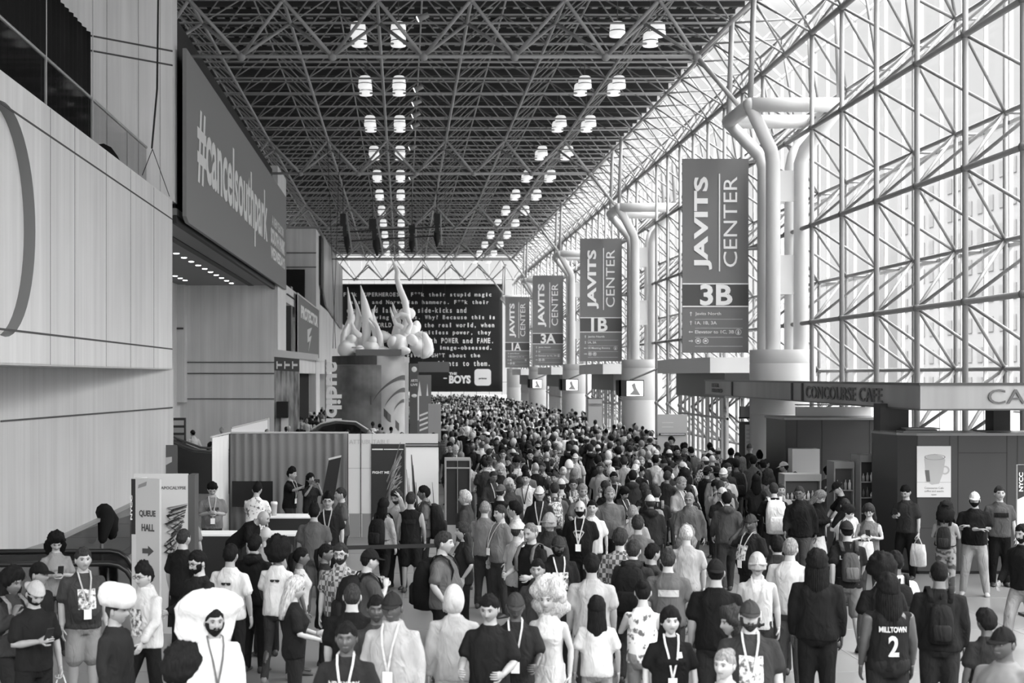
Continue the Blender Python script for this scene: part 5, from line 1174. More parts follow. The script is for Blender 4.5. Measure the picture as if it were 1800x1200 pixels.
    if style == 'pony': w.limb([(0, .09, .05), (0, .135, .03), (0, .145, -.06), (0, .13, -.16), (0, .12, -.24)], [.025, .032, .034, .026, .01], 8)
    CACHE[key] = w.mesh('hair', SKINM, True); return CACHE[key]
def hat_mesh(kind, lod):
    key = ('hat', kind, lod)
    if key in CACHE: return CACHE[key]
    w = MB(); n, m_ = ((32, 20), (20, 14), (12, 9))[lod]
    def dome(z0, sc, extra=0.0, mi=0):
        V = [math.asin(min(1, max(-1, z0 / .118))) + (PI / 2 - .02 - math.asin(z0 / .118)) * k / (m_ - 1) for k in range(m_)]
        rings = [[(.078 * sc * math.cos(v) * math.sin(2 * PI * i / n), -.100 * sc * math.cos(v) * math.cos(2 * PI * i / n), .118 * math.sin(v) * sc + extra * max(0, math.sin(v))) for i in range(n)] for v in V]
        w.loft(rings, mi)
    if kind in ('cap', 'capb'):
        dome(.030, 1.12, .004); s_ = 1 if kind == 'cap' else -1
        top = []; bot = []
        for i in range(13):
            a = -1.15 + 2.3 * i / 12; top.append((.083 * math.sin(a), -s_ * .103 * math.cos(a), .042)); bot.append((.08 * math.sin(a) * 1.02, -s_ * (.103 * math.cos(a) + .078 * max(0, math.cos(a * 1.3)) ** .5), .022 + .012 * (1 - math.cos(a))))
        k = len(top); vs = top + bot + [(p[0], p[1], p[2] - .006) for p in bot] + [(p[0], p[1], p[2] - .006) for p in top]
        w.add(vs, [(r * k + i, r * k + i + 1, ((r + 1) % 4) * k + i + 1, ((r + 1) % 4) * k + i) for r in range(4) for i in range(k - 1)])
        w.ball((0, 0, .137), .008, 6, 4)
    elif kind == 'beanie': dome(.012, 1.14, .012)
    elif kind == 'helmet': dome(-.03, 1.28, .01); w.box(-.10, .10, -.125, -.10, .02, .045, 0)
    elif kind == 'hat':
        dome(.035, 1.15, .02); w.lathe((0, 0, 0), [(.09, .05), (.19, .035), (.195, .03), (.09, .042)], n)
    elif kind == 'hood': dome(-.09, 1.22, .005)
    elif kind == 'puff':
        w.loft([[(r_ * (1 + .10 * math.sin(3 * t + z * 9)) * math.cos(t) * 1.4 - .03, .10 + r_ * math.sin(t) * .75 + .04 * (1 if z < 0 else max(0, 1 - z / .1)), z + .02 * math.sin(2 * t + 1)) for t in [2 * PI * i / n for i in range(n)]] for z, r_ in ((-.22, .08), (-.19, .15), (-.10, .18), (.0, .18), (.05, .19), (.10, .205), (.15, .19), (.20, .15), (.235, .10), (.25, .03))])
    elif kind == 'block':
        w.loft([[(r_ * math.copysign(abs(math.cos(t)) ** .6, math.cos(t)), -.0 + r_ * 1.1 * math.copysign(abs(math.sin(t)) ** .6, math.sin(t)), z + .02 * math.sin(t)) for t in [2 * PI * i / n for i in range(n)]] for z, r_ in ((.045, .10), (.05, .125), (.12, .14), (.19, .13), (.225, .10), (.23, .02))])
    CACHE[key] = w.mesh({'cap': 'cap', 'capb': 'cap', 'hat': 'brimmed_hat', 'puff': 'headpiece', 'block': 'headpiece'}.get(kind, kind), SKINM, True); return CACHE[key]
def glasses_mesh():
    if 'gl' in CACHE: return CACHE['gl']
    w = MB()
    for s_ in (-1, 1):
        ring = [(s_ * .031 + .022 * math.cos(a), -.101, .008 + .016 * math.sin(a)) for a in [2 * PI * i / 12 for i in range(12)]]
        for i in range(12): w.tube(ring[i], ring[(i + 1) % 12], .0026, 4)
        w.tube((s_ * .052, -.1, .012), (s_ * .08, -.0, .01), .0022, 4)
    w.tube((-.01, -.104, .011), (.01, -.104, .011), .0024, 4); CACHE['gl'] = w.mesh('glasses', EYE); return CACHE['gl']
def pack_mesh(kind):
    key = ('pack', kind)
    if key in CACHE: return CACHE[key]
    w = MB(); k = {'s': .78, 'm': 1.0, 'l': 1.22}[kind]
    rings = [[(x * k, .135 + (y + .0) * k, 1.16 + z * k) for x, y, _ in sup((0, .08 * (ry / .1), 0), rx, ry, 16, 3.2)] for z, rx, ry in ((-.27, .10, .06), (-.25, .145, .095), (-.1, .155, .105), (.08, .15, .095), (.2, .12, .07), (.235, .06, .03)) for z in (z,)]
    w.loft(rings); a = w.mesh('backpack', SKINM, True)
    w = MB(); w.loft([[(x * k, .135 + y * k, 1.16 + z * k) for x, y, _ in sup((0, .17, 0), rx, ry, 12, 3)] for z, rx, ry in ((-.22, .08, .03), (-.2, .115, .05), (-.04, .115, .05), (-.01, .09, .03))]); b = w.mesh('pocket', SKINM, True)
    w = MB(); w.limb([(0, .15, 1.42), (0, .19, 1.455), (0, .17, 1.40)], [.012] * 3, 6); c = w.mesh('grab_handle', SKINM, True)
    ss = []
    for s_ in (-1, 1):
        w = MB(); pts = [(s_ * .09, .15, 1.36), (s_ * .105, .09, 1.475), (s_ * .115, .0, 1.50), (s_ * .12, -.10, 1.44), (s_ * .13, -.155, 1.32), (s_ * .15, -.13, 1.15), (s_ * .165, .02, 1.02), (s_ * .13, .13, 1.0)]
        rings = [[(p[0] + dx, p[1], p[2] + dz) for dx, dz in ((-.026, -.004), (.026, -.004), (.026, .004), (-.026, .004))] if i in (1, 2) else [(p[0] + dx, p[1] + dy, p[2]) for dx, dy in ((-.026, -.006), (.026, -.006), (.026, .006), (-.026, .006))] for i, p in enumerate(pts)]
        w.loft(rings); ss.append(w.mesh('strap', SKINM, True))
    CACHE[key] = (a, b, c, ss); return CACHE[key]
def chest(build, x, z, off, back=False, ex=.034):
    rx, ry, yo = torso_r(min(z, 1.42), build); rx += ex; ry += ex; t = max(-.98, min(.98, x / rx)); y = ry * (1 - abs(t) ** 2.4) ** (1 / 2.4)
    return (x if not back else x, yo - y - off if not back else yo + y + off, z)
def patch_mesh(build, back, kind, arg, ex):
    key = ('patch', build, back, kind, arg, ex)
    if key in CACHE: return CACHE[key]
    w = MB()
    if kind == 'text':
        rows = arg.split('|'); z0 = 1.30; 
        for r in rows:
            h = .20 if len(r) <= 2 else .055; wd = min(.26, .10 * len(r)) if h > .1 else min(.26, .045 * len(r))
            zb = z0 - h; warp = lambda a, b, c, wd=wd, zb=zb: Vector(chest(build, (a - wd / 2) * (-1 if back else 1), zb + b, .014 + c, back, ex))
            w.text(r, (0, 0, 0), (1, 0, 0), (0, 0, 1), wd, h, ext=.004, bold=.03, warp=warp); z0 -= h + .03
    else:
        x0, x1, z0, z1 = {'square': (-.10, .10, 1.10, 1.32), 'small': (.04, .09, 1.30, 1.35), 'wide': (-.12, .12, 1.22, 1.30), 'shades': (-.07, .07, 1.28, 1.32), 'tall': (-.09, .09, 1.0, 1.30), 'diamond': (-.09, .09, 1.14, 1.30)}[kind]
        n = 8
        if kind == 'shades':
            for c in (-.034, .034):
                ring = [chest(build, c + .028 * math.cos(a) * (1), 1.3 + .017 * math.sin(a), .013, back, ex) for a in [2 * PI * i / 14 for i in range(14)]]; w.add(ring, [tuple(range(14))])
            ring = [chest(build, x, z, .013, back, ex) for x, z in ((-.06, 1.305), (.06, 1.305), (.06, 1.315), (-.06, 1.315))]; w.add(ring, [(0, 1, 2, 3)])
        elif kind == 'diamond':
            o_ = [(-.09, 1.28), (0, 1.12), (.09, 1.28), (.06, 1.31), (-.06, 1.31)]; i_ = [(x * .78, 1.235 + (z - 1.235) * .75) for x, z in o_]
            w.add([chest(build, x, z, .013, back, ex) for x, z in o_ + i_], [(k, (k + 1) % 5, 5 + (k + 1) % 5, 5 + k) for k in range(5)])
            w.add([chest(build, x, z, .013, back, ex) for x, z in ((-.03, 1.19), (.03, 1.19), (.035, 1.26), (-.035, 1.26))], [(0, 1, 2, 3)])
        else:
            vs = [chest(build, x0 + (x1 - x0) * i / n, z0 + (z1 - z0) * k / n, .011, back, ex) for k in range(n + 1) for i in range(n + 1)]
            w.add(vs, [(k * (n + 1) + i, k * (n + 1) + i + 1, (k + 1) * (n + 1) + i + 1, (k + 1) * (n + 1) + i) for k in range(n) for i in range(n)])
    CACHE[key] = w.mesh('shirt_print', SKINM, False); return CACHE[key]
def lanyard_mesh(build, ex):
    key = ('lan', build, ex)
    if key in CACHE: return CACHE[key]
    w = MB()
    for s_ in (-1, 1):
        pts = [(s_ * .055, .03, 1.515), (s_ * .07, -.05, 1.50)] + [chest(build, s_ * (.065 - .062 * t), 1.43 - .33 * t, .015, False, ex) for t in (0, .33, .66, 1)]
        rings = [[(p[0] - .009, p[1] - .001, p[2]), (p[0] + .009, p[1] - .001, p[2]), (p[0] + .009, p[1] + .003, p[2]), (p[0] - .009, p[1] + .003, p[2])] for p in pts]; w.loft(rings)
    a = w.mesh('lanyard', SKINM); w = MB(); p = chest(build, 0, 1.05, .014, False, ex); w.box(-.042, .042, p[1] - .006, p[1], .99, 1.10); b = w.mesh('badge', WHITE)
    CACHE[key] = (a, b); return CACHE[key]

def setm(o, m):
    o.material_slots[0].link = 'OBJECT'; o.material_slots[0].material = m
def kid(me, parent, m=None, mat=None, name=None):
    o = bpy.data.objects.new(name or me.name.split('.')[0], me); COL.objects.link(o); o.parent = parent
    if m is not None: setm(o, m)
    if mat is not None: o.matrix_local = mat
    return o
SK = {'l': M(0.34, 0.5, 'skin_light'), 'm': M(0.25, 0.5, 'skin_mid'), 'b': M(0.11, 0.45, 'skin_brown'), 'd': M(0.055, 0.4, 'skin_dark')}
def hairm(nm, v): return MP(nm, v * .45, v * 1.5, (90, 90, 14), 'noise', rough=.85, lo=.3, hi=.7, detail=3, bump=.6)
HR = {'k': hairm('hair_black', .008), 'n': hairm('hair_brown', .028), 'g': hairm('hair_grey', .18), 'y': hairm('hair_blond', .38), 'r': hairm('hair_red', .13), 'w': hairm('hair_white', .6)}
PAT = {
    'plaid': lambda: MP('plaid_cloth', 0.05, 0.30, (22, 22, 16), 'checker', lo=.2, hi=.8), 'floral': lambda: MP('floral_cloth', 0.10, 0.70, (14, 14, 14), 'noise', lo=.36, hi=.46, detail=2),
    'stripe': lambda: MP('striped_cloth', 0.12, 0.62, (0, 0, 26), 'wave', lo=.3, hi=.7), 'camo': lambda: MP('camo_cloth', 0.04, 0.24, (12, 12, 12), 'noise', lo=.42, hi=.56, detail=1),
    'print': lambda: MP('print_block', 0.06, 0.65, (26, 26, 22), 'noise', lo=.4, hi=.6, detail=3), 'heather': lambda: MP('heather_cloth', 0.16, 0.26, (60, 60, 60), 'noise'),
}
def cl(c): return PAT[c]() if isinstance(c, str) else clothm(c * (.55 if c < .1 else .72))
KG = {'hold': 0}
PEOPLE = []
def person(px, py, yaw, pose, top, topc, botc, hair, skin, label, h=1.75, build='m', bot='long', hat=None, hatc=.03, beard=None, pack=None, packc=.02, lan=None, glasses=False, pr=None, short=None, shoe=.03, group=None, d=None, lod=None, skirtc=None, seed=0, dz=0.0):
    Ht = h * (1.0 if not hat else 1.01) + (.06 if hair[0] in ('afro', 'wig') else 0)
    if d is None: d = F * (CH - Ht) / (py - CY)
    X = (px - CX) * d / F
    for _ in range(5):                                            # step back along the view ray when another stands there
        if dz == 0 and any((X - q[0]) ** 2 + (d - q[1]) ** 2 < .27 for q in PEOPLE[-60:]): d *= 1.012; X = (px - CX) * d / F
        else: break
    if lod is None: lod = 0 if d < 22 else 1
    root = thing('person', label, 'person', (X, d, dz), math.radians(yaw), group); s_ = h / 1.75; root.scale = (s_, s_, s_)
    kid(body_mesh(pose, build, lod), root, SK[skin]); kid(top_mesh(pose, build, top, lod), root, cl(topc)); kid(bottom_mesh(pose, build, bot, lod), root, cl(botc), name='trousers' if bot in ('long', 'slim') else bot)
    for sd in (-1, 1):
        k, an = LEG[POSE[pose][2 if sd > 0 else 3]]; rx = -.35 if an[1] > .1 else 0
        kid(shoe_mesh(), root, M(shoe, .6), Matrix.Translation((an[0] * sd, an[1] - .0, max(0, an[2] - .09))) @ Matrix.Rotation(sd * .12, 4, 'Z') @ Matrix.Rotation(-rx, 4, 'X'))
    H = head_matrix(pose)
    if hair[0] != 'bald' and not (hat and hair[0] in ('buzz',) and lod): kid(hair_mesh(hair[0] if not (hat and hair[0] in ('short', 'tall', 'mop')) else 'buzz', lod, seed), root, HR[hair[1]], H)
    if beard: kid(hair_mesh('beard', lod), root, HR[beard], H, 'beard')
    if hat: kid(hat_mesh(hat, lod), root, cl(hatc), H)
    if glasses: kid(glasses_mesh(), root, None, H)
    T = leanT(POSE[pose][4]); ex = {'tee': .020, 'tank': .012, 'long': .022, 'hoodie': .036, 'jacket': .038, 'dress': .014}[top]
    L = Matrix.Translation((0, 0, .93)) @ Matrix.Rotation(math.radians(POSE[pose][4]), 4, 'X') @ Matrix.Translation((0, 0, -.93))
    if pack:
        a, b, c, ss = pack_mesh(pack); o = kid(a, root, cl(packc), L); kid(b, o, cl(packc if isinstance(packc, str) else packc * 1.4)); kid(c, o, cl(packc))
        for q_ in ss: kid(q_, o, cl(packc))
    if lan is not None and lod < 2: a, b = lanyard_mesh(build, ex); o = kid(a, root, cl(lan), L); kid(b, o)
    if pr and lod < 2:
        for kind, arg, back, c in (pr if isinstance(pr, list) else [pr]): kid(patch_mesh(build, back, kind, arg, ex), root, cl(c), L)
    PEOPLE.append((X, d, short or label, h, root)); return root
def hand_point(root, pose, side, down=.10):
    e, w_, dd, cu = arm_pts(pose, side); T = leanT(POSE[pose][4]); p = T(Vector(w_) + Vector(dd).normalized() * down)
    return Matrix.LocRotScale(root.location, root.rotation_euler, root.scale) @ p
def bag(root, pose, side, c, label, sz=(.26, .10, .34), yaw=None, kind='shopping_bag'):
    p = hand_point(root, pose, side); w = MB(); sx_, sy_, sz_ = sz; t = thing(kind, label, 'bag', (p.x, p.y, p.z - sz_ - .09), root.rotation_euler.z if yaw is None else yaw)
    w.loft([[(x, y, z) for x, y, _ in sup((0, 0, 0), a, b, 14, 3)] for z, a, b in ((0, sx_ * .44, sy_ * .4), (.03, sx_ * .52, sy_ * .55), (sz_ * .6, sx_ * .5, sy_ * .5), (sz_, sx_ * .42, sy_ * .2))]); w.v = wrinkle(w.v, .012, 12); w.build('sack', cl(c), t, True)
    w = MB(); w.limb([(-sx_ * .25, 0, sz_ - .01), (-.02, 0, sz_ + .11), (.02, 0, sz_ + .11), (sx_ * .25, 0, sz_ - .01)], [.009] * 4, 5); w.build('handle', cl(c), t, True)
def phone(root, pose, side, label):
    p = hand_point(root, pose, side, .09); t = thing('phone', label, 'phone', tuple(p), root.rotation_euler.z); w = MB(); w.box(-.037, .037, -.005, .005, -.01, .135); w.build('case', BLACK, t); w = MB(); w.box(-.033, .033, .005, .006, 0, .125); w.build('screen', M(0.1, 0.2), t); t.rotation_euler.x = 0.6
# ------------------------------------------------------------ the people one can tell apart (pixel of the head's top, facing, pose, clothes)
P = person
# left foreground
P(14, 1003, 60, 'strap', 'jacket', .05, .03, ('curly', 'k'), 'b', 'person with a dark curly head and grey backpack at the left picture edge', pack='m', packc=.22, short='curly head at the left edge')
r = P(60, 1018, 40, 'bagph', 'tee', .02, .02, ('short', 'k'), 'm', 'bearded man in a pale backwards cap and black tee holding a white bag', hat='capb', hatc=.45, beard='k', short='man in pale backwards cap'); bag(r, 'bagph', 1, .72, 'white plastic bag held by the bearded man in the pale cap'); phone(r, 'bagph', -1, 'phone in the hand of the man in the pale cap')
P(67, 987, 70, 'stand', 'long', .02, .02, ('short', 'k'), 'm', 'person in a black cap behind the pale-capped man, lower left', hat='cap', hatc=.015, short='black cap at left')
r = P(98, 937, 20, 'phone', 'tee', .30, .03, ('curly', 'k'), 'l', 'woman with big curly black hair in a grey top, on her phone', h=1.66, build='f', short='curly-haired woman in grey'); phone(r, 'phone', 1, 'phone held by the curly-haired woman in grey')
P(146, 964, 25, 'stand', 'tee', .075, .34, ('short', 'n'), 'l', 'heavy man in a dark graphic T-shirt and pale shorts walking past the escalator', build='big', bot='shorts', lan=.5, pr=('square', '', False, 'print'), h=1.8, short='big man in graphic tee')
r = P(259, 992, -40, 'hang' if 0 else 'walk', 'jacket', .62, .015, ('tall', 'k'), 'l', 'young man with glasses in an open white shirt before the queue sign', build='slim', glasses=True, pr=('tall', '', False, 'print'), short='young man in white shirt'); 
P(204, 1123, 75, 'stand', 'long', .03, .03, ('buzz', 'n'), 'm', 'person in a bulky white soft hat at the bottom left edge', hat='block', hatc=.78, d=13.2, short='bulky white hat')
P(376, 1128, 20, 'stand', 'long', .78, .7, ('short', 'k'), 'm', 'man with a moustache in a wide puffy white headpiece and white suit with tie', hat='puff', hatc=.8, beard='k', lan=.15, d=12.6, short='puffy white headpiece')
P(318, 1168, 160, 'stand', 'tee', .05, .05, ('afro', 'k'), 'b', 'dark round-haired head at the bottom edge below the white shirt man', h=1.6, d=11.2, short='dark head at the bottom')
r = P(349, 969, -45, 'hold', 'long', .025, .02, ('short', 'k'), 'l', 'bearded man with glasses in a dark jacket holding a camera, facing left', beard='k', glasses=True, h=1.8, short='bearded man with camera')
P(322, 930, 150, 'stand', 'tee', .02, .02, ('buzz', 'n'), 'l', 'man with cropped hair in a black tee, back turned, just right of the queue sign', short='cropped man by queue sign')
P(327, 886, 165, 'stand', 'tee', .26, .06, ('mop', 'g'), 'l', 'tousled fair-haired person in a grey tee, back turned beside the poster panel', short='tousled fair head')
P(373, 848, 10, 'phone', 'tee', .24, .05, ('mop', 'k'), 'l', 'dark-haired man in a lettered grey tee and lanyard, before the pale drape', lan=.6, pr=('text', 'LEADER', False, .05), build='big', short='man in lettered grey tee')
P(412, 872, 75, 'bow', 'tee', .02, .02, ('bald', 'k'), 'l', 'bald man in black bending over the white registration table', short='bald man bending')
P(448, 849, 170, 'lean', 'tee', 'floral', .04, ('tall', 'k'), 'l', 'dark-haired person in a white leaf-patterned shirt at the white table, back turned', short='leaf-pattern shirt')
P(509, 817, 65, 'reach', 'tee', .02, .05, ('tall', 'k'), 'l', 'man in a black tee with lanyard reaching out before the grey curtain', lan=.6, d=31.6, short='man reaching at the curtain')
r = P(545, 823, 35, 'cam', 'tee', .03, .02, ('long', 'k'), 'm', 'long-haired woman in black raising a camera before the grey curtain', h=1.66, build='f', d=31.2, short='woman raising camera')
t = hand_point(r, 'cam', 1, .06); w = MB(); w.box(-.06, .06, -.04, .02, -.02, .06); w.tube((0, -.04, .02), (0, -.10, .02), .03, 10); o = w.build('camera_body', BLACK, None, False, tuple(t)); tag(o, 'black camera held up by the long-haired woman in the booth', 'camera')
P(552, 887, 175, 'stand', 'tee', .11, .10, ('tall', 'k'), 'm', 'broad man in a plain grey tee, back turned, left of the tall-haired man', build='big', short='broad man in plain grey')
P(577, 868, -5, 'stand', 'tee', .025, .02, ('tall', 'k'), 'l', 'man with a tall quiff, glasses and a chequered lanyard, facing the camera', glasses=True, lan=.55, h=1.78, short='man with tall quiff')
P(600, 857, -80, 'stand', 'tee', .10, .05, ('buzz', 'n'), 'l', 'man in a grey polo in left profile, before the white booth panels', short='grey polo in profile')
P(405, 958, 165, 'stand', 'tee', .74, .02, ('short', 'k'), 'm', 'man in a white tee with sunglasses back print, left of the afro-haired woman', pr=[('shades', '', True, .04)], short='man with sunglasses print')
P(487, 948, 170, 'walk', 'tee', .74, .05, ('afro', 'k'), 'd', 'woman with a big afro, white sunglasses-print tee and dark jeans', build='f', h=1.72, bot='slim', pr=[('shades', '', True, .04)], shoe=.15, short='afro woman in white tee')
P(448, 941, 160, 'stand', 'hoodie', .015, .02, ('short', 'k'), 'm', 'person in a black hoodie hidden between the two sunglasses-print tees', short='black hoodie between white tees')
P(468, 926, -160, 'stand', 'tee', .30, .03, ('bald', 'k'), 'l', 'bald man just above the black hoodie, left of the broad grey tee', short='bald head above')
P(517, 1015, 100, 'hold', 'tee', .02, .03, ('long', 'y'), 'l', 'woman with long pale blond hair in a black top, turned right', build='f', h=1.66, short='long blond hair woman')
P(528, 971, 100, 'stand', 'tank', .6, .05, ('pony', 'k'), 'b', 'girl with a dark ponytail in a pale top in right profile', build='f', h=1.6, short='ponytail girl')
P(572, 968, 80, 'stand', 'dress', .03, .03, ('pony', 'k'), 'b', 'girl in a black dress in right profile, beside the ponytail girl', build='f', h=1.58, short='girl in black dress')
P(599, 956, -10, 'stand', 'tee', 'plaid', .04, ('short', 'n'), 'l', 'bearded man with glasses in a checked shirt facing the camera', beard='n', glasses=True, lan=.4, short='bearded man in checks')
P(641, 964, 110, 'strap', 'tee', .08, .05, ('buzz', 'k'), 'l', 'man in a dark cap and grey tee wearing a black backpack, right profile', hat='cap', hatc=.02, pack='l', packc=.02, build='big', short='dark cap and backpack')
P(619, 1027, 175, 'stand', 'tee', .015, .03, ('buzz', 'n'), 'l', 'man with cropped brown hair in a black tee, back turned, lower left centre', build='big', short='cropped man in black tee')
P(609, 1095, -5, 'stand', 'tee', .03, .04, ('short', 'k'), 'd', 'smiling young man in a lettered dark tee with white lanyard, bottom edge', lan=.7, pr=('text', 'NEW YORK', False, .6), short='young man with white lanyard')
P(690, 1040, -15, 'stand', 'jacket', .42, .04, ('buzz', 'k'), 'd', 'man in a black cap and pale hooded vest with lanyard, bottom edge', hat='cap', hatc=.03, lan=.65, h=1.82, short='black cap and pale vest')
P(662, 1058, 0, 'stand', 'tee', .06, .04, ('short', 'k'), 'd', 'face half hidden behind the man in the pale hooded vest', h=1.7, short='half-hidden face')
P(672, 877, 150, 'strap1', 'long', .38, .02, ('long', 'k'), 'l', 'woman with long black hair, pale top and black backpack, before the black poster', build='f', h=1.66, pack='m', packc=.02, short='pale top with black backpack')
P(700, 862, -35, 'headh', 'long', .55, .04, ('mop', 'n'), 'l', 'bearded man in a pale top pressing a hand to his head', beard='n', short='man with hand to head')
P(722, 866, 170, 'stand', 'tank', .02, .025, ('short', 'n'), 'm', 'person in a black basketball jersey and white-edged shorts, back turned', bot='shorts', pr=('wide', '', True, .03), short='basketball jersey')
P(746, 864, -95, 'stand', 'tee', .13, .05, ('short', 'k'), 'b', 'man in a grey tee in left profile with a bulging dark backpack', pack='l', packc=.03, h=1.8, short='bulging dark backpack')
P(818, 864, -110, 'stand', 'jacket', .07, .04, ('mop', 'y'), 'l', 'curly fair-haired person in a striped-shoulder jacket turned left', short='curly fair head')
P(852, 881, 160, 'stand', 'tee', .22, .05, ('buzz', 'g'), 'l', 'grey-cropped man in a grey shirt, back turned, left of centre', short='grey cropped head')
P(880, 889, -60, 'stand', 'tee', .19, .06, ('short', 'n'), 'l', 'round-faced man in a grey tee with lanyard looking left', lan=.6, build='big', short='round-faced man in grey')
P(906, 886, -110, 'stand', 'tee', .6, .05, ('mop', 'k'), 'l', 'dark-haired man with glasses in a white shirt looking left, behind the round-faced man', glasses=True, short='glasses and white shirt')
P(779, 936, 75, 'pocket', 'tee', .12, .015, ('short', 'n'), 'l', 'tall man in a grey polo with a large black back bag, right profile', pack='l', packc=.012, build='big', h=1.84, short='tall man in grey polo')
P(815, 919, -80, 'pocket', 'tee', .03, .02, ('long', 'n'), 'l', 'woman with long brown hair in a black print tee, turned left', build='f', h=1.7, pr=('square', '', False, 'print'), short='long brown hair, black tee')
P(934, 920, -45, 'hold', 'tee', .02, .03, ('receding', 'r'), 'l', 'fair-haired man in a black polo with a grey backpack, looking left', pack='l', packc=.2, h=1.8, short='fair man in black polo')
P(910, 925, 120, 'stand', 'tee', .5, .05, ('short', 'n'), 'l', 'person in a white cap behind the fair-haired man in the black polo', hat='cap', hatc=.7, short='white cap')
P(981, 941, 5, 'stand', 'hoodie', .02, .03, ('buzz', 'k'), 'd', 'bearded man in a dark cap and black hooded top with a bright lanyard', hat='cap', hatc=.05, beard='k', lan=.7, pr=('square', '', False, 'print'), short='dark cap and bright lanyard')
P(966, 903, -20, 'stand', 'jacket', .04, .04, ('short', 'n'), 'm', 'person in a rounded helmet with goggles behind the dark-capped man', hat='helmet', hatc=.32, short='helmet with goggles')
P(1020, 880, -15, 'stand', 'tee', .015, .02, ('bald', 'k'), 'l', 'bald bearded man in a black tee with a diamond chest emblem', beard='k', lan=.7, pr=('diamond', '', False, .4), build='big', h=1.8, short='bald man with emblem')
P(1041, 880, -10, 'stand', 'tee', .74, .05, ('pony', 'k'), 'l', 'woman with tied dark hair in a white tee beside the bald bearded man', build='f', h=1.72, short='woman in white tee')
P(945, 984, -15, 'stand', 'jacket', .06, .05, ('bun', 'k'), 'm', 'dark-haired woman with pinned-up hair in a denim jacket facing the camera', build='f', h=1.64, short='woman with pinned-up hair')
P(1040, 975, 175, 'stand', 'tee', .42, .05, ('short', 'k'), 'm', 'broad man in a pale grey tee, back turned, right of the blond wig', build='big', h=1.78, short='broad man in pale tee')
P(861, 1046, -20, 'hold', 'tee', .02, .03, ('short', 'k'), 'm', 'man in a plain black tee looking up, left of the dark-capped woman', build='m', h=1.76, short='man looking up')
P(906, 1054, -5, 'hold', 'tee', .03, .03, ('short', 'k'), 'd', 'person in a dark cap and wide white-patterned lanyard, left of the blond wig', hat='cap', hatc=.06, lan=.7, h=1.7, short='dark cap with wide lanyard')
P(964, 1040, -25, 'stand', 'dress', .70, .72, ('wig', 'y'), 'l', 'woman in a huge curly blond wig and tight pale dress, bottom centre', build='f', h=1.70, seed=4, short='huge blond wig')
P(798, 1128, 180, 'stand', 'long', .45, .6, ('buzz', 'w'), 'l', 'smooth white-covered head at the bottom edge left of the seated-looking man', hat='hood', hatc=.6, d=13.0, short='white-covered head')
P(1049, 1064, 175, 'stand', 'tee', .70, .3, ('long', 'k'), 'm', 'girl with long black hair in a white top, back turned, bottom centre right', build='f', h=1.56, short='girl in white with black hair')
P(1090, 932, 165, 'stand', 'long', 'plaid', .04, ('mop', 'n'), 'l', 'curly brown-haired person in a dark checked shirt, back turned', short='checked shirt back')
# centre, further back
P(880, 818, -20, 'ear', 'jacket', .03, .03, ('curly', 'y'), 'l', 'blond curly-haired woman in a black and white varsity jacket, hand at her ear', build='f', h=1.68, pr=('text', 'B', False, .7), short='varsity jacket')
P(860, 801, 0, 'hold', 'tee', 'print', .05, ('buzz', 'k'), 'b', 'man in a dark cap and patterned top with lanyard, before the dark display case', hat='cap', hatc=.06, lan=.6, short='dark cap, patterned top')
P(880, 851, 150, 'stand', 'tank', .02, .02, ('short', 'n'), 'l', 'person in a grey cap and dark tank top, back turned, below the varsity jacket', hat='capb', hatc=.12, short='grey cap, dark tank')
P(925, 831, -20, 'stand', 'tee', .76, .05, ('tall', 'k'), 'l', 'man in a plain white tee with a thin dark necklace, centre of the crowd', lan=.05, short='plain white tee')
P(946, 862, 170, 'stand', 'long', .09, .05, ('long', 'k'), 'm', 'long dark-haired woman in a dark grey top, back turned, above the fair-haired man', build='f', h=1.66, short='long dark hair, grey top')
P(884, 791, -5, 'stand', 'tee', .24, .06, ('short', 'n'), 'l', 'man with glasses in a grey checked shirt facing the camera', glasses=True, short='glasses, grey shirt')
P(863, 779, 0, 'stand', 'tee', .05, .05, ('short', 'k'), 'l', 'bearded man in dark clothes just above the dark-capped man in the patterned top', beard='n', short='bearded man, dark')
P(907, 790, -5, 'stand', 'tee', .5, .06, ('pony', 'n'), 'l', 'smiling woman with glasses in a pale print top, facing the camera', glasses=True, build='f', h=1.66, short='smiling woman, pale top')
P(932, 792, -5, 'stand', 'jacket', .015, .03, ('tall', 'k'), 'l', 'man in a black jacket with a bright lanyard V, facing the camera', lan=.75, glasses=True, short='black jacket, bright lanyard')
P(946, 775, -10, 'strap1', 'tee', .33, .06, ('short', 'k'), 'l', 'tall bearded man in a light grey tee with one backpack strap', beard='k', pack='m', packc=.03, h=1.84, short='tall bearded man, light tee')
P(964, 774, -5, 'stand', 'long', .12, .05, ('bald', 'k'), 'l', 'long-faced bald man in grey, right of the tall bearded man', short='long-faced bald man')
P(949, 815, -5, 'stand', 'tee', .06, .05, ('long', 'k'), 'l', 'woman with a broad pale face and dark hair above the plain white tee', build='f', h=1.62, short='pale-faced woman')
P(1000, 809, 160, 'stand', 'tee', .35, .06, ('buzz', 'k'), 'l', 'person in a glossy white helmet, right of the pale-faced woman', hat='helmet', hatc=.78, short='glossy white helmet')
P(990, 821, 170, 'stand', 'tee', .45, .06, ('bun', 'y'), 'l', 'person with pinned-up blond hair below the white helmet', build='f', h=1.66, short='pinned-up blond hair')
P(1009, 825, 165, 'stand', 'jacket', .05, .04, ('long', 'r'), 'l', 'woman with streaked long hair in a black jacket, back turned', build='f', h=1.68, short='streaked long hair')
P(1051, 801, 178, 'walk', 'hoodie', .02, .02, ('short', 'k'), 'm', 'large man in a black hooded coat with a black backpack, back turned, centre right', pack='l', packc=.012, h=1.86, build='big', short='black hooded coat')
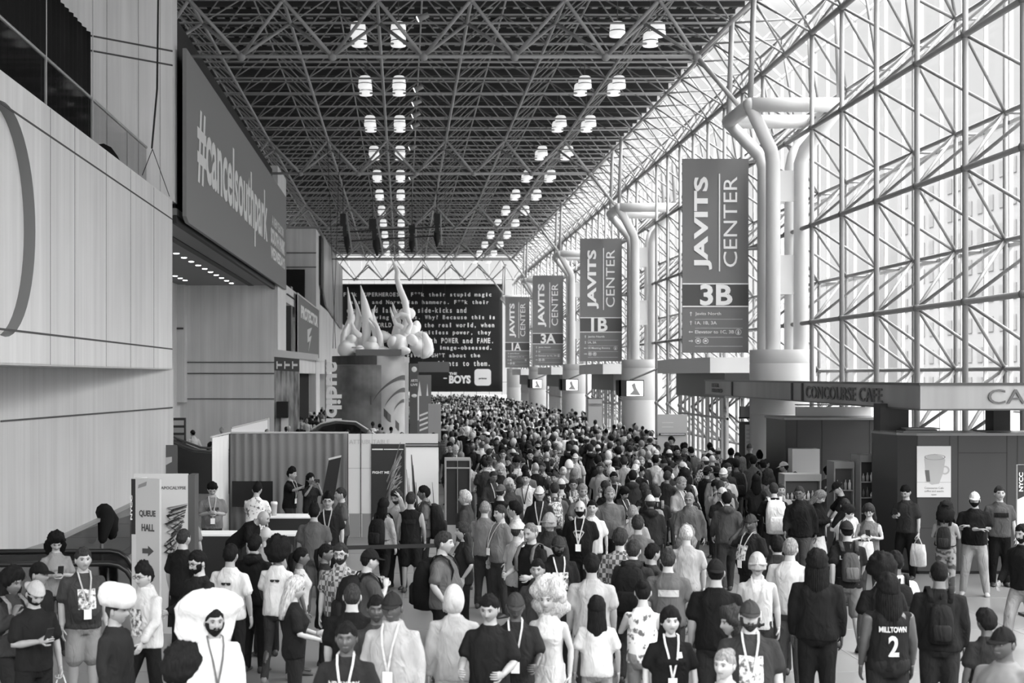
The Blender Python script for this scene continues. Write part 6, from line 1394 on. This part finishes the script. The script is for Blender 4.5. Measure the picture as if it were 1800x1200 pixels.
P(1069, 792, 175, 'stand', 'hoodie', .66, .06, ('short', 'k'), 'l', 'person in a white hood, back turned, right of the black hooded coat', hat='hood', hatc=.68, short='white hood')
P(1097, 803, 172, 'walk2', 'tee', .42, .08, ('short', 'n'), 'l', 'man in a light tee walking away, left of the grey-haired lanyard wearer', h=1.78, short='light tee walking away')
P(975, 849, 175, 'strap', 'tee', .1, .05, ('short', 'n'), 'm', 'person with a busy black and white patterned backpack, back turned', pack='m', packc='print', short='patterned backpack')
P(801, 747, 178, 'stand', 'tee', .19, .10, ('short', 'k'), 'm', 'person in a fitted khaki-grey shirt and belt, back turned, above the display case', short='khaki-grey shirt back')
P(838, 768, 60, 'ear', 'tee', .06, .05, ('short', 'k'), 'm', 'dark-clothed man with a raised forearm, above the dark-capped patterned top', short='man with raised forearm')
P(1127, 805, 0, 'stand', 'jacket', .05, .05, ('short', 'g'), 'l', 'grey-haired man with a dark jacket and long lanyard, facing the camera', lan=.5, short='grey hair, long lanyard')
P(1131, 788, -10, 'stand', 'jacket', .07, .05, ('short', 'n'), 'l', 'short-haired woman in a dark jacket facing the camera, left of the white headscarf', h=1.68, short='short-haired woman')
P(1149, 786, 175, 'stand', 'hoodie', .5, .06, ('buzz', 'k'), 'l', 'person in a white headscarf, back turned, above the white-shirted backpackers', hat='hood', hatc=.74, h=1.66, short='white headscarf')
P(1190, 786, 0, 'stand', 'jacket', .015, .03, ('tall', 'k'), 'm', 'man with glasses in a black jacket and white collar, before the notice stand', glasses=True, short='black jacket, white collar')
P(1167, 806, 178, 'stand', 'tee', .76, .05, ('buzz', 'k'), 'b', 'man in a black cap and crisp white shirt, back turned', hat='cap', hatc=.02, short='crisp white shirt, black cap')
P(1152, 806, 178, 'stand', 'tee', .62, .05, ('short', 'k'), 'b', 'person in a black beanie and pale top half behind the crisp white shirt', hat='beanie', hatc=.015, short='black beanie')
P(1112, 827, 172, 'stand', 'hoodie', .045, .04, ('short', 'k'), 'm', 'broad-backed man in a charcoal hoodie, right of centre', build='big', h=1.8, short='charcoal hoodie')
P(1154, 856, 178, 'strap', 'tee', .025, .04, ('short', 'n'), 'l', 'brown-haired man in a black tee with a small grey backpack, right of centre', pack='s', packc=.25, short='small grey backpack')
P(1204, 826, 178, 'strap', 'tee', .66, .10, ('curly', 'k'), 'b', 'person in a pale tee with a black backpack with one white stripe', pack='l', packc=.012, short='black backpack, white stripe')
P(1252, 800, 178, 'stand', 'tee', .05, .05, ('bald', 'k'), 'l', 'bald man with a creased neck, back turned, above the wide-brimmed hat', short='bald creased neck')
P(1261, 822, 175, 'stand', 'long', .3, .05, ('short', 'k'), 'm', 'person in a wide-brimmed dark hat, back turned', hat='hat', hatc=.02, short='wide-brimmed hat')
P(1243, 821, 120, 'stand', 'long', .04, .04, ('short', 'k'), 'm', 'person in a black cap beside the wide-brimmed hat', hat='capb', hatc=.015, short='black cap by the hat')
P(1266, 845, 170, 'walk', 'jacket', .24, .06, ('receding', 'n'), 'l', 'man in a pale grey jacket with a diagonal bag strap, back turned', build='big', short='pale grey jacket')
P(1278, 866, 178, 'walk', 'hoodie', .08, .05, ('short', 'k'), 'm', 'young man in a dark grey hoodie with the hood folded down, back turned', short='dark grey hoodie')
P(1285, 788, 170, 'stand', 'tee', .06, .05, ('short', 'k'), 'm', 'dark-haired man in a black tee, back turned, left of the long reddish hair', short='black tee')
P(1305, 804, 178, 'stand', 'tee', .15, .06, ('long', 'r'), 'l', 'woman with very long reddish hair, back turned, left of the small backpack wearer', build='f', h=1.68, short='very long reddish hair')
P(1318, 780, 178, 'stand', 'tee', .05, .05, ('buzz', 'k'), 'm', 'person in a round grey cap, back turned, under the menu board', hat='beanie', hatc=.12, short='round grey cap')
P(1336, 794, 178, 'strap', 'tee', .02, .04, ('tall', 'k'), 'l', 'dark-haired man in black with a striped grey backpack', pack='m', packc=.10, short='striped grey backpack')
P(1350, 827, 175, 'stand', 'tee', .22, .05, ('curly', 'n'), 'm', 'person with dark curls in a pale top, left of the goods rack', h=1.65, short='dark curls')
P(1361, 849, 175, 'strap', 'tee', .015, .05, ('buzz', 'n'), 'l', 'man in a black tee carrying a large pure white backpack', pack='l', packc=.82, h=1.8, short='large white backpack')
P(1321, 903, -60, 'ear', 'tee', .02, .03, ('buzz', 'k'), 'd', 'man in a dark cap and printed black tee holding a hand to his ear', hat='capb', hatc=.06, lan=.7, pr=('square', '', False, 'print'), build='big', short='man with hand at his ear')
P(1206, 924, 178, 'stand', 'tee', .4, .05, ('receding', 'y'), 'l', 'balding blond man, back turned, above the wavy-haired woman', short='balding blond man')
P(1206, 941, 160, 'hold', 'tank', .15, .05, ('curly', 'r'), 'l', 'woman with wavy strawberry hair and bare shoulders, back turned', build='f', h=1.66, seed=2, short='wavy strawberry hair')
P(1112, 888, 170, 'stand', 'tee', .3, .05, ('buzz', 'g'), 'l', 'man with cropped grey hair, back turned, left of the small grey backpack', short='cropped grey hair')
P(1121, 907, 170, 'stand', 'tee', .14, .05, ('short', 'n'), 'm', 'brown-haired person in a dull grey tee below the cropped grey hair', short='dull grey tee')
P(1112, 951, 160, 'strap', 'hoodie', .035, .04, ('short', 'n'), 'l', 'bearded man in a dark jacket with a black backpack, half turned away', beard='n', pack='l', packc=.015, short='bearded man, half turned')
P(1174, 966, 172, 'stand', 'tee', .12, .05, ('short', 'n'), 'l', 'man in a grey tee with a pale mountain print on the back', pr=('wide', '', True, .5), build='big', short='mountain print back')
P(1258, 982, 172, 'stand', 'tee', .012, .03, ('short', 'k'), 'm', 'man in a black cap and long black tee, back turned, white patch on the sleeve', hat='capb', hatc=.02, build='big', h=1.84, short='long black tee')
P(1331, 973, -10, 'stand', 'tank', .66, .06, ('short', 'k'), 'l', 'person with glasses in a tall shiny helmet and white vest top', hat='helmet', hatc=.45, glasses=True, lan=.6, h=1.7, short='tall shiny helmet')
P(1389, 947, 150, 'stand', 'long', .64, .10, ('receding', 'g'), 'l', 'older grey-haired man in a white long-sleeved shirt, back turned', build='big', h=1.8, short='older man in white shirt')
P(1436, 971, 165, 'stand', 'long', .018, .02, ('dread', 'k'), 'd', 'tall person with black dreadlocks in a black long-sleeved top, back turned', build='big', h=1.86, short='black dreadlocks')
P(1130, 1022, 168, 'strap1', 'tank', 'floral', .3, ('bun', 'k'), 'l', 'woman with a dark bun in a pale flower-print top, back turned', build='f', h=1.66, short='flower-print top')
P(1178, 1069, 0, 'stand', 'tee', .015, .03, ('long', 'k'), 'l', 'woman in a black tee with a patterned lanyard and chest badge, bottom right of centre', build='f', h=1.66, lan=.75, pr=('small', '', False, .7), short='woman with patterned lanyard')
P(1318, 1054, -10, 'stand', 'tee', .05, .05, ('short', 'n'), 'l', 'bearded man in a studded dark cap and print tee with lanyard, bottom right', hat='cap', hatc=.06, beard='n', lan=.6, pr=('square', '', False, 'print'), build='big', h=1.8, short='studded dark cap')
P(1288, 1099, -80, 'stand', 'tee', .1, .05, ('curly', 'n'), 'm', 'woman with curly tied hair in left profile at the bottom, before the studded cap', build='f', h=1.62, short='curly profile')
P(1275, 1151, -40, 'stand', 'tee', .4, .3, ('bun', 'g'), 'l', 'fair head at the very bottom edge below the curly profile', build='f', h=1.6, d=11.4, short='fair head at the bottom')
P(1366, 943, 175, 'stand', 'jacket', .05, .04, ('short', 'k'), 'm', 'dark-haired man with a white collar behind the older man in white', short='dark hair, white collar')
P(1146, 975, 120, 'stand', 'tee', .05, .05, ('short', 'k'), 'm', 'dark-haired person squeezed between the backpack and the mountain-print tee', h=1.66, short='squeezed dark head')
P(1379, 811, -120, 'hold', 'tee', .1, .05, ('short', 'k'), 'm', 'person in a pale cap bending over the goods rack', hat='cap', hatc=.6, short='pale cap at the rack')
P(1412, 797, -150, 'hold', 'long', .012, .02, ('short', 'k'), 'd', 'dark-haired person in all black before the far kiosk counter', h=1.8, short='all-black person')
P(1455, 820, 178, 'walk', 'tank', .10, .10, ('pony', 'k'), 'l', 'person in a grey jersey numbered 2S with a white headband, back turned', bot='shorts', pr=('text', '2S', True, .65), h=1.72, short='jersey numbered 2S')
r = P(1436, 862, 60, 'phone', 'jacket', .012, .62, ('long', 'r'), 'l', 'woman with long light hair, black jacket and white skirt looking at her phone', build='f', h=1.68, bot='skirt', short='woman in black jacket'); phone(r, 'phone', 1, 'phone held by the woman in the black jacket and white skirt')
P(1488, 844, -95, 'lean', 'tee', .015, .03, ('short', 'n'), 'l', 'man in a dark cap and black top in left profile, left of the drinks fridge', hat='cap', hatc=.02, short='dark cap at the fridge')
P(1484, 887, 70, 'phone', 'tank', .1, .05, ('long', 'k'), 'l', 'woman with thick dark hair in right profile, above the gym-sack man', build='f', h=1.66, short='thick dark hair profile')
r = P(1528, 885, -25, 'phone', 'tank', .17, .08, ('long', 'n'), 'l', 'woman in a grey sleeveless top looking down at her phone beside the kiosk corner', build='f', h=1.66, short='grey sleeveless top'); phone(r, 'phone', 1, 'phone held by the woman in the grey sleeveless top'); bag(r, 'phone', -1, .72, 'white bag hanging from the arm of the grey sleeveless woman')
P(1490, 915, 176, 'walk2', 'tee', .02, .16, ('buzz', 'k'), 'm', 'man in a backwards dark cap with a grey drawstring bag and shorts, back turned', hat='capb', hatc=.04, pack='s', packc=.09, bot='shorts', pr=('text', 'LEGION', True, .6), h=1.78, short='gym-sack man')
r = P(1593, 844, -45, 'bagph', 'tee', .05, .015, ('short', 'k'), 'l', 'man in a dark shirt with a phone and white bag against the kiosk', d=26.7, short='man with white bag at kiosk'); bag(r, 'bagph', 1, .8, 'white plastic bag held by the man leaning at the near kiosk counter', (.30, .12, .42)); phone(r, 'bagph', -1, 'phone in the hand of the man at the kiosk')
P(1662, 883, 150, 'phone', 'tank', .3, 'camo', ('curly', 'k'), 'm', 'woman in a black cap, camouflage trousers and small dark backpack', build='f', h=1.66, hat='capb', hatc=.015, pack='s', packc=.03, short='camouflage trousers')
P(1713, 864, -25, 'cross', 'tee', .015, .36, ('short', 'k'), 'm', 'bearded man in a white cap, black polo and khaki trousers with folded arms', hat='cap', hatc=.66, beard='k', shoe=.25, h=1.78, build='big', short='man with folded arms')
P(1757, 855, -10, 'stand', 'tee', .10, .012, ('short', 'n'), 'l', 'uniformed guard with grey shoulders and black trousers, standing by the kiosk', h=1.8, pr=('wide', '', False, .02), shoe=.01, short='uniformed guard')
r = P(1800, 903, -60, 'carry', 'long', .015, .30, ('short', 'k'), 'm', 'man in black cut by the right picture edge, carrying a printed bag', beard='k', d=19.6, short='man at the right edge'); bag(r, 'carry', 1, 'print', 'white printed carrier bag swinging beside the man at the right edge', (.34, .06, .45))
P(1550, 978, 175, 'stand', 'tee', .02, .03, ('afro', 'k'), 'd', 'person with a round black afro left of the white-shirted backpack wearer', h=1.72, short='round black afro')
P(1576, 971, 175, 'strap', 'tee', .78, .03, ('short', 'k'), 'd', 'dark-haired man in a bright white tee with a black backpack, back turned', pack='m', packc=.015, short='bright white tee, backpack')
P(1561, 1011, 178, 'stand', 'tank', .02, .03, ('dread', 'k'), 'd', 'person in a black jersey numbered 2 with a dark head wrap, back turned', hat='beanie', hatc=.015, pr=('text', 'MILLTOWN|2', True, .65), h=1.8, build='big', short='jersey numbered 2')
P(1651, 988, 165, 'stand', 'long', .02, .03, ('buzz', 'k'), 'b', 'shaven-headed man in a black top with white piping, back turned, lower right', build='big', h=1.82, pack='s', packc=.02, short='shaven-headed man')
P(1765, 1101, -55, 'stand', 'tee', 'stripe', .1, ('short', 'k'), 'd', 'man in a black cap and striped shirt looking left, bottom right corner', hat='cap', hatc=.015, build='big', short='black cap, striped shirt')
P(1734, 1074, -170, 'stand', 'tee', .03, .03, ('mop', 'k'), 'd', 'low dark head behind the striped shirt, bottom right', h=1.55, short='low dark head')
# left back, beyond the booth
P(340, 755, -140, 'walk', 'jacket', .75, .3, ('short', 'k'), 'l', 'man in a dark cap and white jacket beyond the queue sign, against the concrete', hat='capb', hatc=.06, d=54, short='white jacket by the concrete')
P(390, 745, -20, 'stand', 'tee', .3, .1, ('short', 'g'), 'l', 'man in a pale cap looking over the pale side drape', hat='cap', hatc=.4, d=57, short='pale cap over drape')
P(370, 771, 60, 'stand', 'tank', .03, .05, ('curly', 'k'), 'b', 'small curly-haired person beside the dark escalator rails', h=1.45, d=50, short='small curly head')
# ------------------------------------------------------------ the crowd in between: nearer ones single, the rest of the concourse as one mass
random.seed(21)
OBST = [(-4.9, .9, 54, 58.2), (-3.9, .9, 63, 68), (-6, -3.8, 61, 63), (-.2, 1.9, 53.3, 64), (8.8, 10.6, 67.3, 69), (-4.3, -2.8, 59.5, 60.6), (8.7, 10.2, 49.5, 51), (7.5, 9.8, 28.6, 30.4)]
def inside(x, y):
    if any(a - .3 < x < b + .3 and c - .3 < y < d_ + .3 for a, b, c, d_ in OBST): return False
    if y < 29 and (x < 1 or x > 8.2): return False
    if y < 36 and (x < 1.9 or x > 9.2): return False
    if y < 50 and (x < 1.3 or x > 9.3): return False
    if y > 50 and not (-5.3 < x < 10.3): return False
    return not any(abs(y - c) < 1.6 and x > 10.6 for c in COLY)
spots = []
def free(x, y, r): return all((x - a) ** 2 + (y - b) ** 2 > r * r for a, b in spots)
spots = [(p[0], p[1]) for p in PEOPLE]
tops = [('black', .015), ('black', .03), ('charcoal', .06), ('grey', .14), ('light grey', .32), ('white', .7), ('black', .02), ('checked', 'plaid'), ('dark', .04), ('pale', .5)]
hairs = [('short dark hair', ('short', 'k')), ('brown hair', ('short', 'n')), ('long dark hair', ('long', 'k')), ('fair hair', ('mop', 'y')), ('cropped hair', ('buzz', 'n')), ('long brown hair', ('long', 'n')), ('tousled dark hair', ('mop', 'k')), ('a dark cap', 'capD'), ('a pale cap', 'capP'), ('a bald head', ('bald', 'k')), ('grey hair', ('short', 'g')), ('a ponytail', ('pony', 'n'))]
used = {}
def relation(x, y, k):
    near = sorted(PEOPLE, key=lambda p: (p[0] - x) ** 2 + ((p[1] - y) * .6) ** 2)[k]
    dx, dy = x / y - near[0] / near[1], y - near[1]
    side = 'right of' if dx * F > 6 else 'left of' if dx * F < -6 else ('just behind' if dy > 0 else 'just before')
    if side in ('right of', 'left of') and abs(dy) > 2.5: side = ('behind and ' if dy > 0 else 'before and ') + side
    return side, near[2]
MAN = len(PEOPLE); PEOPLE_MAN = list(PEOPLE)
auto = []
y = 25.0
while y < 58:
    for _ in range(16):
        x = random.uniform(-1.5, 10.0) if y < 50 else random.uniform(.9, 10.2); yy = y + random.uniform(-.35, .35)
        if inside(x, yy) and free(x, yy, .62 if y > 34 else .75): spots.append((x, yy)); auto.append((x, yy))
    y += .55
NA = 300 - MAN
auto = sorted(auto, key=lambda a: a[1])
singles = auto[:NA]; rest = auto[NA:]
PEOPLE2 = []
for n_, (x, yy) in enumerate(singles):
    tn, tc_ = random.choice(tops); hn, hs = random.choice(hairs); away = random.random() < .62
    fem = hs != 'capD' and hs != 'capP' and hs[0] in ('long', 'pony'); hat = None; hc = .03
    if hs == 'capD': hat, hc, hs = 'cap', .02, ('short', 'k')
    elif hs == 'capP': hat, hc, hs = 'cap', .6, ('short', 'n')
    pose = random.choice(['walk', 'walk2', 'stand', 'strap', 'hip1', 'phone', 'stand'] if away else ['walk', 'walk2', 'stand', 'phone', 'stand', 'hold'])
    yaw = (180 if away else 0) + random.uniform(-35, 35); h = random.uniform(1.58, 1.68) if fem else random.uniform(1.68, 1.84)
    kind = random.choice(['tee', 'tee', 'long', 'hoodie']); pack = random.choice([None, None, 'm', 'l']) if away else None
    garment = {'tee': 'T-shirt', 'long': 'sweater', 'hoodie': 'hoodie'}[kind]
    lab = None
    for k in range(14):
        side, nm = relation(x, yy, 0 if k == 0 else k)
        c = 'person with %s in %s %s, %s %s' % (hn, tn, garment, side, nm)
        ws = c.split()
        if len(ws) > 16: c = 'person with %s, %s top, %s %s' % (hn, tn, side.split()[-1] if side[-2:] != 'of' else side.split()[-2] + ' of', nm)
        if len(c.split()) > 16: continue
        if c not in used: lab = c; break
    if lab is None: lab = c
    used[lab] = 1
    pc = .02 if pack and random.random() < .7 else .15
    P(CX + x * F / yy, 0, yaw, pose, kind, tc_, random.choice([.02, .03, .05, .09, .2]), hs, random.choice('llmmbd'), lab, h=h, build='f' if fem else random.choice(['m', 'm', 'slim', 'big']), hat=hat, hatc=hc, pack=pack, packc=pc,
      lan=(.6 if not away and random.random() < .5 else None), d=yy, lod=1 if yy < 38 else 2, short=(hn + ' and ' + tn + ' top'), glasses=(not away and random.random() < .25), group='people in the middle of the concourse')
    q_ = PEOPLE.pop(); PEOPLE2.append(q_)
# far crowd, one object
mats = [SK['l'], SK['m'], SK['d'], HR['k'], HR['n'], HR['y']] + [clothm(v) for v in (.006, .014, .03, .09, .24, .45, .62)]
fc = MB()
def tiny(x, y, h, yaw, up, lo, sk, hr, hat):
    w = MB(); n = 7
    w.loft([sup((0, 0, z), a, b, n) for z, a, b in ((.82, .17, .12), (1.0, .165, .125), (1.3, .20, .135), (1.43, .17, .10), (1.48, .07, .06))], up)
    w.limb([(0, 0, 1.47), (0, -.01, 1.56)], [.055, .05], 5, sk); w.ball((0, -.01, 1.635), (.078, .095, .115), 8, 6, sk); w.ball((0, .012, 1.66), (.084, .092, .10), 8, 5, hr)
    a = random.choice(((.23, -.04, .9), (.08, -.28, 1.2), (.22, -.2, .98)))
    for s_ in (-1, 1):
        w.limb([(s_ * .19, 0, 1.40), (s_ * .235, 0, 1.15)], [.065, .05], 5, up); w.limb([(s_ * .235, 0, 1.15), (s_ * a[0], a[1], a[2])], [.042, .035], 5, sk if random.random() < .6 else up)
        st = random.uniform(-.15, .15) * s_; w.limb([(s_ * .095, 0, .88), (s_ * .11, st * .5, .5), (s_ * .115, st, .06)], [.10, .065, .05], 5, lo)
    if random.random() < .3: w.box(-.15, .15, .12, .28, .95, 1.38, random.choice((6, 7, 8, 9)))
    c, s2 = math.cos(yaw), math.sin(yaw); k = h / 1.75; b = len(fc.v)
    fc.v += [(x + (p[0] * c - p[1] * s2) * k, y + (p[0] * s2 + p[1] * c) * k, p[2] * k) for p in w.v]; fc.f += [tuple(b + i for i in f) for f in w.f]; fc.m += w.m
y = 50.0; far = list(rest)
while y < 160:
    for _ in range(20):
        x = random.uniform(-5.3, 10.3); yy = y + random.uniform(-.4, .4)
        if yy > max([a[1] for a in singles[-20:]] or [50]) - 2 and inside(x, yy) and free(x, yy, .68 if y < 90 else .9): 
            if y < 90: spots.append((x, yy))
            far.append((x, yy))
    y += .75 if y < 90 else 1.3
for x, yy in far:
    tiny(x, yy, random.uniform(1.58, 1.86), random.uniform(-.6, .6) + (PI if random.random() < .6 else 0), random.choice((6, 6, 7, 7, 8, 9, 10, 11, 12, 12)), random.choice((6, 7, 8, 9)), random.choice((0, 0, 1, 1, 2)), random.choice((3, 3, 3, 4, 4, 5, 6, 11)), None)
tag(fc.build('distant_crowd', mats, None, True), 'dense crowd of people filling the far concourse toward the black text banner', 'crowd', kind='stuff')
print('PEOPLE', MAN, len(singles), 'far', len(far), 'last single y', singles[-1][1], 'meshes', len(CACHE))
